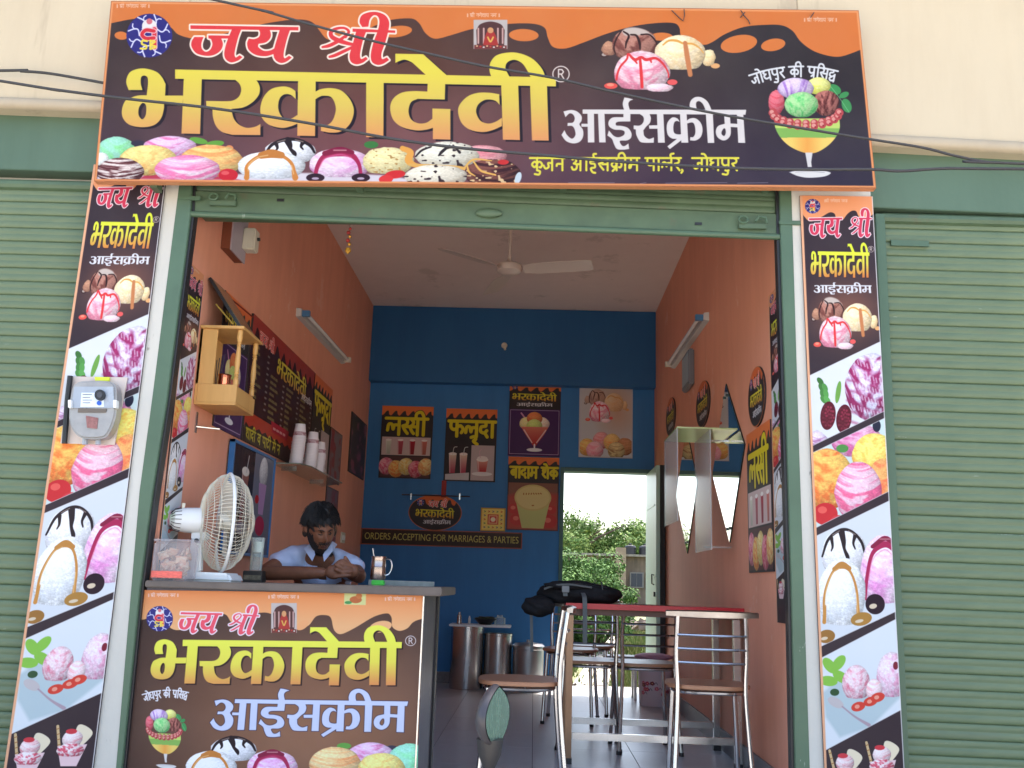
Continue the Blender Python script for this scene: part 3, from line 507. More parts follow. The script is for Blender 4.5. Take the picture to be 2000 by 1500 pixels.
    def p2(c):
        scoop(c, T, 1672, 860, 50, 34, C3(234, 190, 214), C3(208, 110, 160), 23, .2, .5, 1., flat=1)
        ell(c, T, 1712, 832, 8, 12, C3(40, 44, 66)); ell(c, T, 1645, 876, 12, 8, C3(90, 150, 80))
        scoop(c, T, 1708, 890, 44, 44, C3(248, 232, 130), C3(240, 186, 90), 24, .4, .4, 1., .03, flat=1)
        scoop(c, T, 1615, 936, 52, 60, C3(248, 200, 110), C3(238, 130, 70), 25, .3, .4, 1., .03, flat=1)
        scoop(c, T, 1722, 955, 30, 60, C3(240, 176, 110), C3(232, 120, 84), 26, .3, .4, 1., .03, flat=1)
        scoop(c, T, 1676, 962, 46, 60, C3(246, 206, 222), C3(232, 110, 150), 27, .15, .6, 1.2, .04, flat=1)
        ell(c, T, 1612, 1004, 24, 22, C3(206, 50, 58)); ell(c, T, 1606, 996, 9, 7, C3(232, 100, 92)); ell(c, T, 1640, 1020, 20, 14, C3(214, 70, 80))
    def p3(c):
        choco(c, T, 1648, 1082, 44, 50, 28); berry(c, T, 1728, 1118, 48, 74, 29, False)
        drizzled(c, T, 1644, 1162, 47, 72, 30, C3(204, 146, 76))
        for (x, y, a_, b_, k) in ((1709,1180,19,20,C3(46,26,44)),(1682,1209,21,13,C3(176,132,66)),(1614,1243,17,13,C3(160,116,60))):
            ell(c, T, x, y, a_, b_, k, -.2); ell(c, T, x - 4, y + 4, a_ * .4, b_ * .25, C3(222, 206, 180), -.2)
    def p4(c):
        poly(c, T, [(1606,1352),(1640,1330,1),(1700,1340,1),(1770,1300),(1770,1350),(1700,1420),(1640,1440),(1612,1400)], C3(186, 204, 210), soft=6)
        for (x, y, r) in ((1620,1300,.9),(1638,1295,-.9),(1618,1330,.1),(1642,1322,.6)): ell(c, T, x, y, 18, 10, C3(140, 196, 84), r)
        ell(c, T, 1630, 1352, 9, 7, C3(60, 90, 60))
        scoop(c, T, 1672, 1335, 27, 36, C3(244, 222, 230), C3(214, 130, 150), 31, .4, .4, .8); scoop(c, T, 1742, 1322, 30, 48, C3(240, 222, 234), C3(216, 150, 180), 32, .4, .4, .8)
        scoop(c, T, 1707, 1348, 16, 22, C3(250, 234, 238), C3(236, 150, 160), 33); ell(c, T, 1749, 1300, 5, 8, C3(130, 40, 60))
        for (x, y) in ((1676, 1380), (1700, 1370), (1714, 1362)): ell(c, T, x, y, 14, 9, C3(214, 74, 62), -.3); ell(c, T, x - 2, y, 5, 4, C3(238, 160, 140), -.3)
        ell(c, T, 1632, 1372, 17, 9, C3(196, 190, 192), .5); line(c, T, [(1645,1380,3),(1670,1400,4),(1697,1416,7)], 5, C3(176, 158, 170))
    clipfill(0, p1); clipfill(2, p2); clipfill(4, p3); clipfill(6, p4)
    for (x, y) in ((1650, 1490), (1722, 1474)):
        line(cv, T, [(x - 30, y - 24, 5), (x - 18, y + 26, 5)], 5, C3(214, 186, 140))
        for k in range(5): line(cv, T, [(x - 31 + 2.4 * k, y - 18 + 10 * k), (x - 26 + 2.4 * k, y - 20 + 10 * k)], 1.6, C3(160, 110, 70))
        poly(cv, T, [(x + 2, y + 2), (x + 6, y - 26, 1), (x + 24, y - 22, 1), (x + 34, y - 8, 1), (x + 14, y + 20)], C3(236, 224, 198))
        scoop(cv, T, x, y, 18, 17, C3(246, 228, 230), C3(214, 130, 140), 35); ell(cv, T, x - 4, y - 14, 10, 5, C3(208, 66, 78))
        poly(cv, T, [(x - 24, y + 14), (x + 28, y + 10), (x + 16, y + 52), (x - 12, y + 52)], C3(236, 206, 210)); scoop(cv, T, x, y + 22, 24, 14, C3(246, 232, 234), C3(206, 90, 110), 36, .4, .6, 1.2)
    # orange edge down the left side
    xl = 1562 + (cv.Y - 382) * (1610 - 1562) / (1500 - 382); cv.put((slice(None), slice(None)), np.clip(4.2 - np.abs(cv.X - xl - 1), 0, 1), C3(232, 176, 140))
    cv.put((slice(None), slice(None)), np.clip((1704 + (cv.Y - 384) * (1766 - 1704) / 1116 - cv.X < 1.6) * .8, 0, 1), C3(225, 225, 225))
def unit(w, h, col=(0, 0, 0)):
    X, Y = np.meshgrid((np.arange(w) + .5) / w, (np.arange(h) + .5) / h * (h / w)); return Cv(X, Y, col)
def head_band(cv, y, n=5, col=C3(232, 122, 66)):
    P = [(-.1, -.1), (-.1, y)]
    for k in range(n): P += [((k + .1) / n, y * .95, 1), ((k + .5) / n, y * .55, 1), ((k + .75) / n, y * .5, 1), ((k + .85) / n, y * .85, 1)]
    poly(cv, ID, P + [(1.1, y), (1.1, -.1)], col, n=3)
def rim(cv, w, col):
    h = cv.h / cv.w; m = np.minimum(np.minimum(cv.X, 1 - cv.X), np.minimum(cv.Y, h - cv.Y)); cv.put((slice(None), slice(None)), np.clip((w - m) / .004, 0, 1), col)
def mainword(cv, x0, x1, ybar, yfoot, **k):
    word(cv, aff3((342, 140), (x0 + (x1 - x0) * .124, ybar), (1085.8, 140), (x1, ybar), (342, 266), (x0 + (x1 - x0) * .124, yfoot)), W_MAIN, (C3(226, 216, 60), C3(226, 206, 60), C3(206, 140, 60), 140, 270), **k)
def iceword(cv, x0, x1, ybar, yfoot, col=C3(226, 226, 230)):
    word(cv, aff3((1138, 214), (x0 + (x1 - x0) * .114, ybar), (1457, 214), (x1, ybar), (1138, 279), (x0 + (x1 - x0) * .114, yfoot)), W_ICE, col)
def tall_glass(cv, x, y0, y1, w, c1, c2):
    poly(cv, ID, [(x - w, y0), (x + w, y0), (x + w * .7, y1), (x - w * .7, y1)], 0, fn=lambda X, Y: c1 + (c2 - c1) * np.clip((Y - y0) / (y1 - y0), 0, 1)[..., None])
    line(cv, ID, [(x - w * .8, y0 + .01), (x - w * .55, y1 - .01)], w * .2, C3(245, 240, 240), .5); ell(cv, ID, x, y0, w * 1.05, w * .4, C3(245, 238, 232))
def p_lassi():
    cv = unit(300, 430, DRK); head_band(cv, .2, 6); small(cv, ID, 'la.ssa.ii', .1, .25, .32, C3(226, 208, 40), .2, .98, out=INK, ow=.012)
    poly(cv, ID, [(.03, .62), (.97, .62), (.97, .98), (.03, .98)], C3(214, 190, 186))
    for k, c in enumerate((C3(226, 226, 206), C3(196, 84, 96), C3(176, 44, 60), C3(214, 120, 104))): tall_glass(cv, .16 + .23 * k, .68, .96, .055, c, c * .8)
    poly(cv, ID, [(.03, 1.0), (.97, 1.0), (.97, 1.41), (.03, 1.41)], C3(90, 60, 62))
    for k, (a, b) in enumerate(((C3(236, 170, 180), C3(206, 90, 120)), (C3(240, 200, 120), C3(226, 130, 70)), (C3(236, 220, 160), C3(214, 176, 90)), (C3(226, 150, 160), C3(190, 70, 90)), (C3(240, 214, 150), C3(214, 150, 90)))):
        scoop(cv, ID, .14 + .19 * k, 1.2 + .05 * (k % 2), .15, .17, a, b, k + 40, .3, .4, 1., flat=1)
    return cv
def p_faluda():
    cv = unit(300, 430, DRK); head_band(cv, .2, 6); small(cv, ID, 'pha.la.uu.da.aa', .07, .25, .3, C3(226, 208, 40), .22, 1.0, out=INK, ow=.012)
    poly(cv, ID, [(.03, .72), (.49, .72), (.49, 1.41), (.03, 1.41)], C3(58, 48, 52)); poly(cv, ID, [(.52, .72), (.97, .72), (.97, 1.41), (.52, 1.41)], C3(196, 178, 178))
    for x in (.16, .37): tall_glass(cv, x, .9, 1.28, .075, C3(232, 216, 190), C3(176, 60, 84)); line(cv, ID, [(x, .92), (x + .02, .78), (x + .08, .76)], .012, C3(220, 220, 214))
    poly(cv, ID, [(.03, 1.3), (.49, 1.26), (.49, 1.41), (.03, 1.41)], C3(206, 200, 204))
    tall_glass(cv, .74, 1.0, 1.24, .11, C3(226, 170, 150), C3(186, 60, 62)); ell(cv, ID, .74, 1.28, .2, .04, C3(232, 228, 228)); ell(cv, ID, .74, .97, .1, .04, C3(240, 230, 226)); line(cv, ID, [(.7, .96), (.68, .84), (.72, .8)], .012, C3(220, 180, 190))
    return cv
def p_badam():
    cv = unit(300, 420, DRK); head_band(cv, .16, 5); small(cv, ID, 'ba.aa.da.aa.ma._.sha.e.ka', .05, .2, .2, C3(226, 208, 40), .24, .86, out=INK, ow=.012)
    poly(cv, ID, [(.02, .5), (.98, .5), (.98, 1.38), (.02, 1.38)], C3(140, 92, 76))
    poly(cv, ID, [(.02, .75), (.3, .68), (.98, .7), (.98, 1.38), (.02, 1.38)], C3(186, 74, 62), soft=.08)
    for (x, y, r) in ((.14, 1.0, .12), (.2, 1.2, .14), (.86, 1.0, .1), (.82, 1.22, .16)): ell(cv, ID, x, y, r, r * .8, C3(196, 60, 56)); ell(cv, ID, x - .02, y - .02, r * .4, r * .3, C3(226, 120, 100))
    poly(cv, ID, [(.17, .85), (.83, .85), (.72, 1.36), (.3, 1.36)], 0, fn=lambda X, Y: C3(206, 206, 130) + (C3(176, 176, 110) - C3(206, 206, 130)) * np.clip(Y - .85, 0, 1)[..., None])
    ell(cv, ID, .5, .78, .36, .25, C3(212, 190, 120)); ell(cv, ID, .5, .78, .33, .22, C3(226, 206, 140))
    for k in range(12): ell(cv, ID, .5 + .22 * math.sin(k * 2.1) * (k / 12), .78 + .15 * math.cos(k * 2.1), .022, .012, C3(180, 120, 60), k)
    return cv
def p_sundae():
    cv = unit(300, 420, DRK); head_band(cv, .16, 5); logo(cv, ID, .1, .07, .055); mainword(cv, .05, .92, .2, .33, sh=INK, shd=(5, 3)); iceword(cv, .14, .84, .38, .44)
    poly(cv, ID, [(.0, .5), (1, .5), (1, 1.4), (0, 1.4)], C3(76, 44, 96)); line(cv, ID, [(.03, .52), (.97, .52), (.97, 1.36), (.03, 1.36), (.03, .52)], .008, C3(200, 180, 210), smooth=False)
    line(cv, ID, [(.24, .58), (.4, .78)], .03, C3(214, 150, 190))
    for (x, y, a, b) in ((.36, .78, C3(244, 232, 170), C3(226, 200, 110)), (.64, .78, C3(248, 236, 220), C3(236, 190, 170)), (.5, .68, C3(236, 150, 90), C3(206, 90, 60)), (.5, .82, C3(214, 226, 140), C3(180, 200, 90))): scoop(cv, ID, x, y, .15, .13, a, b, int(x * 50), flat=1)
    poly(cv, ID, [(.24, .84), (.34, 1.0, 1), (.44, 1.14, 1), (.48, 1.2), (.54, 1.2), (.58, 1.14, 1), (.68, 1.0, 1), (.77, .84)], 0, fn=lambda X, Y: C3(226, 130, 110) + (C3(190, 60, 60) - C3(226, 130, 110)) * np.clip((Y - .84) * 3, 0, 1)[..., None])
    line(cv, ID, [(.3, .9), (.46, 1.14)], .02, C3(240, 240, 240), .8); line(cv, ID, [(.72, .9), (.55, 1.14)], .02, C3(240, 240, 240), .8)
    line(cv, ID, [(.51, 1.18), (.51, 1.26)], .03, C3(236, 236, 240)); ell(cv, ID, .51, 1.28, .15, .035, C3(232, 232, 238))
    return cv
def p_scoops():
    cv = unit(300, 400, C3(206, 208, 214)); trio(cv, box_map(1170, 52, 1406, 184, .08, .05, .93, .72))
    for k, (x, y, a, b) in enumerate(((.16, 1.15, C3(232, 200, 120), C3(214, 130, 70)), (.42, 1.02, C3(236, 170, 170), C3(206, 90, 100)), (.62, 1.05, C3(240, 200, 130), C3(226, 140, 80)), (.86, 1.12, C3(206, 150, 110), C3(150, 90, 60)), (.3, 1.2, C3(244, 190, 200), C3(226, 120, 140)), (.7, 1.2, C3(226, 206, 150), C3(130, 90, 60)))): scoop(cv, ID, x, y, .16, .16, a, b, k + 50, flat=1)
    rim(cv, .02, C3(196, 196, 204)); return cv
def p_oval():
    cv = unit(320, 220, DRK)
    P = [(-.1, -.1), (-.1, .3)]
    for k in range(6): P += [(.06 + k * .16, .2, 1), (.1 + k * .16, .11, 1), (.14 + k * .16, .1, 1), (.17 + k * .16, .18, 1)]
    poly(cv, ID, P + [(1.1, .3), (1.1, -.1)], C3(226, 112, 62))
    logo(cv, ID, .22, .16, .07); word(cv, aff3((372, 50), (.38, .13), (774, 58), (.72, .13), (372, 120), (.38, .24)), W_JAY, RED, W_JAY_STROKES, CRM, .008)
    mainword(cv, .13, .86, .29, .44, sh=INK, shd=(5, 3)); iceword(cv, .28, .8, .49, .56)
    X = (cv.X - .5) / .5; Y = (cv.Y - .34375) / .34375; m = np.sqrt(X * X + Y * Y); cv.put((slice(None), slice(None)), np.clip((m - .955) / .02, 0, 1), C3(206, 120, 70)); return cv
def p_menu():
    cv = unit(640, 360, C3(66, 34, 40)); h = 360 / 640
    poly(cv, ID, [(-.1, -.1), (-.1, .1)] + [q for k in range(11) for q in ((.02 + k * .095, .1, 1), (.05 + k * .095, .05 + .02 * (k % 3), 1), (.07 + k * .095, .05, 1))] + [(1.1, .1), (1.1, -.1)], C3(176, 66, 56))
    word(cv, aff3((372, 50), (.1, .05), (774, 58), (.3, .05), (372, 120), (.1, .1)), W_JAY, RED, W_JAY_STROKES, CRM, .003)
    mainword(cv, .36, .86, .1, .185, sh=INK, shd=(5, 3)); iceword(cv, .78, .98, .17, .2)
    r = np.random.RandomState(3)
    for c in range(4):
        for j in range(10):
            y = .13 + j * .028 + (.08 if c > 0 else 0)
            if y > .42: continue
            x = .04 + c * .245
            for s_ in range(r.randint(2, 4)):
                w_ = .02 + .02 * r.rand(); line(cv, ID, [(x, y), (x + w_, y)], .009, C3(150, 140, 84), .8, smooth=False); line(cv, ID, [(x, y - .007), (x + w_, y - .007)], .003, C3(160, 150, 90), smooth=False); x += w_ + .008
            line(cv, ID, [(.04 + c * .245 + .185, y), (.04 + c * .245 + .205, y)], .009, C3(160, 160, 150), .8)
    poly(cv, ID, [(0, .43), (1, .43), (1, .5), (0, .5)], C3(196, 66, 44)); poly(cv, ID, [(0, .5)] + [q for k in range(12) for q in ((.02 + k * .085, .48), (.06 + k * .085, .495))] + [(1, .5), (1, .6), (0, .6)], C3(58, 38, 36))
    poly(cv, ID, [(.34, .41), (.62, .41), (.6, .46), (.36, .46)], C3(190, 36, 60)); [line(cv, ID, [(.38 + .05 * k, .44), (.41 + .05 * k, .44)], .012, C3(230, 200, 190), .8) for k in range(4)]
    small(cv, ID, 'sha.aa.da.ii._.va._.pa.aa.tta.ii._.ma.e._.na', .03, .505, .042, C3(206, 196, 50), .2, 1.25); return cv
def p_frame():
    cv = unit(300, 210, C3(52, 40, 46))
    poly(cv, ID, [(.5, 0), (1, 0), (1, .7), (.5, .7)], C3(120, 122, 140)); scoop(cv, ID, .74, .12, .11, .11, C3(225, 225, 230), C3(180, 180, 190), 3, flat=1)
    poly(cv, ID, [(.64, .2), (.84, .2), (.8, .42), (.68, .42)], C3(190, 150, 200)); ell(cv, ID, .74, .5, .12, .07, C3(190, 50, 90)); ell(cv, ID, .62, .32, .05, .03, C3(200, 40, 50))
    tall_glass(cv, .3, .16, .5, .08, C3(160, 110, 96), C3(120, 40, 60)); ell(cv, ID, .3, .54, .16, .04, C3(170, 160, 170)); line(cv, ID, [(.32, .16), (.35, .05)], .015, C3(200, 200, 200)); return cv
def p_dim(a, b, s):
    cv = unit(120, 180, a); n = fbm(cv.X * 5 + s, cv.Y * 4, 3); m = np.clip((n - .45) * 4, 0, 1)[..., None]; cv.rgb[:] = cv.rgb * (1 - m) + b * m; rim(cv, .03, a * .7); return cv
def p_tile():
    cv = unit(160, 160, C3(240, 214, 110)); rim(cv, .05, C3(206, 160, 60))
    for k in range(3):
        a = .28 + .04 * k; poly(cv, ID, [(a, a), (1 - a, a), (1 - a, 1 - a), (a, 1 - a)], (C3(206, 60, 50), C3(240, 190, 130), C3(214, 70, 60))[k])
    ell(cv, ID, .5, .5, .1, .1, C3(246, 236, 200)); k = 0
    for x in (.16, .33, .5, .67, .84):
        for y in (.16, .33, .5, .67, .84):
            if abs(x - .5) < .2 and abs(y - .5) < .2: continue
            k += 1; line(cv, ID, [(x - .03, y - .03), (x + .03, y), (x - .03, y + .03)], .022, (C3(190, 50, 40), C3(60, 120, 70), C3(60, 60, 120))[k % 3])
    return cv
# ---------------------------------------------------------------- materials
def pm(name, col, rough=.6, metal=0, var=.0, vs=6, bump=0, bs=40, spec=.5, col2=None, trans=0, coat=0, stretch=None, ior=1.45):
    m = bpy.data.materials.new(name); m.use_nodes = True; t = m.node_tree; b = t.nodes['Principled BSDF']
    b.inputs['Roughness'].default_value = rough; b.inputs['Metallic'].default_value = metal; b.inputs['Specular IOR Level'].default_value = spec
    b.inputs['Base Color'].default_value = (*col, 1); b.inputs['Transmission Weight'].default_value = trans; b.inputs['Coat Weight'].default_value = coat; b.inputs['IOR'].default_value = ior
    tc = t.nodes.new('ShaderNodeTexCoord'); src = tc.outputs['Object']
    if stretch:
        mp = t.nodes.new('ShaderNodeMapping'); mp.inputs['Scale'].default_value = stretch; t.links.new(src, mp.inputs[0]); src = mp.outputs[0]
    if var or col2:
        n = t.nodes.new('ShaderNodeTexNoise'); n.inputs['Scale'].default_value = vs; n.inputs['Detail'].default_value = 6; n.inputs['Roughness'].default_value = .62; t.links.new(src, n.inputs[0])
        cr = t.nodes.new('ShaderNodeValToRGB'); cr.color_ramp.elements[0].position = .3; cr.color_ramp.elements[1].position = .7
        a = [max(0, c * (1 - var)) for c in col]; c2 = col2 or [min(1, c * (1 + var)) for c in col]
        cr.color_ramp.elements[0].color = (*a, 1); cr.color_ramp.elements[1].color = (*c2, 1)
        t.links.new(n.outputs[0], cr.inputs[0]); t.links.new(cr.outputs[0], b.inputs['Base Color'])
        mr = t.nodes.new('ShaderNodeMapRange'); mr.inputs[3].default_value = max(.02, rough - .08); mr.inputs[4].default_value = min(1, rough + .1); t.links.new(n.outputs[0], mr.inputs[0]); t.links.new(mr.outputs[0], b.inputs['Roughness'])
    if bump:
        n2 = t.nodes.new('ShaderNodeTexNoise'); n2.inputs['Scale'].default_value = bs; n2.inputs['Detail'].default_value = 4; t.links.new(src, n2.inputs[0])
        bp = t.nodes.new('ShaderNodeBump'); bp.inputs['Strength'].default_value = bump; bp.inputs['Distance'].default_value = .01; t.links.new(n2.outputs[0], bp.inputs['Height']); t.links.new(bp.outputs[0], b.inputs['Normal'])
    return m
def lin(r, g, b):
    return tuple(((c / 255) / 12.92 if c <= 10 else (((c / 255) + .055) / 1.055) ** 2.4) for c in (r, g, b))
def streaky(name, col, dirt, rough=.8, bump=.15, amount=.5, spec=.3):
    """painted wall with damp patches and vertical streaks"""
    m = pm(name, col, rough, bump=bump, bs=30, spec=spec); t = m.node_tree; b = t.nodes['Principled BSDF']
    tc = t.nodes.new('ShaderNodeTexCoord'); mp = t.nodes.new('ShaderNodeMapping'); mp.inputs['Scale'].default_value = (4, 4, .6); t.links.new(tc.outputs['Object'], mp.inputs[0])
    n = t.nodes.new('ShaderNodeTexNoise'); n.inputs['Scale'].default_value = 1.6; n.inputs['Detail'].default_value = 8; n.inputs['Roughness'].default_value = .65; t.links.new(mp.outputs[0], n.inputs[0])
    n3 = t.nodes.new('ShaderNodeTexNoise'); n3.inputs['Scale'].default_value = .9; n3.inputs['Detail'].default_value = 5; t.links.new(tc.outputs['Object'], n3.inputs[0])
    ad = t.nodes.new('ShaderNodeMath'); ad.operation = 'ADD'; t.links.new(n.outputs[0], ad.inputs[0]); t.links.new(n3.outputs[0], ad.inputs[1])
    mr = t.nodes.new('ShaderNodeMapRange'); mr.inputs[1].default_value = .85; mr.inputs[2].default_value = 1.35; mr.inputs[4].default_value = amount; t.links.new(ad.outputs[0], mr.inputs[0])
    mx = t.nodes.new('ShaderNodeMixRGB'); mx.inputs[1].default_value = (*col, 1); mx.inputs[2].default_value = (*dirt, 1); t.links.new(mr.outputs[0], mx.inputs[0]); t.links.new(mx.outputs[0], b.inputs['Base Color'])
    return m
def print_mat(name, cv, rough=.45, gain=.9, blk=0.):
    a = np.ones((cv.h, cv.w, 4), np.float32); a[..., :3] = np.clip((cv.rgb - blk) / (1 - blk), 0, 1) * gain ** (1 / 2.2); a = a[::-1]
    im = bpy.data.images.new(name, cv.w, cv.h); im.pixels.foreach_set(np.ascontiguousarray(a).ravel()); im.update(); im.pack()
    m = bpy.data.materials.new(name); m.use_nodes = True; t = m.node_tree; b = t.nodes['Principled BSDF']
    it = t.nodes.new('ShaderNodeTexImage'); it.image = im; it.interpolation = 'Cubic'; it.extension = 'EXTEND'
    tc = t.nodes.new('ShaderNodeTexCoord'); n = t.nodes.new('ShaderNodeTexNoise'); n.inputs['Scale'].default_value = 3; n.inputs['Detail'].default_value = 6; t.links.new(tc.outputs['Object'], n.inputs[0])
    mr = t.nodes.new('ShaderNodeMapRange'); mr.inputs[1].default_value = .3; mr.inputs[2].default_value = .75; mr.inputs[3].default_value = 0; mr.inputs[4].default_value = .035; t.links.new(n.outputs[0], mr.inputs[0])
    mx = t.nodes.new('ShaderNodeMixRGB'); mx.inputs[2].default_value = (.42, .38, .33, 1); t.links.new(mr.outputs[0], mx.inputs[0]); t.links.new(it.outputs[0], mx.inputs[1]); t.links.new(mx.outputs[0], b.inputs['Base Color'])
    n2 = t.nodes.new('ShaderNodeTexNoise'); n2.inputs['Scale'].default_value = 5; t.links.new(tc.outputs['Object'], n2.inputs[0])
    bp = t.nodes.new('ShaderNodeBump'); bp.inputs['Strength'].default_value = .12; bp.inputs['Distance'].default_value = .02; t.links.new(n2.outputs[0], bp.inputs['Height']); t.links.new(bp.outputs[0], b.inputs['Normal'])
    b.inputs['Roughness'].default_value = rough; b.inputs['Specular IOR Level'].default_value = .12
    return m
# ---------------------------------------------------------------- mesh building
OFF = {}
class MB:
    def __init__(s): s.v = []; s.f = []; s.mi = []; s.uv = {}
    def add(s, vs, fs, mi=0):
        o = len(s.v); s.v += [tuple(map(float, p)) for p in vs]
        for q in fs: s.f.append(tuple(o + i for i in q)); s.mi.append(mi)
        return s
    def box(s, x0, x1, y0, y1, z0, z1, mi=0, T=None):
        V = [(x, y, z) for x in (x0, x1) for y in (y0, y1) for z in (z0, z1)]
        if T is not None: V = [T @ Vector(p) for p in V]
        return s.add(V, [(0, 1, 3, 2), (4, 6, 7, 5), (0, 4, 5, 1), (2, 3, 7, 6), (0, 2, 6, 4), (1, 5, 7, 3)], mi)
    def prism(s, P, e, mi=0):
        n = len(P); e = Vector(e); P = [Vector(p) for p in P]; V = P + [p + e for p in P]
        return s.add(V, [tuple(range(n))[::-1], tuple(range(n, 2 * n))] + [(i, (i + 1) % n, n + (i + 1) % n, n + i) for i in range(n)], mi)
    def tube(s, P, r, seg=8, mi=0, cap=True, closed=False):
        P = [Vector(p) for p in P]; n = len(P); rr = r if hasattr(r, '__len__') else [r] * n; V = []; up = None
        for i in range(n):
            a = P[i - 1] if (i or closed) else P[0]; b = P[(i + 1) % n] if (i < n - 1 or closed) else P[-1]
            d = (b - a).normalized()
            if up is None: up = d.orthogonal().normalized()
            up = (up - d * up.dot(d)).normalized(); sd = d.cross(up)
            for k in range(seg): t = 2 * math.pi * k / seg; V.append(P[i] + (up * math.cos(t) + sd * math.sin(t)) * rr[i])
        F = [(i * seg + k, i * seg + (k + 1) % seg, (i + 1) % n * seg + (k + 1) % seg, (i + 1) % n * seg + k) for i in range(n if closed else n - 1) for k in range(seg)]
        if cap and not closed: F += [tuple(range(seg))[::-1], tuple(range((n - 1) * seg, n * seg))]
        return s.add(V, F, mi)
    def lathe(s, prof, c=(0, 0, 0), seg=24, mi=0, T=None, caps=True):
        V = []; n = len(prof)
        for r, z in prof:
            for k in range(seg): t = 2 * math.pi * k / seg; V.append(Vector((r * math.cos(t), r * math.sin(t), z)))
        if T is not None: V = [T @ p for p in V]
        V = [p + Vector(c) for p in V]
        F = [(i * seg + k, i * seg + (k + 1) % seg, (i + 1) * seg + (k + 1) % seg, (i + 1) * seg + k) for i in range(n - 1) for k in range(seg)]
        if caps: F += [tuple(range(seg))[::-1], tuple(range((n - 1) * seg, n * seg))]
        return s.add(V, F, mi)
    def ball(s, c, r, seg=16, rings=10, mi=0, fn=None, T=None):
        V = []; r = r if hasattr(r, '__len__') else (r, r, r)
        for i in range(rings + 1):
            p = math.pi * i / rings
            for k in range(seg):
                t = 2 * math.pi * k / seg; q = Vector((math.sin(p) * math.cos(t), math.sin(p) * math.sin(t), math.cos(p)))
                if fn: q = fn(q)
                q = Vector((q[0] * r[0], q[1] * r[1], q[2] * r[2])); V.append((T @ q if T is not None else q) + Vector(c))
        return s.add(V, [(i * seg + k, (i + 1) * seg + k, (i + 1) * seg + (k + 1) % seg, i * seg + (k + 1) % seg) for i in range(rings) for k in range(seg)], mi)
    def build(s, name, mat, parent=None, sm=35, bevel=0, bseg=2, merge=False, off=None):
        me = bpy.data.meshes.new(name); o3 = off or (OFF.get(parent.name) if parent else None) or Vector((0, 0, 0))
        V = [(p[0] - o3[0], p[1] - o3[1], p[2] - o3[2]) for p in s.v]
        me.from_pydata(V, [], s.f); mats = mat if isinstance(mat, (list, tuple)) else [mat]
        for m in mats: me.materials.append(m)
        me.polygons.foreach_set('material_index', s.mi)
        bm = bmesh.new(); bm.from_mesh(me)
        if merge: bmesh.ops.remove_doubles(bm, verts=bm.verts, dist=1e-5)
        bmesh.ops.recalc_face_normals(bm, faces=bm.faces)
        if bevel:
            es = [e for e in bm.edges if len(e.link_faces) == 2 and e.calc_face_angle(0) > .6]
            bmesh.ops.bevel(bm, geom=es, offset=bevel, segments=bseg, affect='EDGES', clamp_overlap=True)
        bm.to_mesh(me); bm.free()
        if sm:
            me.polygons.foreach_set('use_smooth', [True] * len(me.polygons)); me.set_sharp_from_angle(angle=R(sm))
        o = bpy.data.objects.new(name, me); COL.objects.link(o)
        if parent: o.parent = parent; OFF[o.name] = o3
        elif off: o.location = off; OFF[o.name] = Vector(off)
        return o
def tag(o, label=None, cat=None, group=None, kind=None):
    if label: o['label'] = label
    if cat: o['category'] = cat
    if group: o['group'] = group
    if kind: o['kind'] = kind
    return o
def thing(name, loc, label, cat, group=None):
    o = bpy.data.objects.new(name, None); COL.objects.link(o); o.location = loc; o.empty_display_size = .1; OFF[o.name] = Vector(loc)
    return tag(o, label, cat, group)
def copy_tree(o, parent=None):
    c = o.copy(); COL.objects.link(c); c.parent = parent
    for ch in o.children: copy_tree(ch, c)
    return c
def catm(P, n=6):
    return [tuple(p) for p in crv([tuple(p) for p in P], n)]
def quad_pts(P, y): return [Vector(atY(*p, y)) for p in P]
def panel_thing(name, cor, cv, label, cat, thick=.012, rough=.38, group=None, edge=None, mat=None, frame=0, framemat=None, out=None, rnd=False, gain=.9, blk=0.):
    """a flat print: cor = TL, TR, BR, BL in the room; becomes one thing > print, board (or frame)"""
    TL, TR, BR, BL = [Vector(c) for c in cor]; n = (BL - TL).cross(TR - TL).normalized()
    ce = (TL + TR + BR + BL) / 4
    if n.dot(Vector(C) - ce) < 0: n = -n
    t = thing(name, ce, label, cat, group)
    MB().prism([TL, TR, BR, BL], -n * thick).build('board', edge or MAT['board'], t, sm=0)
    N = 6; b = MB(); V = []
    for j in range(N + 1):
        for i in range(N + 1):
            u, v = i / N, j / N; V.append(TL * (1 - u) * (1 - v) + TR * u * (1 - v) + BR * u * v + BL * (1 - u) * v + n * .0015)
    b.add(V, [(j * (N + 1) + i, (j + 1) * (N + 1) + i, (j + 1) * (N + 1) + i + 1, j * (N + 1) + i + 1) for j in range(N) for i in range(N)])
    o = b.build('print', mat or print_mat(name + '_print', cv, rough, gain, blk), t, sm=0)
    me = o.data; uv = me.uv_layers.new(name='uv')
    for l in me.loops: k = l.vertex_index; uv.data[l.index].uv = ((k % (N + 1)) / N, 1 - (k // (N + 1)) / N)
    if frame:
        L = [TL, TR, BR, BL]
        for i in range(4):
            a, c = L[i], L[(i + 1) % 4]; d = (c - a).normalized(); q = d.cross(n).normalized()
            if q.dot(ce - a) > 0: q = -q
            a2, c2 = a - d * frame, c + d * frame
            MB().prism([a2 - n * thick, c2 - n * thick, c2 - n * thick + q * frame, a2 - n * thick + q * frame] if False else [a2 + q * frame - n * thick * (1 + .01 * i), c2 + q * frame - n * thick * (1 + .01 * i), c2 - q * frame * .1 - n * thick * (1 + .01 * i), a2 - q * frame * .1 - n * thick * (1 + .01 * i)], n * (thick + .008 + .0007 * (i % 2))).build('frame_side', framemat, t, sm=0)
    return t
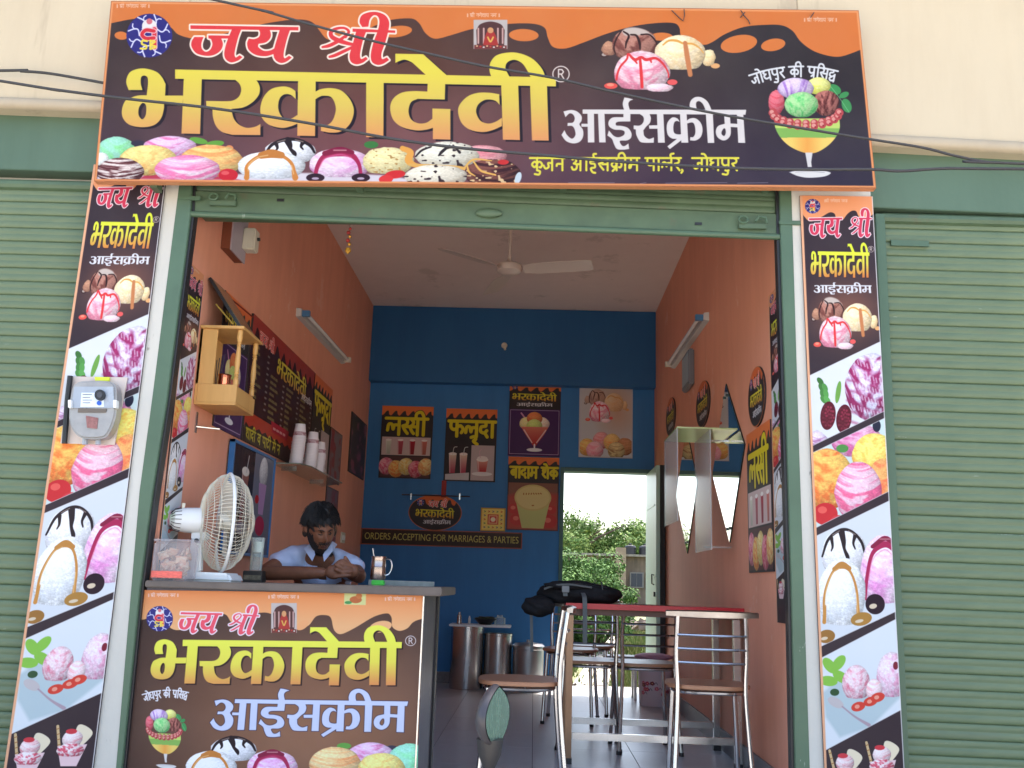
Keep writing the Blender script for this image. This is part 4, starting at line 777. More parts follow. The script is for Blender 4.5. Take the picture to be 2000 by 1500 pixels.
def quadcv(cor, w, h):
    u = (np.arange(w) + .5) / w; v = (np.arange(h) + .5) / h; U, V = np.meshgrid(u, v)
    W = sum(k[..., None] * np.array(q) for k, q in zip(((1 - U) * (1 - V), U * (1 - V), U * V, (1 - U) * V), cor))
    c = (W - C) @ M.T; return Cv(1000 + f * c[..., 0] / c[..., 2], 750 + f * c[..., 1] / c[..., 2])
def see_glass(name, col, clear, fr=1.0):
    m = pm(name, col, .14); t = m.node_tree; b = t.nodes['Principled BSDF']; tr = t.nodes.new('ShaderNodeBsdfTransparent'); tr.inputs[0].default_value = (*[.6 + .4 * c for c in col], 1)
    lw_ = t.nodes.new('ShaderNodeLayerWeight'); lw_.inputs[0].default_value = .35; mr = t.nodes.new('ShaderNodeMapRange'); mr.inputs[3].default_value = 1 - clear; mr.inputs[4].default_value = 1 - clear + clear * fr; mx = t.nodes.new('ShaderNodeMixShader'); t.links.new(lw_.outputs['Fresnel'], mr.inputs[0]); t.links.new(mr.outputs[0], mx.inputs[0]); t.links.new(tr.outputs[0], mx.inputs[1]); t.links.new(b.outputs[0], mx.inputs[2])
    t.links.new(mx.outputs[0], t.nodes['Material Output'].inputs[0]); return m
MAT = {}
MAT['board'] = pm('board_edge', lin(60, 50, 50), .6)
MAT['cream'] = streaky('cream_wall_paint', (.535, .455, .325), (.43, .35, .24), .85, .12, .5)
MAT['cream2'] = streaky('pale_pillar_paint', (.56, .545, .49), (.45, .42, .36), .8, .2, .6)
MAT['green'] = pm('green_enamel', lin(76, 100, 78), .42, var=.12, vs=3, bump=.05, bs=20)
MAT['greendk'] = pm('green_enamel_aged', lin(78, 98, 74), .5, var=.18, vs=5, bump=.06, bs=25)
MAT['slat'] = pm('shutter_paint', lin(84, 104, 78), .42, var=.10, vs=2.5, bump=.05, bs=12, col2=lin(103, 118, 88), stretch=(1, 1, 5))
MAT['orange'] = streaky('orange_wall_paint', (.80, .35, .225), (.66, .28, .18), .62, .12, .8, .4)
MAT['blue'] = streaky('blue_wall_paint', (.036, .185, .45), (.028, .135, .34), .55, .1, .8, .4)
MAT['ceil'] = streaky('ceiling_paint', (.76, .64, .58), (.66, .55, .50), .85, .1, .5)
MAT['chrome'] = pm('chromed_steel', (.56, .56, .57), .24, 1, var=.06, vs=8)
MAT['steel'] = pm('brushed_steel', (.55, .54, .53), .24, 1, var=.15, vs=3, stretch=(1, 1, .1))
MAT['white'] = pm('white_plastic', (.78, .79, .77), .35, var=.05, vs=6)
MAT['offw'] = pm('ivory_plastic', (.66, .62, .50), .4, var=.08, vs=6)
MAT['wood'] = pm('pale_wood', lin(200, 150, 84), .45, var=.16, vs=5, stretch=(1, 1, .12), col2=lin(216, 168, 100), bump=.05)
MAT['seatw'] = pm('seat_wood', lin(158, 112, 84), .35, var=.14, vs=4, stretch=(1, .15, 1), bump=.04)
MAT['red'] = pm('red_laminate', lin(176, 34, 44), .3, var=.06)
MAT['black'] = pm('black_fabric', (.016, .016, .018), .9, spec=.15, var=.3, vs=30, bump=.4, bs=120)
MAT['blackp'] = pm('black_plastic', (.02, .02, .022), .4)
MAT['glass'] = see_glass('clear_glass', (.86, .92, .88), .85, .5)
MAT['mirror'] = pm('mirror_silver', (.86, .88, .87), .015, 1)
MAT['dull'] = pm('hazy_mirror', (.60, .64, .66), .22, 1, var=.08, vs=4)
MAT['brownsq'] = pm('brown_tube', lin(150, 118, 92), .35, .4, var=.15, vs=6)
MAT['floor'] = None
MAT['cable'] = pm('cable_sheath', (.035, .034, .036), .55, bump=.3, bs=60)

def scuff(m, col, scale, stretch, thr, amt):
    """small scratches and chips: a stretched noise picks out another colour"""
    t = m.node_tree; b = t.nodes['Principled BSDF']; old = b.inputs['Base Color'].links[0].from_socket
    tc = t.nodes.new('ShaderNodeTexCoord'); mp = t.nodes.new('ShaderNodeMapping'); mp.inputs['Scale'].default_value = stretch; t.links.new(tc.outputs['Object'], mp.inputs[0])
    oi = t.nodes.new('ShaderNodeObjectInfo'); va = t.nodes.new('ShaderNodeVectorMath'); va.operation = 'ADD'; sc = t.nodes.new('ShaderNodeVectorMath'); sc.operation = 'SCALE'; sc.inputs[0].default_value = (37, 11, 53)
    t.links.new(oi.outputs['Random'], sc.inputs['Scale']); t.links.new(mp.outputs[0], va.inputs[0]); t.links.new(sc.outputs[0], va.inputs[1])
    n = t.nodes.new('ShaderNodeTexNoise'); n.inputs['Scale'].default_value = scale; n.inputs['Detail'].default_value = 5; n.inputs['Roughness'].default_value = .7; t.links.new(va.outputs[0], n.inputs[0])
    mr = t.nodes.new('ShaderNodeMapRange'); mr.inputs[1].default_value = thr; mr.inputs[2].default_value = thr + .05; mr.inputs[4].default_value = amt; t.links.new(n.outputs[0], mr.inputs[0])
    mx = t.nodes.new('ShaderNodeMixRGB'); mx.inputs[2].default_value = (*col, 1); t.links.new(mr.outputs[0], mx.inputs[0]); t.links.new(old, mx.inputs[1]); t.links.new(mx.outputs[0], b.inputs['Base Color'])
scuff(MAT['slat'], (.42, .46, .40), 5, (1, 3, 9), .70, .7); scuff(MAT['slat'], (.10, .13, .08), 1.3, (1, 2, 5), .60, .35)
scuff(MAT['green'], (.36, .40, .34), 9, (1, 1, .5), .69, .7); scuff(MAT['greendk'], (.10, .10, .06), 6, (1, 1, 1), .60, .5)
scuff(MAT['cream2'], (.22, .20, .17), 7, (1, 1, .5), .66, .8); scuff(MAT['cream'], (.36, .29, .21), 3, (1, 1, .15), .60, .45); scuff(MAT['cream'], (.30, .26, .22), 14, (1, 1, 1), .71, .6)
scuff(MAT['orange'], (.82, .50, .38), 2.5, (1, 1, 1), .63, .5); scuff(MAT['blue'], (.12, .22, .36), 6, (1, 1, 1), .69, .6); scuff(MAT['ceil'], (.50, .42, .36), 1.6, (1, 1, 1), .58, .5)
# ================================================================ SETTING
XL, XR, YF, YB, ZC = -1.651, 1.129, 4.12, 9.119, 3.56
def struct(name, mb, mat, sm=0, bevel=0, **k): return tag(mb.build(name, mat, None, sm=sm, bevel=bevel, **k), kind='structure')
# ground: one sheet, street level in front, yard level behind, out to the horizon
gm = pm('dusty_ground', (.22, .18, .11), .95, bump=.5, bs=4, vs=.6, var=.2, col2=(.13, .16, .05))
ys = [-300, -40, -8, 0, 3.9, 4.6, 5.5, 8.5, 9.5, 12, 16, 22, 30, 45, 80, 320]; xs = [-300, -60, -15, -6, -3, -1, 1, 3, 6, 15, 60, 300]
gz = lambda y: -.55 if y < 5 else (-.12 if y > 9 else -.55 + .43 * (y - 5) / 4)
g = MB(); g.add([(x, y, gz(y)) for y in ys for x in xs], [(j * 12 + i, j * 12 + i + 1, (j + 1) * 12 + i + 1, (j + 1) * 12 + i) for j in range(15) for i in range(11)]); struct('ground', g, gm)
tag(MB().box(-60, 60, -45, YF - .76, -.60, -.546).build('street', streaky('sunlit_concrete', (.50, .46, .40), (.40, .35, .28), .9, .3, .8), None, sm=0), kind='structure')
# shop floor: polished speckled tiles with real joints
fm = pm('polished_floor_tile', (.42, .405, .40), .30, var=.06, vs=30, col2=(.48, .465, .455), spec=.5, bump=.02, bs=3)
jm = pm('tile_joint', (.15, .145, .14), .8)
struct('floor', MB().box(XL - .14, XR + .14, YF - .12, YB + .12, -.12, -.004), jm)
k = 0; yy = YF - .12; til = None
fl = bpy.data.objects['floor']
nx, ny = 5, 9; tw, tl = (XR - XL) / nx, (YB - YF + .1) / ny
for j in range(ny):
    for i in range(nx):
        if til is None:
            til = MB().box(.002, tw - .002, .002, tl - .002, -.004, 0).build('tile', fm, fl, sm=0, off=Vector((0, 0, 0))); q = til
        else: q = til.copy(); COL.objects.link(q)
        q.location = (XL + i * tw, YF - .1 + j * tl, 0)
# plinth and steps to the street
struct('plinth', MB().box(-6.5, 6.5, YF - .1, YF + .5, -.6, -.125), MAT['cream2'])
struct('steps', MB().box(XL - .2, XR + .2, YF - .42, YF - .102, -.6, -.28).box(XL - .2, XR + .2, YF - .74, YF - .422, -.6, -.44), pm('step_stone', (.24, .22, .2), .8, var=.2, vs=8, bump=.2))
# walls
struct('wall_left', MB().box(XL - .14, XL, YF + .07, YB + .14, -.1, ZC + .2), MAT['orange'])
struct('wall_right', MB().box(XR, XR + .14, YF + .02, YB + .14, -.1, ZC + .2), MAT['orange'])
DX0, DX1, DZ = .232, 1.10, 1.985
struct('wall_back', MB().box(XL, DX0, YB, YB + .14, 0, ZC).box(DX0, XR, YB, YB + .14, DZ, ZC).box(DX1, XR, YB, YB + .14, 0, DZ), MAT['blue'])
struct('ceiling', MB().box(XL - .14, XR + .14, YF + .18, YB + .14, ZC, ZC + .16), MAT['ceil'])
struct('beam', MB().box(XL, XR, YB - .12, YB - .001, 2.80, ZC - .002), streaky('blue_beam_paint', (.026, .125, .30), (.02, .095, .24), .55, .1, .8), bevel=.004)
struct('skirting_right', MB().box(XR - .012, XR - .001, YF + .1, YB - .002, .001, .115), pm('skirting_stone', (.17, .165, .17), .4, var=.3, vs=60))
struct('skirting_left', MB().box(XL + .001, XL + .012, YF + .1, YB - .002, .001, .115), MAT_SK := bpy.data.materials['skirting_stone'])
struct('skirting_back', MB().box(XL + .013, DX0 - .02, YB - .012, YB - .001, .001, .10), MAT_SK)
# the neighbours' bays and the wall above: building shell
struct('wall_neighbour_left', MB().box(-6.5, -2.10, YF + .1, YF + .3, -.12, 3.1).box(-2.10, XL - .145, YF + .06, YF + .3, -.12, 3.1), MAT['cream2'])
struct('wall_neighbour_right', MB().box(1.52, 6.5, YF + .1, YF + .3, -.12, 3.1).box(XR + .145, 1.52, YF + .06, YF + .3, -.12, 3.1), MAT['cream2'])
lt = [Vector(atY(-120, 207.5, 4.06)), Vector(atY(198.4, 219.5, 4.06))]; rt = [Vector(atY(1705.6, 284.8, 4.06)), Vector(atY(2100, 306, 4.06))]
def ext(a, b, x): t = (x - a.x) / (b.x - a.x); return a.lerp(b, t)
def wall_px(name, a, b, x0, x1, ztop, y0, y1, mat, dz=0):
    p, q = ext(a, b, x0), ext(a, b, x1)
    return struct(name, MB().prism([(p.x, y0, p.z + dz), (q.x, y0, q.z + dz), (q.x, y0, ztop), (p.x, y0, ztop)], (0, y1 - y0, 0)), mat, bevel=.004)
wall_px('wall_upper_left', *lt, -6.5, -1.72, 4.9, 4.06, 4.32, MAT['cream'])
wall_px('wall_upper_right', *rt, 1.175, 6.5, 4.9, 4.06, 4.32, MAT['cream'])
struct('wall_upper_centre', MB().box(-1.718, 1.173, 4.06, 4.32, 2.98, 4.9), MAT['cream'])
bandm = streaky('cream_band_shade', (.44, .37, .27), (.30, .25, .18), .85, .2, .5)  # darker cream for the mouldings: underside shade painted into the colour
for nm, (a, b), x0, x1 in (('moulding_left', lt, -6.5, -2.03), ('moulding_right', rt, 1.47, 6.5)):
    p, q = ext(a, b, x0), ext(a, b, x1); prof = [(4.058, 0), (4.036, .004), (4.026, .022), (4.034, .048), (4.058, .062)]
    m = MB(); n = len(prof); m.add([(e.x, y, e.z - .004 + z) for e in (p, q) for y, z in prof], [(i, i + 1, n + i + 1, n + i) for i in range(n - 1)] + [tuple(range(n))[::-1], tuple(range(n, 2 * n)), (0, n, 2 * n - 1, n - 1)]); struct(nm, m, bandm, sm=60)
struct('roof_slab', MB().box(-6.6, 6.6, 3.25, 9.6, 4.9, 5.05), MAT['cream'])
struct('pillar_left', MB().box(-2.088, -1.668, 4.09, 4.12, -.12, 3.0).box(-2.088, -1.70, 4.1205, 4.17, -.12, 3.0), MAT['cream2'], bevel=.006)
struct('pillar_right', MB().box(1.112, 1.488, 4.09, 4.12, -.12, 2.95).box(1.14, 1.475, 4.1205, 4.17, -.12, 2.95), MAT['cream2'], bevel=.006)
# lintels over the neighbours' shutters
for nm, (a, b), x0, x1, dz in (('lintel_left', lt, -6.5, -2.02, (Vector(atY(0, 331.5, 4.13)), Vector(atY(181, 336.8, 4.13)))), ('lintel_right', rt, 1.478, 6.5, (Vector(atY(1715, 406.4, 4.13)), Vector(atY(2000, 418.6, 4.13))))):
    p, q = ext(a, b, x0), ext(a, b, x1); p2, q2 = ext(*dz, x0), ext(*dz, x1)
    struct(nm, MB().prism([(p.x, 4.125, p2.z), (q.x, 4.125, q2.z), (q.x, 4.125, q.z + .06), (p.x, 4.125, p.z + .06)], (0, .1, 0)), streaky('green_lintel_paint_' + nm[7:], lin(86, 108, 90), lin(76, 96, 78), .5, .1, .7), bevel=.003)
# ---------------------------------------------------------------- rolling shutters of the neighbours
PITCH = .0652
prof = [(0, .0), (.0022, .0045), (.0045, .0062), (.012, .0082), (.020, .0085), (.028, .0076), (.0325, .0052), (.0355, .0050), (.040, .0066), (.048, .0078), (.0565, .0074), (.0615, .0058), (.0642, .0015), (PITCH, 0)]
def slat_mb(L):
    m = MB(); n = len(prof)
    m.add([(x, -d, z) for x in (0, L) for z, d in prof], [(i, i + 1, n + i + 1, n + i) for i in range(n - 1)]); return m
def shutter(name, x0, x1, ztop, tilt, label):
    t = thing(name, (x0, 4.165, 0), label, 'shutter', 'closed rolling shutters of the neighbouring shops')
    t.rotation_euler = (0, tilt, 0)
    s0 = slat_mb(x1 - x0).build('slat', MAT['slat'], t, sm=50, off=Vector((0, 0, 0)))
    n = int((ztop + .14) / PITCH)
    rnd_ = random.Random(len(name) + int(x0 * 10))
    for k in range(n):
        q = s0 if k == 0 else s0.copy()
        if k: COL.objects.link(q); q.parent = t
        q.location = (0, rnd_.uniform(-.0012, .0012), -.12 + k * PITCH)
    MB().box(0, x1 - x0, .004, .02, -.12, ztop).build('backing', MAT['greendk'], t, sm=0, off=Vector((0, 0, 0)))
    g = x1 - x0 if x0 < 0 else -.05
    gx = (x1 - x0 - .004, x1 - x0 + .036) if x0 < 0 else (-.040, .004)
    MB().box(gx[0], gx[1], -.03, .02, -.12, ztop - .005).build('guide_rail', MAT['green'], t, sm=0, bevel=.003, off=Vector((0, 0, 0)))
    MB().tube([(0, -.006, ztop - .02), (x1 - x0, -.006, ztop - .02)], .026, 10).build('roller_lip', MAT['greendk'], t, off=Vector((0, 0, 0)))
    if x0 > 0:
        m = MB(); m.box(.03, .2, -.022, -.012, ztop - .155, ztop - .128); m.build('bolt_strap', MAT['green'], t, sm=0, off=Vector((0, 0, 0)))
    return t
shutter('rolling_shutter', -6.0, -2.135, 2.72, .006, 'closed green ribbed rolling shutter of the shop on the left side')
shutter('rolling_shutter', 1.538, 6.0, 2.62, .008, 'closed green ribbed rolling shutter right of the open shop')
# ---------------------------------------------------------------- the open shop's own shutter
os_ = thing('raised_shutter', (-.27, 4.1, 2.55), 'raised green rolling shutter with lock bar above the open doorway', 'shutter')
def pxprism(P, y, d): return [Vector(atY(*p, y)) for p in P], (0, d, 0)
m = MB(); m.prism(*pxprism([(374, 372), (1525, 418), (1522, 461), (372, 416)], 4.105, .04)); m.build('bottom_bar', MAT['greendk'], os_, sm=0, bevel=.003)
a, b = Vector(atY(372, 418, 4.10)), Vector(atY(1522, 463, 4.10)); MB().tube([a, b], .014, 10).build('bar_lip', MAT['green'], os_)
for i, (dy, y0) in enumerate(((0, 4.125), (-19, 4.13), (-38, 4.135))):
    p, q = Vector(atY(378, 369 + dy * 1.0, y0)), Vector(atY(1525, 414 + dy * 1.05, y0)); L = (q - p).length
    o = slat_mb(L).build('slat', MAT['greendk'], os_, sm=50, off=Vector((0, 0, 0))); o.location = Vector((p.x, y0, p.z - .012)) - OFF[os_.name]; o.rotation_euler = (0, -math.atan2(q.z - p.z, q.x - p.x), 0); OFF.pop(o.name)
MB().box(-1.63, 1.10, 4.15, 4.30, 2.57, 3.05).build('roller_box', MAT['greendk'], os_, sm=0, bevel=.004)
c = Vector(atY(955, 416, 4.095)); m = MB(); m.ball(c, (.062, .014, .022), 20, 10); m.build('centre_handle', MAT['greendk'], os_)
for px, py in ((548, 391), (1364, 437)):
    c = Vector(atY(px, py, 4.103)); MB().box(c.x - .016, c.x + .016, 4.1, 4.106, c.z - .006, c.z + .006).build('key_slot', MAT['blackp'], os_, sm=0)
for px, py, s_ in ((440, 392, 1), (1472, 437, -1)):
    c = Vector(atY(px, py, 4.1)); lk = MB(); lk.box(c.x - .07, c.x + .055, 4.086, 4.103, c.z - .028, c.z - .004); L = lk.build('lock_hasp', MAT['greendk'], os_, sm=0, bevel=.002)
    t_ = MB(); t_.tube([(c.x - .05 + .02 * math.cos(t) * s_, 4.082, c.z + .012 + .016 * math.sin(t)) for t in np.linspace(0, 2 * math.pi, 13)[:-1]], .005, 6, closed=True)
    t_.tube([(c.x + .005, 4.082, c.z + .004), (c.x + .02, 4.078, c.z + .026), (c.x + .05, 4.08, c.z + .022), (c.x + .055, 4.082, c.z - .002)], .006, 6); t_.build('ring', MAT['green'], L)
    MB().box(c.x - .16 * s_ - .05, c.x - .16 * s_ + .05, 4.08, 4.09, c.z - .008, c.z + .012).build('bolt', MAT['green'], os_, sm=0, bevel=.002)
for side, outr, innr in (('left', [(352, 340), (298, 769), (272, 960), (226, 1500), (212, 1660)], [(376, 340), (372, 420), (326, 780), (298, 960), (273, 1150), (238, 1500), (223, 1660)]),
                         ('right', [(1545, 340), (1562, 900), (1582, 1500), (1588, 1660)], [(1522, 340), (1524, 455), (1535, 800), (1546, 1170), (1553, 1500), (1557, 1660)])):
    P_ = [Vector(atY(*p, 4.085)) for p in outr] + [Vector(atY(*p, 4.085)) for p in innr[::-1]]
    MB().prism(P_, (0, .085, 0)).build('door_guide', MAT['green'], os_, sm=0, bevel=.003)
    s_ = 7 if side == 'left' else -7
    P_ = [Vector(atY(*p, 4.10)) for p in innr] + [Vector(atY(p[0] + s_, p[1], 4.10)) for p in innr[::-1]]
    MB().prism(P_, (0, .05, 0)).build('guide_channel', MAT['blackp'], os_, sm=0)
# ---------------------------------------------------------------- signboard
sc_ = [Vector(atY(*p, 3.96)) for p in ((217, 2), (1677, 20.5), (1711, 368), (184, 354.5))]
cv = quadcv(sc_, 1800, 470); paint_sign(cv)
sgn = panel_thing('signboard', sc_, cv, 'large orange and brown ice cream parlour signboard above the open doorway', 'signboard', thick=.035, edge=pm('sign_edge', lin(206, 140, 96), .5), rough=.45, gain=.66, blk=.055)
for px in (300, 700, 1100, 1500):
    p = Vector(atY(px, 366, 4.0)); MB().box(p.x - .015, p.x + .015, 3.996, 4.06, p.z - .002, p.z + .03).build('bracket', MAT['greendk'], sgn, sm=0)
for P in ([(1312, 20), (1326, 34), (1334, 41), (1337, 30), (1336, 18)], [(1447, 20), (1453, 30), (1462, 40), (1465, 47)], [(1455, 24), (1446, 34)], [(1590, 24), (1583, 34)]):
    MB().tube([Vector(atY(x, y, 3.952)) for x, y in P], .0022, 5).build('loose_wire', MAT['cable'], sgn)
# pillar prints
rc = [Vector(atY(*p, 4.08)) for p in ((1562, 382), (1704, 384), (1774, 1640), (1616, 1640))]
cvs = quadcv(rc, 240, 1800); paint_strip(cvs); smat = print_mat('strip_print', cvs, .4, .77, .045)
panel_thing('pillar_poster', rc, None, 'tall ice cream poster on the pillar right of the doorway', 'poster', mat=smat, thick=.008, group='tall strip posters of ice cream')
zr = lambda z: 1.871 + (z - 1.834) * 1.057
lc = [Vector((-2.0956, 4.08, zr(2.670))), Vector((-1.7490, 4.08, zr(2.672))), Vector((-1.7765, 4.08, zr(-.034))), Vector((-2.1450, 4.08, zr(-.046)))]
panel_thing('pillar_poster', lc, None, 'tall ice cream poster behind the electricity meter on the left pillar', 'poster', mat=smat, thick=.008, group='tall strip posters of ice cream')
panel_thing('wall_poster', [Vector((XL + .006, 4.20, 2.33)), Vector((XL + .006, 4.40, 2.33)), Vector((XL + .006, 4.40, .81)), Vector((XL + .006, 4.20, .81))], None, 'narrow ice cream strip poster inside on the left wall beside the wooden shrine', 'poster', mat=smat, thick=.004)
panel_thing('wall_poster', [Vector((XR - .006, 4.53, 2.33)), Vector((XR - .006, 4.17, 2.33)), Vector((XR - .006, 4.17, .875 - .105)), Vector((XR - .006, 4.53, .875 - .105))], None, 'narrow ice cream strip poster inside on the right wall next to the door guide', 'poster', mat=smat, thick=.004)
# ---------------------------------------------------------------- electricity meter on the left pillar
P = lambda x, y, d=4.0: Vector(atY(110 + x / 9.371, 720 + y / 9.375, d))
et = thing('electricity_meter', P(650, 750, 4.03), 'grey see-through electricity meter box on the left pillar', 'electricity meter')
MB().prism([P(240, 140, 4.066), P(1300, 160, 4.066), P(1060, 1395, 4.066), (P(75, 1365, 4.066))], (0, .008, 0)).build('backing_paper', pm('grey_board', lin(206, 192, 182), .8, var=.08), et, sm=0)
gb = pm('meter_plastic', lin(160, 168, 178), .25, var=.1, vs=10); gc = pm('meter_cover', (.92, .93, .95), .04, trans=1, ior=1.08)
out = [(290, 340, 1), (400, 240, 1), (700, 215, 1), (980, 235, 1), (1080, 330, 1), (1100, 600), (1070, 900, 1), (960, 1170, 1), (840, 1270, 1), (480, 1275, 1), (300, 1140, 1), (225, 930, 1), (225, 640), (250, 500)]
MB().prism([P(*p, 4.0) for p in pathpts(out, 5)], (0, .065, 0)).build('body', pm('meter_body', lin(150, 148, 146), .3, var=.15, vs=14, coat=.5), et, sm=30, bevel=.008, bseg=3)
MB().prism([P(330, 330, 3.996), P(1040, 330, 3.996), P(1060, 720, 3.996), P(270, 720, 3.996)], (0, .0075, 0)).build('face', gb, et, sm=0)
MB().prism([P(460, 440, 3.993), P(860, 440, 3.993), P(870, 700, 3.993), P(440, 700, 3.993)], (0, .004, 0)).build('label', pm('meter_label', lin(214, 226, 240), .5, var=.06, vs=40), et, sm=0)
for k in range(4):
    m_ = MB(); m_.prism([P(480, 470 + 50 * k, 3.9915), P(650 - 30 * (k % 2), 470 + 50 * k, 3.9915), P(650 - 30 * (k % 2), 480 + 50 * k, 3.9915), P(480, 480 + 50 * k, 3.9915)], (0, .001, 0)); m_.build('print_line', MAT['board'], et, sm=0)
pr = [P(790 + 95 * math.cos(t), 480 + 100 * math.sin(t), 3.98) for t in np.linspace(0, 2 * math.pi, 25)[:-1]]; dl = MB().prism(pr, (0, .012, 0)).build('knob', MAT['blackp'], et, bevel=.001)
pr = [P(790 + 50 * math.cos(t), 480 + 52 * math.sin(t), 3.977) for t in np.linspace(0, 2 * math.pi, 19)[:-1]]; MB().prism(pr, (0, .003, 0)).build('knob_ring', pm('dark_grey', (.06, .06, .07), .4), dl)
pr = [P(780 + 42 * math.cos(t), 630 + 42 * math.sin(t), 3.989) for t in np.linspace(0, 2 * math.pi, 19)[:-1]]; MB().prism(pr, (0, .003, 0)).build('blue_button', pm('blue_dot', lin(40, 90, 190), .4), et)
MB().prism([P(700, 150, 4.05), P(970, 155, 4.05), P(960, 225, 4.05), P(710, 220, 4.05)], (0, .01, 0)).build('yellow_tag', pm('yellow_tape', lin(214, 220, 60), .6), et, sm=0)
for x in (210, 1035): MB().prism([P(x, 570, 3.98), P(x + 60, 570, 3.98), P(x + 55, 720, 3.98), P(x, 715, 3.98)], (0, .03, 0)).build('clip', MAT['white'], et, sm=0, bevel=.002)
for x in (480, 720): MB().tube([P(x + 50, 1240, 4.04), P(x + 45, 1390, 4.04)], .012, 8).build('cable_gland', gb, et)
MB().prism([P(400, 725, 3.995), P(920, 740, 3.995), P(900, 800, 3.995), P(390, 800, 3.995)], (0, .01, 0)).build('terminal_strip', pm('brown_strip', lin(104, 94, 84), .5), et, sm=0)
MB().prism([P(540, 860, 3.996), P(760, 900, 3.996), P(740, 1100, 3.996), P(560, 1080, 3.996)], (0, .009, 0)).build('terminal_block', pm('red_wires', lin(142, 96, 92), .5, var=.3, vs=60), et, sm=0)
tag(MB().tube([P(255, 135, 4.05), P(200, 600, 4.05), P(150, 1370, 4.05)], .012, 8).build('conduit', MAT['blackp'], None, off=P(150, 1370, 4.05)), 'black cable conduit running down beside the electricity meter', 'conduit')
# ---------------------------------------------------------------- counter
ct = thing('counter', (-1.06, 4.5, 0), 'shop counter with large printed ice cream front panel', 'counter')
cq = [Vector(atY(*p, 4.115)) for p in ((282, 1152.5), (828, 1160), (813, 1560), (242, 1560))]
cv = quadcv(cq, 900, 620); paint_counter(cv)
pc = MB(); N = 6
pc.add([cq[0] * (1 - u) * (1 - v) + cq[1] * u * (1 - v) + cq[2] * u * v + cq[3] * (1 - u) * v for v in np.linspace(0, 1, 7) for u in np.linspace(0, 1, 7)], [(j * 7 + i, j * 7 + i + 1, (j + 1) * 7 + i + 1, (j + 1) * 7 + i) for j in range(6) for i in range(6)])
o = pc.build('front_print', print_mat('counter_print', cv, .4, .80, .045), ct, sm=0); uv = o.data.uv_layers.new(name='uv')
for l in o.data.loops: k = l.vertex_index; uv.data[l.index].uv = ((k % 7) / 6, 1 - (k // 7) / 6)
ctm = pm('counter_stone', lin(84, 74, 70), .4, var=.14, vs=9, col2=lin(98, 87, 80)); dkp = pm('dark_laminate', (.05, .045, .065), .34, var=.3, vs=5, stretch=(6, 6, .4))
MB().box(-1.648, cq[1].x - .003, 4.118, 4.78, .0, .842).build('cabinet_body', dkp, ct, sm=0)
MB().box(cq[1].x - .003, cq[1].x + .003, 4.112, 4.125, 0, .842).build('edge_trim', MAT['steel'], ct, sm=0)
MB().box(cq[1].x - .002, cq[1].x + .006, 4.70, 4.78, 0, .842).build('corner_strip', MAT['blackp'], ct, sm=0)
a, b = Vector(atY(282, 1136, 4.09)), Vector(atY(867, 1143, 4.17))
MB().prism([(-1.648, 4.09, .8435), (b.x, 4.09, .8445), (b.x, 4.09, .882), (-1.648, 4.09, .872)], (0, .72, 0)).build('counter_top', ctm, ct, sm=0, bevel=.004)
tz = lambda x: .872 + (x - a.x) / (b.x - a.x) * .010
# ---------------------------------------------------------------- table fan
fc = Vector(atY(440, 1020, 4.38)); ax = Vector((math.cos(R(27)), math.sin(R(27)), 0)); Q = ax.to_track_quat('Z', 'Y').to_matrix().to_4x4()
ft = thing('table_fan', (fc.x - .06, 4.36, tz(fc.x)), 'cream table fan with wire guard standing on the left of the counter', 'fan')
wire = MAT['offw']; rr = .222
def ringpts(r, z, n=48): return [fc + Q.to_3x3() @ Vector((r * math.cos(t), r * math.sin(t), z)) for t in np.linspace(0, 2 * math.pi, n + 1)[:-1]]
MB().tube(ringpts(rr, 0), .0075, 8, closed=True).build('guard_rim', MAT['white'], ft)
gm_ = MB()
for k in range(72):
    t = 2 * math.pi * k / 72; d = Vector((math.cos(t), math.sin(t), 0))
    for side in (-1, 1):
        pts = [fc + Q.to_3x3() @ (d * r_ + Vector((0, 0, side * z))) for r_, z in ((.05, .115), (.11, .105), (.17, .078), (.21, .038), (rr, 0))]
        gm_.tube(pts, .0014, 4, cap=False)
for r_, z in ((.05, .115), (.09, .109), (.13, .099), (.17, .078), (.20, .052)):
    for s_ in (-1, 1): gm_.tube(ringpts(r_, z * s_), .0016, 4, closed=True)
tag(gm_.build('guard_wires', wire, ft), kind='stuff')
for s_ in (-1, 1): MB().lathe([(0.001, 0), (.045, 0), (.05, .006), (.04, .012), (.001, .014)], T=Q.to_3x3().to_4x4() @ Matrix.Translation((0, 0, s_ * .115)), c=fc).build('guard_cap', wire, ft)
bl = pm('fan_blade_plastic', (.66, .62, .52), .3)
for k in range(3):
    m = MB(); V = []
    for i in range(7):
        r_ = .03 + .165 * i / 6; wd = .06 + .10 * math.sin(math.pi * (i / 6) ** .8)
        for j in (-1, 0, 1):
            t = 2 * math.pi * k / 3 + j * wd / r_ * .55 if i else 2 * math.pi * k / 3 + j * .5; V.append(fc + Q.to_3x3() @ Vector((r_ * math.cos(t), r_ * math.sin(t), j * .022)))
    m.add(V, [(i * 3 + j, i * 3 + j + 1, (i + 1) * 3 + j + 1, (i + 1) * 3 + j) for i in range(6) for j in range(2)]); m.build('blade', bl, ft)
MB().lathe([(.001, -.03), (.035, -.03), (.04, .02), (.03, .035), (.001, .04)], T=Q.to_3x3().to_4x4(), c=fc).build('hub', bl, ft)
mt = MB().lathe([(.001, -.245), (.022, -.243), (.045, -.225), (.052, -.20), (.056, -.17), (.060, -.112), (.058, -.104), (.001, -.10)], T=Q.to_3x3().to_4x4(), c=fc, seg=28).build('motor_housing', MAT['white'], ft)
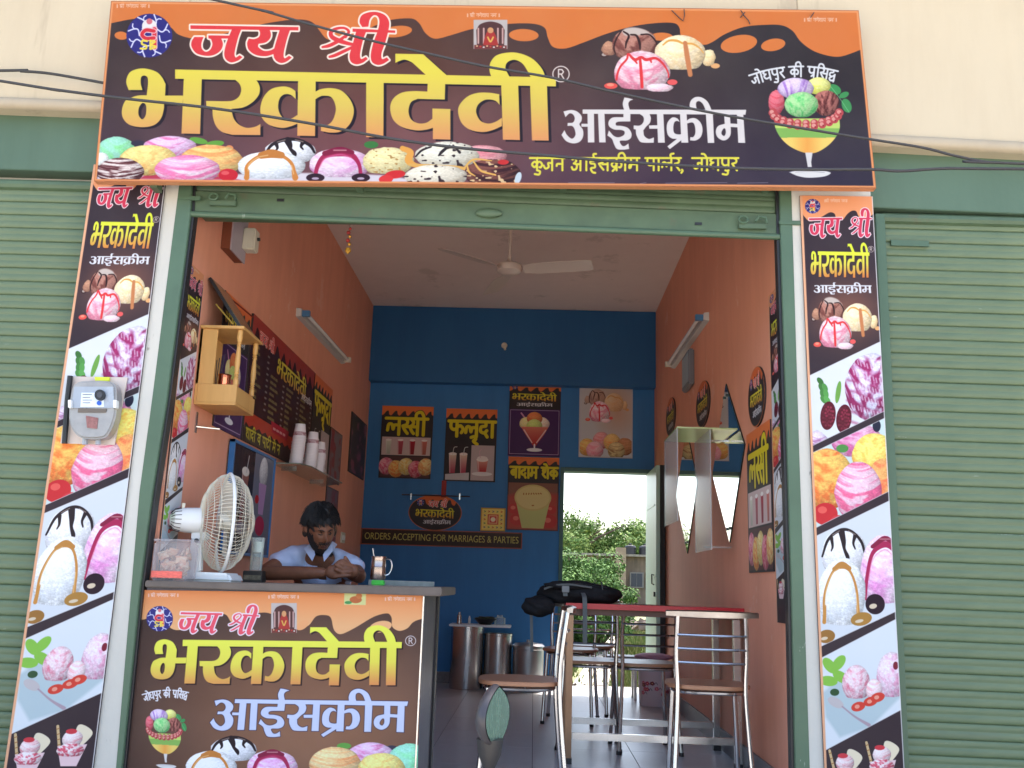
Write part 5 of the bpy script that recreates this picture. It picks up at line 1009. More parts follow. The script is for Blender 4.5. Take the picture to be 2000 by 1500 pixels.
for k in range(16):
    t = 2 * math.pi * k / 16; d = Vector((math.cos(t), math.sin(t), 0)); MB().tube([fc + Q.to_3x3() @ (d * r_ + Vector((0, 0, z))) for r_, z in ((.030, -.239), (.0475, -.223), (.0535, -.198))], .002, 4).build('vent_slot', MAT['board'], mt)
MB().tube([fc + Q.to_3x3() @ Vector((0, 0, z)) + Vector((0, 0, .05)) for z in (-.19,)] + [fc + Q.to_3x3() @ Vector((0, 0, -.19)) + Vector((0, 0, .075))], [.006, .009], 8).build('swing_knob', MAT['offw'], ft)
nk = fc + ax * -.105; bz = tz(nk.x)
m = MB(); m.box(nk.x - .03, nk.x + .035, nk.y - .035, nk.y + .035, fc.z - .085, fc.z - .05); m.build('neck_joint', MAT['white'], ft, bevel=.006)
MB().tube([(nk.x, nk.y - .037, fc.z - .09), (nk.x, nk.y - .046, fc.z - .09)], .01, 10).build('hinge_screw', MAT['blackp'], ft)
m = MB(); m.prism([(nk.x - .028, nk.y - .036, fc.z - .07), (nk.x + .018, nk.y - .036, fc.z - .07), (nk.x + .028, nk.y - .036, bz + .04), (nk.x - .036, nk.y - .036, bz + .02)], (0, .045, 0)); m.build('stand', MAT['white'], ft, sm=0, bevel=.008)
m = MB(); m.prism([(nk.x - .04, 4.26, bz), (nk.x + .19, 4.26, bz), (nk.x + .165, 4.26, bz + .04), (nk.x - .036, 4.26, bz + .042)], (0, .18, 0)); m.build('base', MAT['white'], ft, sm=0, bevel=.01)
# clear sweet box, tissues inside it
x0, x1 = -1.645, atY(378, 1100, 4.2)[0]; z0 = tz(x0) + .001
jt = thing('plastic_box', ((x0 + x1) / 2, 4.2, z0), 'clear plastic box of wafers with red label behind the fan', 'box'); clr = see_glass('clear_plastic', (.86, .82, .84), .8, .4)
MB().box(x0, x1, 4.13, 4.25, z0, z0 + .165).build('shell', clr, jt, bevel=.008)
MB().box(x0 - .002, x1 + .004, 4.126, 4.254, z0 + .166, z0 + .176).build('lid', clr, jt, bevel=.003)
MB().box(x0 + .005, x1 - .02, 4.1265, 4.1295, z0 + .012, z0 + .040).build('label', pm('red_label', lin(226, 104, 92), .5, var=.25, vs=60, stretch=(1, 1, 5)), jt, sm=0)
rnd = random.Random(4)
wf = MB()
for k in range(26):
    c_ = Vector((rnd.uniform(x0 + .03, x1 - .03), rnd.uniform(4.155, 4.225), z0 + rnd.uniform(.03, .13))); T_ = Euler((rnd.uniform(-.8, .8), rnd.uniform(-.8, .8), rnd.uniform(0, 3))).to_matrix().to_4x4(); T_.translation = c_
    wf.box(-.022, .022, -.003, .003, -.016, .016, T=T_)
tag(wf.build('wafers', pm('wafer', lin(226, 216, 190), .8, var=.2, vs=40, col2=lin(190, 120, 90)), jt, sm=0), kind='stuff')
# dark box with a glass jar near the man's elbow
p = Vector(atY(498, 1125, 4.72)); zt = tz(p.x)
db = thing('cash_box', (p.x, 4.74, zt), 'small dark box on the counter left of the seated man', 'box'); MB().box(p.x - .055, p.x + .04, 4.70, 4.78, zt, zt + .055).build('case', pm('dark_tin', (.05, .045, .04), .35, var=.3), db, bevel=.003); MB().box(p.x - .05, p.x + .035, 4.697, 4.6995, zt + .012, zt + .034).build('label', pm('gilt_label', lin(120, 110, 90), .5, var=.4, vs=80), db, sm=0)
jr = thing('glass_jar', (p.x, 4.74, zt + .056), 'tall clear glass on top of the dark box on the counter', 'glass'); MB().lathe([(.030, 0), (.033, .16), (.031, .161), (.028, .003), (.001, .003)], c=(p.x - .005, 4.74, zt + .056), seg=20).build('glass_wall', MAT['glass'], jr); MB().lathe([(.001, .09), (.027, .09), (.029, .14), (.001, .14)], c=(p.x - .005, 4.74, zt + .056), seg=20).build('contents', MAT['white'], jr)
# steel jug, green packets, papers
p = Vector(atY(737, 1118, 4.70)); zt = tz(p.x) + .026
pp = thing('paper_pad', (p.x + .12, 4.66, zt - .018), 'flat pad of papers lying at the right end of the counter', 'papers')
MB().prism([(p.x - .02, 4.58, zt - .026), (p.x + .29, 4.60, zt - .026), (p.x + .27, 4.8, zt - .026), (p.x + .0, 4.8, zt - .026)], (0, 0, .025)).build('sheets', pm('grey_paper', lin(130, 132, 124), .7, var=.2, vs=20), pp, sm=0)
gp = thing('green_packet', (p.x + .02, 4.55, tz(p.x)), 'bright green packet on the counter beside the steel jug', 'packet')
MB().box(p.x, p.x + .06, 4.54, 4.572, tz(p.x), tz(p.x) + .024).build('wrapper', pm('green_foil', lin(70, 190, 60), .35, var=.3, vs=30), gp, bevel=.004)
jg = thing('steel_jug', (p.x, 4.72, zt), 'small steel jug with a spoon on the counter by the blue wall', 'jug')
MB().lathe([(.034, 0), (.037, .012), (.036, .06), (.038, .062), (.036, .066), (.035, .10), (.037, .112), (.034, .112), (.032, .02), (.001, .012)], c=(p.x, 4.72, zt), seg=28).build('body', pm('tinted_steel', (.46, .36, .32), .2, 1, var=.1, vs=6), jg)
MB().tube(catm([(p.x + .035, 4.72, zt + .1), (p.x + .06, 4.715, zt + .095), (p.x + .068, 4.715, zt + .06), (p.x + .055, 4.718, zt + .03), (p.x + .037, 4.72, zt + .022)]), .0035, 6).build('handle', MAT['chrome'], jg)
MB().tube([(p.x - .005, 4.72, zt + .02), (p.x - .03, 4.71, zt + .15)], .003, 6).build('spoon', MAT['chrome'], jg)
# ---------------------------------------------------------------- things on the left wall
def lw(px, py, d=.0): return Vector(atX(px, py, XL + d))
def onL(y0, y1, z0, z1, d=.006): return [Vector((XL + d, y0, z1)), Vector((XL + d, y1, z1)), Vector((XL + d, y1, z0)), Vector((XL + d, y0, z0))]
def onR(y0, y1, z0, z1, d=.006): return [Vector((XR - d, y1, z1)), Vector((XR - d, y0, z1)), Vector((XR - d, y0, z0)), Vector((XR - d, y1, z0))]
def onB(x0, x1, z0, z1, d=.012): return [Vector((x0, YB - d, z1)), Vector((x1, YB - d, z1)), Vector((x1, YB - d, z0)), Vector((x0, YB - d, z0))]
cs = p_sundae()
panel_thing('wall_poster', onL(4.73, 5.19, 1.645, 2.36), cs, 'purple sundae poster half hidden behind the wooden shrine on the left wall', 'poster')
panel_thing('menu_board', onL(5.21, 6.76, 1.645, 2.375, .012), p_menu(), 'wide dark price menu board on the left wall above the paper cups', 'menu board', thick=.012)
cf = p_faluda()
panel_thing('wall_poster', onL(6.78, 7.40, 1.645, 2.375, .012), cf, 'dark poster with yellow lettering at the far end of the menu board', 'poster', thick=.012)
panel_thing('framed_picture', onL(5.02, 5.82, 1.03, 1.605, .03), p_frame(), 'blue framed picture hanging on the left wall behind the table fan', 'picture', thick=.02, frame=.014, framemat=pm('blue_frame', lin(50, 110, 170), .4), rough=.12)
panel_thing('wall_sticker', onL(7.46, 7.92, 1.67, 2.09), p_dim(C3(130, 120, 126), C3(150, 60, 70), 3), 'faded grey sticker panel on the left wall next to the dark poster', 'sticker')
panel_thing('wall_sticker', onL(7.46, 7.92, 1.15, 1.62), p_dim(C3(120, 112, 122), C3(140, 70, 90), 7), 'lower faded sticker panel on the left wall above the seated man', 'sticker')
panel_thing('wall_poster', onL(8.26, 9.0, 1.83, 2.36, .01), p_dim(C3(60, 56, 66), C3(150, 90, 110), 5), 'small dark poster on the left wall at the blue back corner', 'poster', thick=.01)
# wooden shrine cabinet
sh = thing('wooden_shrine', (XL, 4.58, 1.70), 'small pale wooden wall shrine with turned columns and a steel pot inside', 'shrine'); W = MAT['wood']
xa, xb, ya, yb_ = XL + .002, XL + .205, 4.44, 4.74
MB().box(xa, xb, ya, yb_, 1.70, 1.712).build('bottom_board', W, sh, sm=0, bevel=.002); MB().box(xa, xb + .012, ya - .012, yb_ + .01, 2.075, 2.09).build('top_board', W, sh, sm=0, bevel=.002)
MB().box(xa, xa + .012, ya, yb_, 1.712, 2.075).build('back_board', W, sh, sm=0)
MB().box(xa, xa + .085, ya, ya + .01, 1.8005, 2.074).build('side_board', W, sh, sm=0, bevel=.001)
MB().box(xa + .013, xb, ya, ya + .01, 1.7125, 1.80).build('drawer_side', W, sh, sm=0, bevel=.001); MB().box(xb - .01, xb, ya + .0105, yb_, 1.7125, 1.785).build('drawer_front', W, sh, sm=0, bevel=.001)
MB().box(xa + .013, xb - .011, ya + .011, yb_ - .001, 1.79, 1.799).build('shelf_board', W, sh, sm=0)
for yy_ in (ya + .018, yb_ - .018):
    m = MB(); pr_ = [(.013, 1.80), (.013, 1.83)] + [(.008 + .004 * (k % 2), 1.832 + .006 * k) for k in range(6)] + [(.010, 1.87), (.0135, 1.91), (.012, 1.95), (.009, 1.985)] + [(.008 + .004 * (k % 2), 1.99 + .006 * k) for k in range(6)] + [(.013, 2.03), (.013, 2.074)]
    m.lathe(pr_, c=(xb - .014, yy_, 0), seg=14); m.build('turned_column', W, sh)
tag(MB().lathe([(.026, 0), (.03, .01), (.029, .05), (.033, .056), (.031, .06), (.026, .01), (.001, .008)], c=(xa + .12, ya + .06, 1.80), seg=20).build('steel_pot', pm('copper_pot', (.62, .22, .14), .18, 1), None, off=Vector((xa + .12, ya + .06, 1.80))), 'small shiny reddish pot standing inside the wooden shrine', 'pot')
st_ = MB()
for k in range(5): st_.tube([(xa + .06 + .008 * k, ya + .07 + .01 * (k % 2), 1.80), (xa + .05 + .012 * k, ya + .09, 1.93 + .01 * k)], .0022, 5)
ic = thing('incense_holder', (xa + .08, ya + .08, 1.80), 'bundle of dark incense sticks leaning inside the wooden shrine', 'incense'); tag(st_.build('sticks', MAT['board'], ic), kind='stuff')
pb = thing('framed_picture', (xa + .1, 4.6, 2.091), 'framed picture leaning against the wall on top of the wooden shrine', 'picture')
a1, a2 = Vector((xb - .01, 4.46, 2.092)), Vector((xa + .015, 4.46, 2.345)); d_ = (a2 - a1); nn = Vector((-d_.z, 0, d_.x)).normalized() * -.015
MB().prism([a1, a2, a2 - nn, a1 - nn], (0, .30, 0)).build('frame', MAT['blackp'], pb, sm=0, bevel=.002)
MB().prism([a1 + d_ * .06 + nn * .05, a2 - d_ * .06 + nn * .05, a2 - d_ * .06 + nn * .12, a1 + d_ * .06 + nn * .12], (0, .27, 0)).build('picture_glass', pm('old_picture', lin(92, 88, 56), .15, var=.5, vs=14), pb, sm=0)
MB().tube([(xa + .06, 4.445, 2.20), (xa + .155, 4.445, 2.1)], .004, 6).build('gilt_strip', pm('gilt', lin(180, 150, 70), .4, .3), pb)
# switch boards high on the left wall
sb = thing('switch_board', (XL, 4.9, 2.8), 'grey electric board with a white switch box high on the left wall', 'switch board')
c1 = [lw(450, 430), lw(482, 428), lw(480, 506), lw(446, 478)]
y0, y1 = 4.60, 4.83; MB().box(XL + .002, XL + .05, y0, y1, 2.545, 2.79).build('backing_board', pm('board_side', lin(120, 66, 44), .6), sb, sm=0)
MB().box(XL + .0505, XL + .058, y0, y1, 2.54, 2.795).build('plate', pm('grey_plate', lin(170, 160, 168), .5), sb, sm=0)
MB().box(XL + .0585, XL + .125, 4.755, 4.835, 2.60, 2.72).build('switch_box', MAT['offw'], sb, sm=0, bevel=.006); MB().tube([(XL + .125, 4.80, 2.67), (XL + .138, 4.80, 2.67)], .010, 8).build('toggle', MAT['blackp'], sb)
# fluorescent battens
def tube_light(x, sgn, y0, y1, z0, z1, label):
    t = thing('tube_light', (x, (y0 + y1) / 2, (z0 + z1) / 2), label, 'tube light', 'unlit fluorescent tube battens')
    a, b = Vector((x, y0, z0)), Vector((x, y1, z1)); e = b - a
    m = MB(); m.prism([a + Vector((0, 0, -.03)), a + Vector((0, 0, .03)), a + Vector((sgn * .035, 0, .025)), a + Vector((sgn * .035, 0, -.025))], e); m.build('batten', pm('batten_grey', (.5, .5, .48), .5), t, sm=0)
    o_ = Vector((sgn * .06, 0, 0)); MB().tube([a + o_ + e * .04, b + o_ - e * .04], .014, 10).build('glass_tube', pm('tube_glass', (.8, .82, .8), .15), t)
    for k, p_ in enumerate((a + e * .015, b - e * .03)):
        MB().prism([p_ + Vector((sgn * .03, 0, -.02)), p_ + Vector((sgn * .085, 0, -.02)), p_ + Vector((sgn * .085, 0, .02)), p_ + Vector((sgn * .03, 0, .02))], e.normalized() * .035).build('end_cap', pm('blue_cap', lin(70, 120, 160), .4) if k == 0 else MAT['offw'], t, sm=0)
tube_light(XL, 1, 6.16, 7.7, 2.66, 2.69, 'unlit tube light slanting across the left orange wall'); tube_light(XR, -1, 6.17, 7.74, 2.70, 2.73, 'unlit tube light on the right orange wall above the clock')
# cable run, hooks
tag(MB().tube([lw(436, 572, .006), lw(500, 625, .006), lw(575, 697, .006), lw(645, 762, .006)], .005, 6).build('cord', pm('red_cord', lin(120, 30, 26), .7), None, off=lw(500, 625)), 'thin red cord stretched along the top of the menu board', 'cord')
hk = thing('wall_hook', lw(382, 825), 'small grey bracket screwed on the left wall under the shrine', 'bracket'); p = lw(382, 825); MB().box(XL + .001, XL + .006, p.y - .01, p.y + .01, p.z - .05, p.z + .05).build('plate', MAT['steel'], hk, sm=0); MB().tube([(XL + .005, p.y, p.z - .02), (XL + .10, p.y + .06, p.z - .02)], .005, 6).build('arm', MAT['steel'], hk)
for (px, py) in ((628, 548), (601, 458), (650, 532)): pass
# socket near the man
sk = thing('wall_socket', lw(668, 1050), 'small ivory socket plate on the left wall behind the seated man', 'socket'); p = lw(668, 1050); MB().box(XL + .001, XL + .012, p.y - .08, p.y + .08, p.z - .045, p.z + .045).build('plate', MAT['offw'], sk, sm=0, bevel=.003)
for k in (-1, 1): MB().box(XL + .0125, XL + .018, p.y + k * .035 - .02, p.y + k * .035 + .02, p.z - .02, p.z + .02).build('switch', MAT['white'], sk, sm=0)
# corner glass shelf with paper cups
gs = thing('glass_shelf', (XL, 6.5, 1.6), 'glass shelf on the left wall carrying the stacked paper cups', 'shelf')
Pw = lambda px, py, z: Vector(atZ(px, py, z))
xs_ = XL + .22
m = MB(); m.prism([(XL + .001, 5.86, 1.594), (xs_ - .04, 5.86, 1.594), (xs_, 6.0, 1.594), (xs_, 7.0, 1.594), (XL + .001, 7.3, 1.594)], (0, 0, .008)); m.build('glass_plate', pm('green_glass', (.55, .62, .5), .1, trans=.6), gs, sm=0, bevel=.001)
for yy_ in (6.1, 6.9): MB().box(XL + .001, XL + .10, yy_, yy_ + .012, 1.578, 1.593).build('bracket', MAT['steel'], gs, sm=0)
cupm = pm('paper_cup', (.80, .74, .76), .5, var=.04); cupr = pm('cup_rim_red', lin(190, 50, 80), .5, var=.5, vs=60, col2=lin(225, 205, 210))
def cup_mb(): return MB().lathe([(.031, 0), (.0425, .085), (.0445, .087), (.0440, .0915), (.0415, .0905), (.030, .004), (.001, .004)], seg=20)
proto = cup_mb().build('paper_cup', [cupm], None)
pband = MB().lathe([(.0385, .052), (.0417, .076), (.0422, .076), (.0390, .052)], seg=20, caps=False).build('print_band', cupr, None)
ORD = 'first second third fourth fifth sixth seventh eighth ninth tenth eleventh twelfth thirteenth fourteenth fifteenth sixteenth seventeenth eighteenth nineteenth'.split()
stacks = [((XL + .125, 6.02), 19, 'tall left stack'), ((XL + .165, 6.22), 17, 'middle stack'), ((XL + .175, 6.40), 13, 'short far stack')]
G_ = 'paper cups stacked on the glass shelf'; first = True
for (sx, sy), n, nm in stacks:
    for k in range(n):
        c_ = proto if first else proto.copy()
        if not first: COL.objects.link(c_)
        first = False
        c_.location = (sx + rnd.uniform(-.001, .001) - k * .0006, sy, 1.603 + .0915 + (n - 1 - k) * .0098)
        c_.rotation_euler = (math.pi, 0, 5.0 if k == 0 else rnd.uniform(0, 6))
        c_['category'] = 'paper cup'; c_['group'] = G_
        top = k == 0
        c_['label'] = '%s paper cup from the top in the %s on the glass shelf' % (ORD[k], nm) if k else 'topmost white paper cup with red print, top of the %s' % nm
        if top:
            c_['group'] = G_; b_ = pband if nm.startswith('tall') else pband.copy()
            if b_ is not pband: COL.objects.link(b_)
            b_.parent = c_
# hanging charm
hp = Vector(atY(683, 445, 4.35)); hc = thing('hanging_charm', hp, 'small red and gold charm hanging from the shutter above the doorway', 'charm'); red_ = pm('charm_red', lin(150, 40, 36), .6); gold_ = pm('charm_gold', lin(200, 150, 60), .35, .4)
MB().tube([hp + Vector((0, 0, .1)), hp + Vector((0, 0, -.12))], .0015, 4).build('string', MAT['board'], hc)
for k in range(5): MB().ball(hp + Vector((.004 * (-1) ** k, 0, -.005 - .02 * k)), .008 + .002 * (k % 2), 10, 6).build('bead', [red_, gold_][k == 4 or k == 2], hc)
MB().lathe([(.001, -.10), (.012, -.105), (.015, -.12), (.001, -.135)], c=hp, seg=12).build('bell', gold_, hc)
# ---------------------------------------------------------------- ceiling fan
cf_ = Vector((-.223, 6.3, 3.05)); t = thing('ceiling_fan', (cf_.x, cf_.y, ZC), 'cream three-blade ceiling fan hanging still over the room', 'ceiling fan'); cm = pm('fan_paint', (.56, .47, .40), .4)
MB().tube([cf_ + Vector((0, 0, .07)), (cf_.x, cf_.y, ZC - .03)], .011, 10).build('down_rod', cm, t); MB().lathe([(.011, -.02), (.05, -.07), (.055, -.02), (.03, 0), (.001, 0)], c=(cf_.x, cf_.y, ZC), seg=20).build('canopy', cm, t)
MB().lathe([(.001, -.045), (.05, -.043), (.085, -.025), (.092, .0), (.088, .02), (.06, .035), (.02, .045), (.014, .085), (.001, .085)], c=cf_, seg=32).build('motor', cm, t)
for az in (-14, 106, 222):
    d = Vector((math.cos(R(az)), math.sin(R(az)), 0)); s_ = Vector((-d.y, d.x, 0)); m = MB(); V = []
    for i, (r_, w_) in enumerate(((.10, .03), (.16, .05), (.20, .062), (.40, .066), (.56, .06), (.585, .045))):
        for j in (-1, 0, 1): V.append(cf_ + d * r_ + s_ * w_ * j + Vector((0, 0, -.016 * j + .006 * (1 - j * j) - .01)))
    n_ = len(V); V += [v + Vector((0, 0, -.003)) for v in V]
    m.add(V, [(i * 3 + j, i * 3 + j + 1, (i + 1) * 3 + j + 1, (i + 1) * 3 + j) for i in range(5) for j in range(2)] + [(n_ + i * 3 + j, n_ + (i + 1) * 3 + j, n_ + (i + 1) * 3 + j + 1, n_ + i * 3 + j + 1) for i in range(5) for j in range(2)] + [(i * 3, (i + 1) * 3, n_ + (i + 1) * 3, n_ + i * 3) for i in range(5)] + [(i * 3 + 2, n_ + i * 3 + 2, n_ + (i + 1) * 3 + 2, (i + 1) * 3 + 2) for i in range(5)] + [(15, 16, n_ + 16, n_ + 15), (16, 17, n_ + 17, n_ + 16)])
    m.build('blade', cm, t)
# ---------------------------------------------------------------- back wall
cl = p_lassi(); clm = print_mat('lassi_print', cl)
panel_thing('wall_poster', onB(-1.518, -1.016, 1.87, 2.575), None, 'poster with yellow lettering over four drink glasses on the blue wall', 'poster', mat=clm)
panel_thing('wall_poster', onB(-.89, -.394, 1.858, 2.564), cf, 'poster with two dark straw drinks in the middle of the blue wall', 'poster')
panel_thing('wall_poster', onB(-.281, .22, 2.119, 2.832), cs, 'purple sundae poster high on the blue wall left of the doorway', 'poster')
panel_thing('wall_poster', onB(-.272, .217, 1.412, 2.110), p_badam(), 'poster with a large creamy shake glass just left of the back doorway', 'poster')
panel_thing('wall_poster', onB(.40, .918, 2.123, 2.83), p_scoops(), 'pale poster of ice cream scoops above the back doorway', 'poster')
def oval_thing(name, ce, ux, uz, mat, label, thick=.008, n_=None):
    t = thing(name, ce, label, 'oval sign'); P_ = [ce + ux * math.cos(a) + uz * math.sin(a) for a in np.linspace(0, 2 * math.pi, 33)[:-1]]
    MB().prism(P_, -n_ * thick).build('board', MAT['board'], t, sm=0)
    o = MB().add([p_ + n_ * .0015 for p_ in P_], [tuple(range(32))]).build('print', mat, t, sm=0); uv = o.data.uv_layers.new(name='uv')
    for l in o.data.loops: a = 2 * math.pi * l.vertex_index / 32; uv.data[l.index].uv = (.5 + .5 * math.cos(a), .5 + .5 * math.sin(a))
ovm = print_mat('oval_print', p_oval())
oval_thing('oval_sign', Vector((-.955, YB - .012, 1.553)), Vector((.255, 0, 0)), Vector((0, 0, .17)), ovm, 'oval parlour sign on the blue wall above the yellow lettered banner', n_=Vector((0, -1, 0)))
panel_thing('gilded_tile', onB(-.517, -.283, 1.394, 1.612, .02), p_tile(), 'square yellow tile with a red centre on the blue wall', 'wall tile', thick=.018)
bt = panel_thing('banner', onB(-1.64, -.127, 1.243, 1.378), unit(64, 8, C3(58, 40, 34)), 'long brown banner about orders for marriages and parties on the blue wall', 'banner', thick=.012, frame=.008, framemat=pm('banner_edge', lin(150, 70, 40), .5))
tc_ = bpy.data.curves.new('lettering', 'FONT'); tc_.body = 'ORDERS ACCEPTING FOR MARRIAGES & PARTIES'; tc_.size = .09; tc_.align_x = 'CENTER'; tc_.align_y = 'CENTER'; tc_.extrude = .0008
to = bpy.data.objects.new('lettering', tc_); COL.objects.link(to); bpy.context.view_layer.update(); dg = bpy.context.evaluated_depsgraph_get()
tm = bpy.data.meshes.new_from_object(to.evaluated_get(dg)); bpy.data.objects.remove(to); wx = max(v.co.x for v in tm.vertices) - min(v.co.x for v in tm.vertices); k_ = 1.46 / wx
for v in tm.vertices: v.co = Vector((v.co.x * k_, -v.co.z, v.co.y * 1.0))
tm.materials.clear(); tm.materials.append(pm('ochre_letters', lin(190, 176, 90), .6)); to = bpy.data.objects.new('lettering', tm); COL.objects.link(to); to.parent = bt; to.location = Vector((-.883, YB - .016, 1.312)) - OFF[bt.name]
# small fittings on the beam
fl_ = thing('cable_rose', Vector(atY(985, 675, YB - .121)), 'small dangling ivory cable rose on the dark blue beam', 'fitting'); p = Vector(atY(985, 675, YB - .121)); MB().lathe([(.03, 0), (.028, .015), (.001, .02)], c=p, T=Matrix.Rotation(R(90), 4, 'X'), seg=14).build('disc', MAT['offw'], fl_); MB().tube([p + Vector((0, -.02, 0)), p + Vector((.01, -.04, -.05))], .012, 8).build('plug', MAT['offw'], fl_)
rb = thing('red_ribbon', Vector(atY(867, 955, YB - .03)), 'short red cloth strip hanging on the blue wall under the middle poster', 'cloth'); p = Vector(atY(867, 945, YB - .02)); MB().box(p.x - .02, p.x + .025, YB - .03, YB - .024, p.z - .13, p.z + .03).build('cloth', red_, rb, sm=0)
sr = thing('towel_rail', Vector(atY(850, 968, YB - .02)), 'thin dark rail with two clips on the blue wall above the oval sign', 'rail'); p, q = Vector(atY(785, 966, YB - .03)), Vector(atY(918, 970, YB - .03)); MB().tube([p, q], .006, 6).build('bar', MAT['board'], sr)
for px in (803, 898): c_ = Vector(atY(px, 968, YB - .03)); MB().box(c_.x - .006, c_.x + .006, YB - .04, YB - .002, c_.z - .04, c_.z + .02).build('clip', MAT['chrome'], sr, sm=0)
# door frame and open leaf
dg_ = pm('door_green', lin(60, 98, 96), .45, var=.1); df = thing('back_door', (DX1, YB, 0), 'open green back door folded against the right wall', 'door')
MB().box(DX0 - .002, DX0 + .035, YB - .02, YB + .16, 0, DZ + .035).build('frame_post', dg_, df, sm=0, bevel=.003); MB().box(DX0 + .036, XR - .002, YB - .02, YB + .16, DZ - .001, DZ + .036).build('frame_head', dg_, df, sm=0, bevel=.003)
lf = pm('door_leaf_paint', lin(176, 206, 190), .3, var=.12, vs=3, stretch=(1, 1, .3))
MB().box(1.045, 1.078, 8.32, YB - .03, .02, DZ - .02).build('leaf', lf, df, sm=0, bevel=.002)
MB().box(1.079, 1.118, 8.30, 8.36, .02, DZ - .02).build('edge_stile', pm('dark_stile', (.02, .018, .018), .6), df, sm=0)
for z in (.35, 1.0, 1.62): MB().box(1.040, 1.0445, 8.4, YB - .1, z, z + .012).build('ledge', lf, df, sm=0)
MB().tube([(1.04, 8.42, 1.02), (1.02, 8.42, 1.03), (1.02, 8.42, .95), (1.04, 8.42, .94)], .006, 6).build('latch', MAT['blackp'], df); MB().box(1.032, 1.0445, 8.38, 8.43, .84, .88).build('lock', MAT['blackp'], df, sm=0)
# ================================================================ right wall
panel_thing('wall_poster', onR(4.565, 5.085, 1.0, 1.724), None, 'poster with yellow lettering and drink glasses on the right wall by the door guide', 'poster', mat=clm)
def ovR(y, z, ry, rz, label): oval_thing('oval_sign', Vector((XR - .010, y, z)), Vector((0, -ry, 0)), Vector((0, 0, rz)), ovm, label, n_=Vector((-1, 0, 0)))
ovR(4.825, 1.885, .185, .155, 'nearest oval parlour sign on the right wall above the drinks poster'); ovR(6.40, 2.145, .26, .155, 'middle oval sign on the right wall behind the tall diamond mirror'); ovR(7.95, 2.33, .27, .16, 'farthest small oval sign on the right wall near the back door')
ck = thing('wall_clock', (XR, 6.92, 2.49), 'grey rectangular wall clock seen edge on under the right tube light', 'clock')
MB().box(XR - .045, XR - .002, 6.76, 7.08, 2.36, 2.63).build('case', pm('clock_case', (.16, .17, .2), .3), ck, bevel=.01); MB().box(XR - .048, XR - .0455, 6.79, 7.05, 2.39, 2.60).build('dial', pm('clock_dial', (.42, .5, .52), .3), ck, sm=0)
mm = MAT['mirror']; med = pm('mirror_edge', (.02, .03, .025), .3)
def mirror(name, P_, label, mat=mm, d=.008, cat='mirror', clips=True, group=None):
    V = [Vector((XR - d, y, z)) for y, z in P_]; ce = sum(V, Vector()) / len(V); t = thing(name, ce, label, cat, group)
    MB().prism(V, (.006, 0, 0)).build('edge', med, t, sm=0)
    MB().add([v + Vector((-.0012, 0, 0)) + (ce - v).normalized() * .004 for v in V], [tuple(range(len(V)))]).build('mirror_face', mat, t, sm=0)
    if clips:
        for v in (V[0], V[2]):
            q_ = v + (ce - v).normalized() * .08
            for s_ in (-1, 1): MB().box(XR - d - .01, XR - .001, q_.y + s_ * .04 - .008, q_.y + s_ * .04 + .008, q_.z - .008, q_.z + .008).build('clip', med, t, sm=0)
mirror('diamond_mirror', [(5.611, 2.12), (5.131, 1.683), (5.576, 1.177), (6.077, 1.627)], 'large diamond shaped mirror on the right wall nearest the doorway')
mirror('diamond_mirror', [(7.12, 2.10), (6.654, 1.636), (7.125, 1.167), (7.671, 1.637)], 'second diamond shaped mirror farther along the right wall', d=.007)
gr_ = thing('glass_rack', (XR, 5.37, 1.5), 'greenish glass rack with two hanging side panels in front of the right wall mirrors', 'shelf')
gmt = see_glass('rack_glass', (.62, .74, .36), .35); gmp = see_glass('rack_panel_glass', (.80, .84, .85), .72, .15)  # top plate: outdoor light it reflects and passes is painted in as yellow-green
e0, e1 = Vector(atY(1322, 836, 5.24)), Vector(atY(1446, 839, 5.24)); zz = (e0.z + e1.z) / 2
MB().box(e0.x, XR - .02, 5.24, 5.76, zz, zz + .008).build('top_plate', gmt, gr_, sm=0, bevel=.001)
MB().box(e0.x, e0.x + .006, 5.245, 5.755, atY(1310, 1018, 5.3)[2], zz - .001).build('side_panel', gmp, gr_, sm=0)
MB().box(.955, .961, 5.245, 5.755, atY(1380, 1074, 5.3)[2], zz - .001).build('side_panel', gmp, gr_, sm=0)
for z in (zz - .03, atY(1380, 1074, 5.3)[2] + .02): MB().box(.961, XR - .014, 5.50, 5.51, z, z + .01).build('bracket', MAT['steel'], gr_, sm=0)
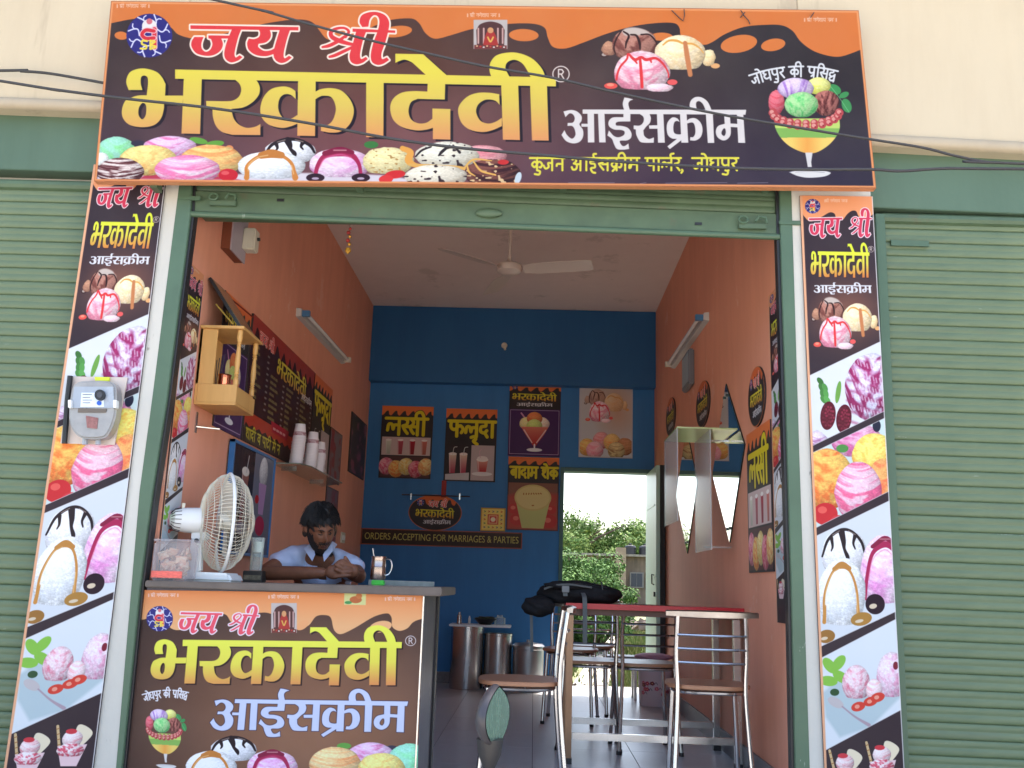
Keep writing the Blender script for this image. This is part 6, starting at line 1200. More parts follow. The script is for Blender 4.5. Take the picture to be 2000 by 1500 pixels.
# ================================================================ furniture
CH = MAT['chrome']; RAIL = pm('worn_rail_metal', (.36, .33, .31), .3, 1, var=.25, vs=12)
def make_chair(seatmat, label, group=None):
    t = thing('chair', (0, 0, 0), label, 'chair', group)
    P_ = [(.19 * math.copysign(abs(math.cos(a)) ** .62, math.cos(a)), .185 * math.copysign(abs(math.sin(a)) ** .62, math.sin(a)) + .01) for a in np.linspace(0, 2 * math.pi, 33)[:-1]]
    MB().prism([(x, y, .468) for x, y in P_], (0, 0, .018)).build('seat', seatmat, t, bevel=.004)
    MB().tube([(x * .84, y * .84, .455) for x, y in P_], .010, 8, closed=True).build('seat_frame', CH, t)
    for s_ in (-1, 1):
        MB().tube(catm([(s_ * .145, .15, .455), (s_ * .155, .165, .25), (s_ * .165, .185, .012)]), .0115, 10).build('leg', CH, t)
        MB().tube(catm([(s_ * .175, -.205, .012), (s_ * .16, -.18, .25), (s_ * .15, -.165, .46), (s_ * .156, -.172, .62), (s_ * .150, -.195, .79)]), .0115, 10).build('back_leg', CH, t)
        for y in (.185, -.205): MB().tube([(s_ * (.165 if y > 0 else .175), y, 0), (s_ * (.165 if y > 0 else .175), y, .02)], .0145, 8).build('foot_cap', MAT['blackp'], t)
    for z, y in ((.585, -.172), (.645, -.180), (.705, -.192)): MB().tube(catm([(-.152, y, z), (0, y - .022, z), (.152, y, z)]), .0062, 8).build('back_bar', CH, t)
    m = MB(); V = []
    for i in range(13):
        u = -1 + i / 6; x = .205 * u; y = -.202 - .028 * (1 - u * u); hh = .016 * (1 - .25 * u * u)
        V += [(x, y - .012, .80 - hh), (x, y - .014, .80 + hh * .6), (x, y, .80 + hh), (x, y + .014, .80 + hh * .6), (x, y + .012, .80 - hh)]
    m.add(V, [(i * 5 + j, i * 5 + (j + 1) % 5, (i + 1) * 5 + (j + 1) % 5, (i + 1) * 5 + j) for i in range(12) for j in range(5)] + [(0, 1, 2, 3, 4), (60, 61, 62, 63, 64)]); m.build('top_rail', RAIL, t, sm=50)
    return t
GC = 'chrome chairs with wooden seats around the red table'
ch = make_chair(MAT['seatw'], 'chrome chair nearest right with its barred back towards the street', GC)
ch.location = (.815, 4.62, 0); ch.rotation_euler = (0, 0, R(-3))
for x, y, a, lb in ((-.045, 4.52, 92, 'chrome chair nearest left turned sideways with its seat facing the counter'), (.655, 5.80, 4, 'chrome chair tucked under the middle of the red table'), (.345, 5.86, -4, 'chrome chair tucked under the left end of the red table'), (.27, 6.85, 172, 'chrome chair farther back left of the table facing the street'), (.42, 7.35, 168, 'farthest chrome chair by the back doorway')):
    c_ = copy_tree(ch); c_.location = (x, y, 0); c_.rotation_euler = (0, 0, R(a)); c_['label'] = lb
# red table
tb = thing('table', (.65, 5.55, 0), 'red topped narrow table with square steel legs and a black bag on it', 'table')
MB().box(.18, XR - .004, 5.24, 5.90, .79, .810).build('table_top', MAT['red'], tb, sm=0, bevel=.003); MB().box(.176, XR - .004, 5.234, 5.2395, .787, .816).build('edge_band', MAT['red'], tb, sm=0)
MB().box(.21, 1.10, 5.27, 5.87, .755, .789).build('apron', pm('apron_brown', lin(90, 60, 50), .5), tb, sm=0)
for x in (.20, 1.085):
    for y in (5.26, 5.86): 
        MB().box(x - .018, x + .018, y - .018, y + .018, .012, .754).build('leg', MAT['brownsq'] if x < .5 else MAT['steel'], tb, sm=0, bevel=.003); MB().box(x - .021, x + .021, y - .021, y + .021, 0, .03).build('foot_cap', MAT['blackp'], tb, sm=0)
MB().box(.22, 1.066, 5.245, 5.275, .12, .155).build('stretcher', MAT['steel'], tb, sm=0, bevel=.002)
MB().box(.22, 1.066, 5.845, 5.875, .12, .155).build('stretcher', MAT['steel'], tb, sm=0, bevel=.002)
# backpack
bk = thing('backpack', (.24, 5.5, .813), 'black backpack lying on the left end of the red table', 'bag')
def lump(c_, r_, seed, T=None, seg=36, rings=22, amp=.12, flat=-.8):
    rn = random.Random(seed); ph = [rn.uniform(0, 6) for _ in range(9)]
    def fn(q):
        n_ = math.sin(q.x * 3 + ph[0]) * math.sin(q.y * 4 + ph[1]) + .5 * math.sin(q.z * 7 + ph[2] + q.x * 5) + .35 * math.sin(q.x * 11 + ph[3]) * math.sin(q.z * 9 + ph[4]) + .2 * math.sin(q.y * 17 + ph[5] + q.x * 13)
        q = q * (1 + amp * n_); return Vector((q.x, q.y, max(q.z, flat)))
    return MB().ball(c_, r_, seg, rings, fn=fn, T=T)
lump((.26, 5.5, .862), (.235, .17, .068), 3, amp=.07).build('main_body', MAT['black'], bk, sm=70)
lump((.20, 5.42, .905), (.15, .10, .030), 5, amp=.1).build('front_pocket', MAT['black'], bk, sm=70)
lump((.03, 5.36, .79), (.085, .10, .058), 8, amp=.1, flat=-1).build('side_pocket', MAT['black'], bk, sm=70)
gs_ = pm('grey_webbing', (.10, .11, .11), .8, bump=.3, bs=200)
MB().tube(catm([(.06, 5.36, .885), (.12, 5.335, .905), (.20, 5.325, .912), (.32, 5.345, .900)]), [.006] * 19, 6).build('zip_piping', gs_, bk)
def strap(P_, w_, name='strap', th=.003):
    P_ = [Vector(p) for p in catm(P_)]; m = MB(); V = []
    for p in P_: V += [p + Vector((-w_, 0, 0)), p + Vector((w_, 0, 0)), p + Vector((w_, th, .001)), p + Vector((-w_, th, .001))]
    m.add(V, [(i * 4 + j, i * 4 + (j + 1) % 4, i * 4 + 4 + (j + 1) % 4, i * 4 + 4 + j) for i in range(len(P_) - 1) for j in range(4)]); return m.build(name, gs_, bk)
strap([(.27, 5.32, .87), (.275, 5.225, .84), (.278, 5.22, .74), (.28, 5.221, .61)], .012); strap([(-.01, 5.33, .77), (-.005, 5.33, .68), (.0, 5.331, .55)], .008); strap([(.17, 5.335, .915), (.172, 5.318, .89), (.175, 5.31, .85)], .012, 'buckle_strap')
for k in range(4): MB().tube(catm([(.08 + .1 * k, 5.36, .893), (.11 + .09 * k, 5.42, .918), (.14 + .08 * k, 5.5, .931)]), .0035, 5).build('seam', gs_, bk)
strap([(.08, 5.36, .900), (.16, 5.345, .922), (.28, 5.36, .915), (.40, 5.40, .900)], .010, 'shoulder_strap', .005)
MB().box(.155, .195, 5.302, 5.312, .87, .905).build('buckle', pm('buckle_grey', (.14, .15, .16), .4), bk, sm=0, bevel=.003)
# steel vessels by the blue wall
def drum(x, y, r_, h_, label, lid=False, mat=None, name='steel_drum', cat='drum', grp=None):
    t = thing(name, (x, y, 0), label, cat, grp)
    MB().lathe([(r_ * .98, .0), (r_, .01), (r_, h_ - .02), (r_ * 1.03, h_ - .015), (r_ * 1.03, h_), (r_ * .97, h_), (r_ * .97, .02), (.001, .02)], c=(x, y, 0), seg=36).build('body', mat or MAT['steel'], t)
    if lid: MB().lathe([(r_ * 1.05, 0), (r_ * 1.05, .012), (r_ * .9, .03), (r_ * .3, .04), (.02, .042), (.02, .06), (.001, .062)], c=(x, y, h_ + .001), seg=32).build('lid', mat or MAT['steel'], t)
    else: MB().tube([(x + r_ * 1.0, y - .02, h_ * .8), (x + r_ * 1.0 + .025, y - .03, h_ * .8), (x + r_ * 1.0 + .025, y - .03, h_ * .66), (x + r_ * 1.0, y - .02, h_ * .66)], .005, 6).build('handle', MAT['chrome'], t)
    return t
drum(-.575, 8.72, .145, .53, 'tall shiny steel drum farthest left against the blue wall'); drum(-.30, 8.74, .125, .475, 'slightly lower steel drum second along the blue wall')
drum(-.03, 8.70, .135, .37, 'lidded grey metal pot on the floor right of the steel drums', True, pm('aluminium_pot', (.42, .42, .42), .4, 1), 'lidded_pot', 'pot')
tt = thing('drum_board', (-.5, 8.7, .532), 'white board laid across the tops of the steel drums', 'board'); MB().box(-.73, -.19, 8.57, 8.86, .532, .55).build('board_top', MAT['white'], tt, sm=0, bevel=.003)
for k, (x, r_, h_, nm, lb, mt_) in enumerate(((-.65, .022, .10, 'bottle', 'small steel bottle at the left end of the white board', MAT['steel']), (-.56, .012, .07, 'bottle', 'thin little bottle second on the white board', MAT['white']), (-.29, .05, .085, 'jar', 'squat clear jar at the right end of the white board', MAT['glass']))):
    tag(MB().lathe([(r_, 0), (r_, h_ * .7), (r_ * .5, h_ * .85), (r_ * .5, h_), (.001, h_)], c=(x, 8.68, .551), seg=16).build(nm, mt_, None, off=Vector((x, 8.68, .551))), lb, nm)
bw = thing('dark_bowl', (-.42, 8.68, .551), 'dark bowl with a wrinkled cloth in the middle of the white board', 'bowl'); MB().lathe([(.05, 0), (.10, .05), (.105, .052), (.095, .05), (.001, .01)], c=(-.42, 8.68, .551), seg=20).build('bowl_wall', MAT['blackp'], bw); lump((-.42, 8.68, .60), (.085, .07, .022), 12, amp=.2).build('cloth', pm('olive_cloth', (.05, .06, .035), .9, bump=.4), bw)
# flowered bucket with a pink cushion
bu = thing('flowered_bucket', (.99, 7.95, 0), 'white bucket printed with pink flowers on the floor by the right wall', 'bucket')
Xb, Yb = np.meshgrid(np.linspace(0, 1, 384), np.linspace(0, .4, 154)); cvb = Cv(Xb, Yb, C3(222, 206, 210))
for k in range(30):
    u_, v_ = rnd.random(), .13 + .16 * rnd.random(); cc = (C3(196, 60, 100), C3(214, 100, 130), C3(120, 40, 60))[k % 3]
    for q_ in range(5): ell(cvb, ID, u_ + .012 * math.cos(q_ * 1.256), v_ + .012 * math.sin(q_ * 1.256), .010, .008, cc)
    ell(cvb, ID, u_, v_, .006, .006, C3(240, 210, 150)); line(cvb, ID, [(u_ + .02, v_ + .01), (u_ + .035, v_ - .01), (u_ + .05, v_ + .01)], .004, C3(60, 60, 70))
o = MB().lathe([(.125, 0), (.14, .32)], seg=48, c=(.99, 7.95, .001), caps=False).build('wall', print_mat('bucket_print', cvb), bu); uv = o.data.uv_layers.new(name='uv')
for p_ in o.data.polygons:
    ks = [o.data.loops[l].vertex_index % 48 for l in p_.loop_indices]; wrap = max(ks) - min(ks) > 24
    for l in p_.loop_indices: vi = o.data.loops[l].vertex_index; kk = vi % 48; uv.data[l].uv = ((kk + (48 if wrap and kk < 24 else 0)) / 48, vi // 48)
MB().lathe([(.001, 0), (.143, 0), (.147, .012), (.12, .022), (.001, .024)], c=(.99, 7.95, .322), seg=36).build('lid', MAT['white'], bu)
cu = thing('cushion', (.98, 7.95, .347), 'dusty pink cushion resting on the flowered bucket', 'cushion'); lump((.98, 7.95, .372), (.155, .12, .03), 21, amp=.03, flat=-1).build('cover', pm('pink_cloth', lin(170, 130, 150), .8, bump=.2), cu, sm=80)
bs_ = thing('low_stool', (.72, 8.3, 0), 'low grey stool behind the table beside the flowered bucket', 'stool'); MB().box(.60, .88, 8.2, 8.44, .33, .35).build('stool_top', pm('stool_grey', lin(130, 136, 134), .5), bs_, sm=0, bevel=.004)
for x in (.62, .86):
    for y in (8.22, 8.42): MB().box(x - .012, x + .012, y - .012, y + .012, 0, .329).build('leg', MAT['steel'], bs_, sm=0)
# ================================================================ the seated man
def skin_mesh(V, E, Rr, sub=2, root=0):
    me = bpy.data.meshes.new('tmp'); me.from_pydata(V, E, []); o = bpy.data.objects.new('tmp', me); COL.objects.link(o)
    md = o.modifiers.new('s', 'SKIN'); sl = me.skin_vertices[0].data if me.skin_vertices else None
    if sl is None: bpy.context.view_layer.update(); sl = me.skin_vertices[0].data
    for i, r_ in enumerate(Rr): sl[i].radius = (r_, r_) if not hasattr(r_, '__len__') else r_; sl[i].use_root = (i == root)
    if sub: sd = o.modifiers.new('d', 'SUBSURF'); sd.levels = sub; sd.render_levels = sub
    bpy.context.view_layer.update(); r = bpy.data.meshes.new_from_object(o.evaluated_get(bpy.context.evaluated_depsgraph_get())); bpy.data.objects.remove(o)
    return r
Hc = Vector(atY(626, 1036, 4.93))                       # middle of the head
mn = thing('person', (Hc.x - .05, 5.2, 0), 'bearded man in a light blue shirt leaning on the counter with clasped hands', 'person')
px_ = Hc.x
BZ = .885
el_l = Vector((px_ - .245, 4.80, BZ + .035)); el_r = Vector((px_ + .235, 4.86, BZ + .03)); hd = Vector((px_ + .175, 4.70, BZ + .058))
sh_l = Vector((px_ - .155, 5.05, BZ + .125)); sh_r = Vector((px_ + .125, 5.07, BZ + .095)); nk_ = Vector((px_ - .005, 5.03, BZ + .165)); ch_ = Vector((px_ - .005, 5.10, BZ + .06))
V = [(px_ - .02, 5.38, .46), (px_ - .02, 5.30, .68), ch_, nk_, (Hc.x, 4.985, Hc.z - .05),
     sh_l, tuple(el_l), tuple(el_l.lerp(hd, .5) + Vector((.02, -.02, -.005))), tuple(hd + Vector((-.075, .005, -.012))),
     sh_r, tuple(el_r), tuple(el_r.lerp(hd, .55)), tuple(hd + Vector((.06, .02, -.005))),
     (px_ - .11, 5.30, .47), (px_ - .14, 4.98, .49), (px_ - .14, 4.96, .08), (px_ - .14, 4.86, .04),
     (px_ + .07, 5.30, .47), (px_ + .12, 4.98, .49), (px_ + .12, 4.96, .08), (px_ + .12, 4.86, .04)]
E_ = [(0, 1), (1, 2), (2, 3), (3, 4), (2, 5), (5, 6), (6, 7), (7, 8), (2, 9), (9, 10), (10, 11), (11, 12), (0, 13), (13, 14), (14, 15), (15, 16), (0, 17), (17, 18), (18, 19), (19, 20)]
Rr = [.13, .12, .12, .060, .050, .056, .040, .035, .027, .056, .038, .034, .027, .09, .07, .045, .035, .09, .07, .045, .035]
body = skin_mesh(V, E_, Rr)
bmh = bmesh.new(); bmh.from_mesh(body)
def add_fingers(base, d, side, up, n=4, L=.075, curl=-1):
    d = d.normalized(); side = side.normalized(); up = up.normalized()
    for k in range(n):
        o_ = base + side * (.017 * (k - (n - 1) / 2)); l_ = L * (1, 1.1, 1.03, .82)[k % 4]
        P_ = [o_ - d * .02, o_ + d * l_ * .4 + up * .006, o_ + d * l_ * .75 + up * .0 * curl, o_ + d * l_ * .95 + up * .016 * curl]
        m_ = skin_mesh(P_, [(0, 1), (1, 2), (2, 3)], [.0095, .009, .0085, .0075], 1); bmh.from_mesh(m_); bpy.data.meshes.remove(m_)
lh, rh = hd + Vector((-.045, 0, -.008)), hd + Vector((.035, .01, .0))
for c_, d_ in ((lh, Vector((1, -.1, .18))), (rh, Vector((-1, -.25, .35)))):
    m_ = MB().ball(c_, (.042, .026, .036), 14, 8); tmp = m_.build('tmp', MAT['black'], None); bmh.from_mesh(tmp.data); bpy.data.objects.remove(tmp)
add_fingers(lh + Vector((.02, -.015, .004)), Vector((1, -.15, .12)), Vector((0, .05, 1)), Vector((0, -1, 0)))
add_fingers(rh + Vector((-.01, -.018, .006)), Vector((-.8, -.5, .42)), Vector((.3, .05, 1)), Vector((0, -1, .2)))
for c_, P_ in ((lh, [(0, 0, .02), (.02, -.02, .045), (.045, -.025, .06)]), (rh, [(0, 0, .02), (-.015, -.02, .048), (-.03, -.03, .072)])):
    m_ = skin_mesh([c_ + Vector(p) for p in P_], [(0, 1), (1, 2)], [.012, .0105, .009], 1); bmh.from_mesh(m_); bpy.data.meshes.remove(m_)
# head: bent forward and turned a little to the camera's right
HR = (Matrix.Rotation(R(30), 3, 'Z') @ Matrix.Rotation(R(-5), 3, 'Y') @ Matrix.Rotation(R(20), 3, 'X'))   # face looks along -Y
def headfn(q):
    x, y, z = q.x, q.y, q.z; fr = max(0, -y)
    wx = 1 - .22 * max(0, -z) ** 1.3 - .05 * max(0, z - .6)
    yy_ = y * (1.0 if y > 0 else .98 - .10 * max(0, z)) ; X_ = x * wx
    if z < -.3 and y < 0: yy_ *= 1 + .03 * (-z - .3)
    nose = math.exp(-(x / .13) ** 2 - ((z + .17) / .17) ** 2) * fr * .19 + math.exp(-(x / .09) ** 2 - ((z - .02) / .2) ** 2) * fr * .08
    sock = sum(math.exp(-((x - s_ * .36) / .17) ** 2 - ((z - .08) / .10) ** 2) for s_ in (-1, 1)) * fr * .10
    brow = math.exp(-((z - .24) / .08) ** 2) * fr * .045 * (abs(x) < .75)
    lip = math.exp(-(x / .24) ** 2 - ((z + .46) / .05) ** 2) * fr * .05 + math.exp(-(x / .2) ** 2 - ((z + .57) / .05) ** 2) * fr * .05 - math.exp(-(x / .26) ** 2 - ((z + .515) / .022) ** 2) * fr * .03
    chin = math.exp(-(x / .28) ** 2 - ((z + .82) / .16) ** 2) * fr * .09; cheek = sum(math.exp(-((x - s_ * .5) / .2) ** 2 - ((z + .15) / .2) ** 2) for s_ in (-1, 1)) * fr * .03
    return Vector((X_, yy_ - nose + sock - brow - lip - chin - cheek, z))
T_ = HR.to_4x4(); hs = (.070, .094, .120)
tmp = MB().ball(Hc, hs, 64, 56, fn=headfn, T=T_)
for s_ in (-1, 1): tmp.ball(Hc + HR @ Vector((s_ * .079, .006, -.004)), (.012, .020, .031), 12, 10, T=(HR @ Matrix.Rotation(R(-18) * s_, 3, 'Z')).to_4x4())
to_ = tmp.build('tmp', MAT['black'], None); bmh.from_mesh(to_.data); bpy.data.objects.remove(to_)
me = bpy.data.meshes.new('body'); bmh.to_mesh(me); bmh.free(); o = bpy.data.objects.new('body', me); COL.objects.link(o)
rm = o.modifiers.new('r', 'REMESH'); rm.mode = 'VOXEL'; rm.voxel_size = .0042; rm.use_smooth_shade = True
bpy.context.view_layer.update(); me2 = bpy.data.meshes.new_from_object(o.evaluated_get(bpy.context.evaluated_depsgraph_get())); o.modifiers.clear(); o.data = me2
skn = pm('brown_skin', lin(118, 76, 56), .5, var=.12, vs=30, spec=.35); brd = pm('beard_hair', (.022, .015, .012), .8, bump=.5, bs=300); lipm = pm('lips', lin(88, 48, 42), .6)
me2.materials.clear()
for m_ in (skn, brd, lipm): me2.materials.append(m_)
inv = HR.inverted(); mi = []
for p_ in me2.polygons:
    q = inv @ (p_.center - Hc); x, y, z = q.x / hs[0], q.y / hs[1], q.z / hs[2]; k_ = 0
    if -1.2 < z < .1 and q.length < .16:
        jag = .06 * math.sin(x * 60 + 3 * math.sin(z * 50)) * math.sin(z * 70)
        if (z < -.62 + jag and y < .5) or (z < -.02 + jag and abs(x) > .68 + jag and -.62 < y < .25) or (abs(z + .37) < .07 + jag and abs(x) < .42 and y < -.6) or (z < -.30 + .5 * (.7 - abs(x)) * -1 + jag and abs(x) > .36 and y < -.1): k_ = 1
        if abs(x) < .22 and -.56 < z < -.48 and y < -.6: k_ = 2
    mi.append(k_)
me2.polygons.foreach_set('material_index', mi); me2.polygons.foreach_set('use_smooth', [True] * len(mi))
o3 = OFF[mn.name]; me2.transform(Matrix.Translation(-o3)); o.parent = mn; OFF[o.name] = o3
# hair
hr = MB()
def hairfn(q):
    n_ = .05 * math.sin(q.x * 9 + 1) * math.sin(q.y * 8) + .04 * math.sin(q.z * 17 + q.x * 13) + .03 * math.sin(q.x * 31) * math.sin(q.z * 29 + q.y * 23)
    cut = .44 + .08 * math.sin(q.x * 7) if q.y < -.25 else (.08 if q.y < .1 else -.55)
    r_ = 1 + n_
    if q.z < cut: r_ *= .86
    return q * r_
hr.ball(Hc + HR @ Vector((0, .010, .030)), (.086, .106, .116), 72, 56, fn=hairfn, T=T_)
rn = random.Random(9)
for k in range(2400):
    a = rn.uniform(0, 2 * math.pi); e_ = math.asin(rn.uniform(.05, 1)); q = Vector((math.cos(a) * math.cos(e_), math.sin(a) * math.cos(e_), math.sin(e_)))
    if q.y < -.2 and q.z < .52: q.z = .52 + .25 * rn.random(); q.normalize()
    elif q.y < .15 and q.z < .2: q.z = .2 + .2 * rn.random(); q.normalize()
    b_ = Vector((q.x * .083, q.y * .102, q.z * .112)); fl2 = Vector((q.x, q.y - .25, 0)).normalized(); tg = (fl2 - q * fl2.dot(q)).normalized() + Vector((rn.uniform(-.3, .3), rn.uniform(-.3, .3), 0)); L_ = rn.uniform(.012, .036)
    p0 = Hc + HR @ (Vector((0, .010, .030)) + b_); hr.tube([p0, p0 + HR @ (q * .009 + tg * L_ * .5), p0 + HR @ (q * .007 + tg * L_ + Vector((0, 0, -.010)))], [.0026, .0020, .0006], 3, cap=False)
hr.build('hair', pm('black_hair', (.008, .007, .007), .55, bump=.6, bs=200), mn, sm=60)
for s_ in (-1, 1):
    MB().tube([Hc + HR @ Vector((s_ * x * hs[0], -y * hs[1], z * hs[2])) for x, y, z in ((.16, 1.04, .21), (.34, .99, .27), (.56, .84, .22))], [.0028, .0034, .0014], 6).build('eyebrow', brd, mn)
    MB().tube([Hc + HR @ Vector((s_ * x * hs[0], -y * hs[1], z * hs[2])) for x, y, z in ((.20, .92, .055), (.36, .905, .04), (.52, .80, .06))], [.0016, .0030, .0014], 6).build('eyelid_shadow', brd, mn)  # dark line along the lid paints in the narrow eye shadow
# shirt: grown round the same skeleton, open at the neck
shv = [V[0], V[1], tuple(ch_), tuple(nk_ + Vector((0, .012, -.035))), tuple(sh_l + Vector((.02, 0, .0))), tuple(sh_l.lerp(el_l, .30)), tuple(sh_l.lerp(el_l, .66)), tuple(sh_r - Vector((.02, 0, 0))), tuple(sh_r.lerp(el_r, .30)), tuple(sh_r.lerp(el_r, .66))]
sm_ = skin_mesh(shv, [(0, 1), (1, 2), (2, 3), (2, 4), (4, 5), (5, 6), (2, 7), (7, 8), (8, 9)], [.15, .135, .138, .078, .074, .068, .070, .074, .068, .068], 3)
bs2 = bmesh.new(); bs2.from_mesh(sm_); kill = []
nrm = lambda a: (a[1] - a[0]).normalized()
dl_, dr_ = (el_l - sh_l).normalized(), (el_r - sh_r).normalized()
for v_ in bs2.verts:
    c_ = v_.co; n_ = .0035 * math.sin(c_.x * 70 + c_.z * 40) * math.sin(c_.y * 50) + .003 * math.sin(c_.z * 95 + c_.x * 33); v_.co = c_ + v_.normal * n_
for f_ in bs2.faces:
    c_ = f_.calc_center_median(); v_open = c_.y < 5.02 and c_.z > BZ - .02 and abs(c_.x - (px_ + .012)) < .006 + .27 * (c_.z - (BZ - .01)) and c_.z > BZ + .0
    if v_open or (c_ - sh_l).dot(dl_) > (el_l - sh_l).length * .72 and c_.x < px_ - .1 or (c_ - sh_r).dot(dr_) > (el_r - sh_r).length * .72 and c_.x > px_ + .1 or (c_.z > BZ + .175 and abs(c_.x - px_) < .07): kill.append(f_)
bmesh.ops.delete(bs2, geom=kill, context='FACES'); me3 = bpy.data.meshes.new('shirt'); bs2.to_mesh(me3); bs2.free(); me3.transform(Matrix.Translation(-o3))
shm = pm('light_blue_cotton', lin(178, 188, 212), .85, var=.06, vs=20, bump=.25, bs=60); me3.materials.append(shm); me3.polygons.foreach_set('use_smooth', [True] * len(me3.polygons))
so_ = bpy.data.objects.new('shirt', me3); COL.objects.link(so_); so_.parent = mn; OFF[so_.name] = o3; md = so_.modifiers.new('t', 'SOLIDIFY'); md.thickness = .003; md.offset = 1
for s_ in (-1, 1):
    c0 = nk_ + Vector((s_ * .05, -.02, .045)); c1 = nk_ + Vector((s_ * .075, -.085, -.005)); c2 = nk_ + Vector((s_ * .03 + .01, -.125, -.065)); c3 = nk_ + Vector((s_ * .020 + .01, -.115, -.03)); c4 = nk_ + Vector((s_ * .02, .06, .05)); c5 = nk_ + Vector((s_ * .07, .03, .03))
    m_ = MB(); m_.prism([c0, c1, c2, c3], (0, -.003, .003)); m_.prism([c0, c4, c5, c1], (0, -.002, .003)); m_.build('collar', shm, mn, sm=40, bevel=.001)
MB().box(px_ - .2, px_ + .18, 4.9, 5.5, .36, .40).build('chair_seat', MAT['blackp'], None, sm=0) if False else None
stl = thing('plastic_stool', (px_ - .02, 5.3, 0), 'dark stool under the seated man behind the counter', 'stool'); MB().box(px_ - .2, px_ + .16, 5.12, 5.50, .30, .335).build('seat', MAT['blackp'], stl, bevel=.01)
for x in (-.17, .13):
    for y in (5.15, 5.46): MB().box(px_ + x - .015, px_ + x + .015, y - .015, y + .015, 0, .299).build('leg', MAT['blackp'], stl, sm=0)
# ================================================================ overhead cables
def cable(P_, y, r_, label):
    pts = [Vector(atY(a, b, y)) for a, b in P_]; pts = [pts[0] + (pts[0] - pts[1]).normalized() * 2.5] + pts + [pts[-1] + (pts[-1] - pts[-2]).normalized() * 2.5]
    pts = [Vector(p) for p in catm(pts, 8)]
    tag(MB().tube(pts, r_, 8).build('overhead_cable', MAT['cable'], None, off=pts[0].copy()), label, 'cable', 'overhead cables crossing the signboard')
cable([(0, 158), (100, 174), (240, 192), (420, 212), (600, 240), (760, 270), (900, 289), (1060, 303), (1200, 315), (1400, 327), (1560, 331), (1700, 331), (1760, 334), (1850, 329), (2000, 330)], 3.3, .0058, 'lower dark cable crossing the signboard from left to right')
cable([(420, 0), (510, 20), (600, 46), (720, 78), (850, 108), (950, 130), (1080, 152), (1200, 180), (1400, 222), (1600, 256), (1700, 272), (1800, 288), (1860, 303), (1930, 317), (2000, 320)], 3.3, .0050, 'upper twisted cable sloping down across the signboard')
pts = [Vector(atY(-600, 150, 3.98))] + [Vector(atY(a, b, 3.99)) for a, b in ((0, 138), (40, 139), (100, 144), (203, 162), (260, 172))]
tag(MB().tube([Vector(p) for p in catm(pts, 6)], .0068, 8).build('overhead_cable', MAT['cable'], None, off=pts[1].copy()), 'short dark cable at left that disappears behind the signboard', 'cable', 'overhead cables crossing the signboard')
# ================================================================ scooter in front, only its mirror reaches the picture
sc2 = thing('parked_scooter', (.1, 2.2, -.55), 'rear view mirror of a scooter parked in front of the shop', 'scooter'); mc = Vector(atY(971, 1400, 2.2)); gp_ = pm('grey_scooter_plastic', lin(62, 60, 64), .35, var=.06)
ang = R(70); U = Vector((math.cos(ang), math.sin(ang), 0)); Nn = Vector((math.sin(ang), -math.cos(ang), 0)) ; tl_ = Vector((.012, 0, 1)).normalized()
def mshape(k, n_=40): return [mc + U * (.072 * k * math.copysign(abs(math.cos(a)) ** 1.8, math.cos(a))) + tl_ * (.066 * k * math.copysign(abs(math.sin(a)) ** .95, math.sin(a))) for a in np.linspace(0, 2 * math.pi, n_ + 1)[:-1]]
m = MB(); R0, R1, R2, R3 = mshape(1), mshape(1.04), mshape(.9), mshape(.5); Nn = Nn if Nn.dot(Vector((0, -1, 0))) > 0 else -Nn
rings = [[p + Nn * .002 for p in R0], [p - Nn * .004 for p in R1], [p - Nn * .012 for p in R1], [p - Nn * .024 for p in R2], [p - Nn * .032 for p in R3]]
m.add([p for r_ in rings for p in r_], [(i * 40 + k, i * 40 + (k + 1) % 40, (i + 1) * 40 + (k + 1) % 40, (i + 1) * 40 + k) for i in range(4) for k in range(40)] + [tuple(range(160, 200))]); hsg = m.build('mirror_housing', gp_, sc2, sm=50)
mg = MB().add([p + Nn * .0022 for p in mshape(.95)], [tuple(range(40))]).build('mirror_glass', pm('dusty_mirror_reflection', lin(150, 184, 170), .25, .8, var=.16, vs=60, stretch=(2, 2, .3)), sc2, sm=0)  # dusty glass; green tint and streaks paint in what it reflects
b0 = mc + Vector((-.014, .0, -.058)); MB().tube([b0 + Vector((.0, 0, .012)), b0 + Vector((.0, 0, -.02)), b0 + Vector((.0, 0, -.055))], [.030, .026, .010], 12).build('mirror_neck', MAT['blackp'], sc2)
MB().tube(catm([b0 + Vector((0, 0, -.05)), b0 + Vector((0, 0, -.12)), b0 + Vector((.03, .03, -.2))]), .007, 8).build('stalk', CH, sc2)
hb = b0 + Vector((.03, .03, -.2)); MB().tube(catm([hb + Vector((-.12, .04, 0)), hb, hb + Vector((.22, -.05, .02)), hb + Vector((.44, 0, 0)), hb + Vector((.56, .05, 0))]), .012, 8).build('handlebar', CH, sc2)
for a_, b_ in (((-.24, .08, 0), (-.11, .038, 0)), ((.55, .045, 0), (.68, .09, 0))): MB().tube([hb + Vector(a_), hb + Vector(b_)], .017, 10).build('grip', MAT['blackp'], sc2)
hx, hy = hb.x + .22, hb.y - .05
MB().tube([(hx, hy, hb.z), (hx, hy - .06, -.05), (hx, hy - .2, -.32)], [.03, .03, .025], 10).build('stem', MAT['blackp'], sc2)
lump((hx, hy - .08, .0), (.20, .07, .26), 2, amp=.01, flat=-1).build('front_shield', gp_, sc2, sm=80); lump((hx, hy + .75, -.12), (.17, .46, .17), 6, amp=.015, flat=-1).build('rear_body', gp_, sc2, sm=80); MB().box(hx - .13, hx + .13, hy, hy + .5, -.36, -.31).build('footboard', MAT['blackp'], sc2, bevel=.01); lump((hx, hy + .72, .07), (.14, .38, .06), 7, amp=.01, flat=-.9).build('saddle', MAT['black'], sc2, sm=80)
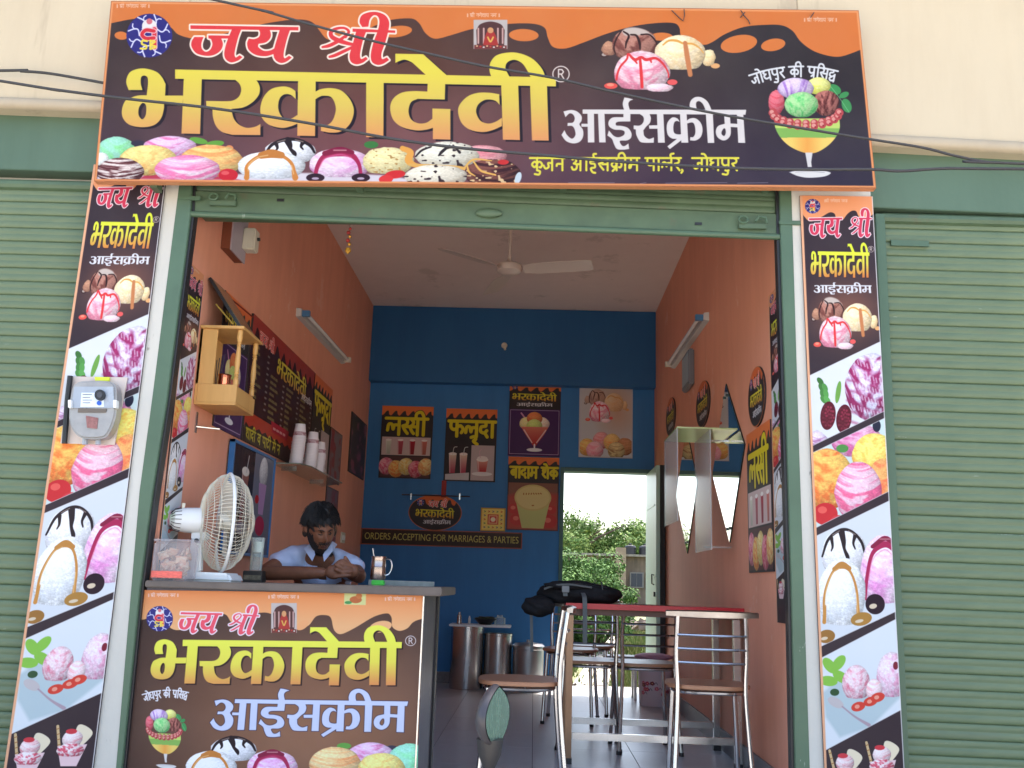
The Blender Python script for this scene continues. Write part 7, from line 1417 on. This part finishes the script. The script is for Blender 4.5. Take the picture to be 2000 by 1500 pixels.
for yy_ in (hy - .24, hy + .95):
    w_ = MB().tube([(hx, yy_ + .17 * math.cos(a), -.33 + .17 * math.sin(a)) for a in np.linspace(0, 2 * math.pi, 25)[:-1]], .048, 10, closed=True).build('wheel', MAT['blackp'], sc2); MB().tube([(hx - .04, yy_, -.33), (hx + .04, yy_, -.33)], .10, 18).build('rim', MAT['steel'], w_)
# ================================================================ behind the shop
gl1 = pm('leaf_light', (.13, .21, .045), .75, var=.35, vs=1.2, col2=(.21, .28, .07), spec=.2); gl2 = pm('leaf_mid', (.075, .14, .03), .75, spec=.2, var=.35, vs=1.5); bark = pm('bark', (.09, .065, .045), .9, bump=.5, bs=12)
def leaves(c_, r_, n, size, seed, clumps=26, squash=1):
    rn = random.Random(seed); m = MB(); cl_ = []
    for k in range(clumps):
        u = Vector((rn.gauss(0, 1), rn.gauss(0, 1), rn.gauss(0, .8))).normalized() * rn.random() ** .4
        cl_.append((Vector((c_[0] + u.x * r_[0], c_[1] + u.y * r_[1], c_[2] + u.z * r_[2])), rn.uniform(.22, .42) * min(r_)))
    for k in range(n):
        q, s_ = cl_[rn.randrange(clumps)]; d = Vector((rn.gauss(0, 1), rn.gauss(0, 1), rn.gauss(0, .8))); d = d.normalized() * s_ * rn.random() ** .35
        p = q + d; nrm_ = (d.normalized() + Vector((rn.uniform(-.8, .8), rn.uniform(-.8, .8), rn.uniform(-.2, 1)))).normalized(); a = nrm_.orthogonal().normalized(); b = nrm_.cross(a); t = rn.uniform(0, 6.28); a, b = a * math.cos(t) + b * math.sin(t), b * math.cos(t) - a * math.sin(t)
        z = size * rn.uniform(.6, 1.3); m.add([p - a * z, p - b * z * .45 - nrm_ * z * .1, p + a * z, p + b * z * .45 - nrm_ * z * .1], [(0, 1, 2, 3)], rn.randrange(2))
    return m
def tree(x, y, h_, rx, rz, seed, label, leafn=20000, size=.10, name='tree', cat='tree', group='trees beyond the yard'):
    g_ = gz(y); t = thing(name, (x, y, g_), label, cat, group); rn = random.Random(seed)
    m = MB(); top = g_ + h_ - rz
    m.tube(catm([(x, y, g_ - .1), (x + .1, y, g_ + (top - g_) * .5), (x, y, top + rz * .3)]), list(np.linspace(.05 * h_, .018 * h_, 13)), 8); m.build('trunk', bark, t)
    for k in range(6):
        a = rn.uniform(0, 6.28); e = Vector((x + math.cos(a) * rx * .7, y + math.sin(a) * rx * .7, top + rn.uniform(-.2, .6) * rz)); s0_ = Vector((x, y, top - rz * .4)); MB().tube([s0_, s0_.lerp(e, .5) + Vector((0, 0, .15 * rz)), e], [.02 * h_, .013 * h_, .006 * h_], 6).build('limb', bark, t)
    leaves((x, y, top), (rx, rx, rz), leafn, size, seed, 70).build('crown', [gl1, gl2], t, sm=0)
for x, y, h_, rx, rz, s_, lb in ((-3.5, 54, 5.4, 4.2, 2.2, 1, 'leafy green tree far left beyond the yard, mostly hidden by the wall'), (1.9, 50, 5.0, 3.9, 1.9, 2, 'tallest round leafy tree above the low building in the back doorway'), (6.3, 53, 5.0, 3.5, 1.9, 3, 'leafy tree to the right behind the black water tanks'), (12.5, 56, 5.8, 4.2, 2.6, 4, 'far right leafy tree beyond the low building')): tree(x, y, h_, rx, rz, s_, lb)
bsh = thing('bush', (.9, 16, -.12), 'large feathery bright green bush outside left of the back doorway view', 'bush')
for k in range(7): a = k * .9; MB().tube([(.9 + .1 * math.cos(a), 16 + .1 * math.sin(a), -.15), (.9 + .8 * math.cos(a), 16 + .6 * math.sin(a), .7)], [.04, .015], 6).build('stem', bark, bsh)
leaves((.62, 16, .66), (1.0, 1.1, .82), 36000, .032, 11, 120).build('foliage', [pm('bush_leaf_light', (.11, .20, .05), .75, var=.3, vs=3, spec=.2), pm('bush_leaf_mid', (.055, .12, .03), .75, var=.3, vs=3, spec=.2)], bsh, sm=0)
# low weathered building with water tanks
bd = thing('low_building', (4, 45, -.12), 'low weathered flat roofed building beyond the yard seen through the back doorway', 'building'); bdm = streaky('weathered_plaster', (.19, .14, .10), (.05, .045, .035), .9, .4, .9); bz = -.12
MB().box(-6, 14, 45, 50, bz, 2.36).build('wall', bdm, bd, sm=0); MB().box(-6.2, 14.2, 44.8, 50.2, 2.361, 2.46).build('roof_slab', pm('roof_edge', (.26, .23, .19), .9, var=.2), bd, sm=0)
for x in (-2, 4.0): MB().box(x - .22, x + .22, 44.6, 44.99, bz, 2.75).build('pillar', pm('pillar_plaster_%d' % x, (.30, .22, .15), .9, var=.25, vs=3), bd, sm=0)
wf_ = pm('window_frame_old', (.2, .18, .16), .7); wd_ = pm('window_dark', (.03, .035, .05), .25)
for x in (-4.5, -.8, 1.6, 4.75, 5.5, 8, 11):
    wn = MB().box(x - .32, x + .32, 44.93, 44.999, .95, 1.65).build('window', wf_, bd, sm=0); MB().box(x - .26, x - .01, 44.92, 44.929, 1.0, 1.6).build('pane', wd_, wn, sm=0); MB().box(x + .01, x + .26, 44.92, 44.929, 1.0, 1.6).build('pane', wd_, wn, sm=0)
for x, lb in ((4.65, 'black round water tank on the roof of the low building'), (5.35, 'second black water tank to the right on the low roof')):
    tk = thing('water_tank', (x, 47, 2.461), lb, 'water tank', 'water tanks on the low roof'); MB().lathe([(.26, 0), (.27, .02)] + [(.27 + .01 * (k % 2), .05 + .05 * k) for k in range(8)] + [(.24, .48), (.08, .52), (.08, .56), (.001, .56)], c=(x, 47, 2.461), seg=24).build('body', MAT['blackp'], tk); MB().lathe([(.085, .561), (.085, .59), (.001, .60)], c=(x, 47, 2.461), seg=16).build('lid', MAT['blackp'], tk)
# light path, rubble, grass
tag(MB().prism([(.30, 9.3, -.112), (.75, 9.3, -.112), (1.55, 17, -.112), (1.95, 24, -.112), (1.6, 24, -.112), (1.15, 17, -.112)], (0, 0, .004)).build('path', pm('pale_path', (.34, .31, .26), .9, var=.1, vs=3, bump=.2), None, sm=0), kind='structure')
rb_ = MB(); rn = random.Random(5)
for k in range(260):
    x, y = rn.uniform(-1.5, 4.5), rn.gauss(25, .8); s_ = rn.uniform(.06, .22); T_ = Euler((rn.uniform(0, 3), rn.uniform(0, 3), rn.uniform(0, 3))).to_matrix().to_4x4(); T_.translation = (x, y, -.08 + rn.uniform(0, .18)); rb_.box(-s_, s_, -s_ * .6, s_ * .7, -s_ * .5, s_ * .4, T=T_)
tag(rb_.build('rubble', pm('rubble_stone', (.22, .17, .13), .9, var=.4, vs=2), None, sm=0), kind='stuff')
gr = MB()
for k in range(26000):
    y = 9.5 + 14 * rn.random() ** 1.6; x = rn.uniform(-.3 - (y - 9) * .02, 1.5 + (y - 9) * .17); c0_ = .30 + .45 + (y - 9.3) * .1
    if .25 + (y - 9.3) * .105 < x < .72 + (y - 9.3) * .095 and rn.random() < .93: continue
    a = rn.uniform(0, 6.28); h2 = rn.uniform(.03, .11); w2 = .006 + .0012 * (y - 9); gr.add([(x - w2 * math.cos(a), y - w2 * math.sin(a), -.12), (x + w2 * math.cos(a), y + w2 * math.sin(a), -.12), (x + rn.uniform(-.04, .04), y + rn.uniform(-.04, .04), -.12 + h2)], [(0, 1, 2)], rn.randrange(2))
tag(gr.build('grass', [pm('grass_green', (.09, .14, .03), .8, spec=.2), pm('grass_dry', (.19, .18, .065), .8, spec=.2)], None, sm=0), kind='stuff')
st2 = MB()
for k in range(12):
    x = .28 + .42 * k / 12 + rn.uniform(-.02, .02); s_ = rn.uniform(.03, .055); T_ = Euler((rn.uniform(0, 3), rn.uniform(0, 3), rn.uniform(0, 3))).to_matrix().to_4x4(); T_.translation = (x, 9.34, -.06); st2.box(-s_, s_, -s_ * .8, s_, -s_, s_ * .8, T=T_)
tag(st2.build('edge_stones', pm('dark_stone', (.06, .05, .045), .9), None, sm=0), kind='stuff')
tag(MB().box(DX0 - .05, DX1 + .05, YB + .0, YB + .22, -.3, -.002).build('threshold', pm('threshold_concrete', (.34, .32, .30), .8, var=.15, vs=6), None, sm=0), kind='structure')
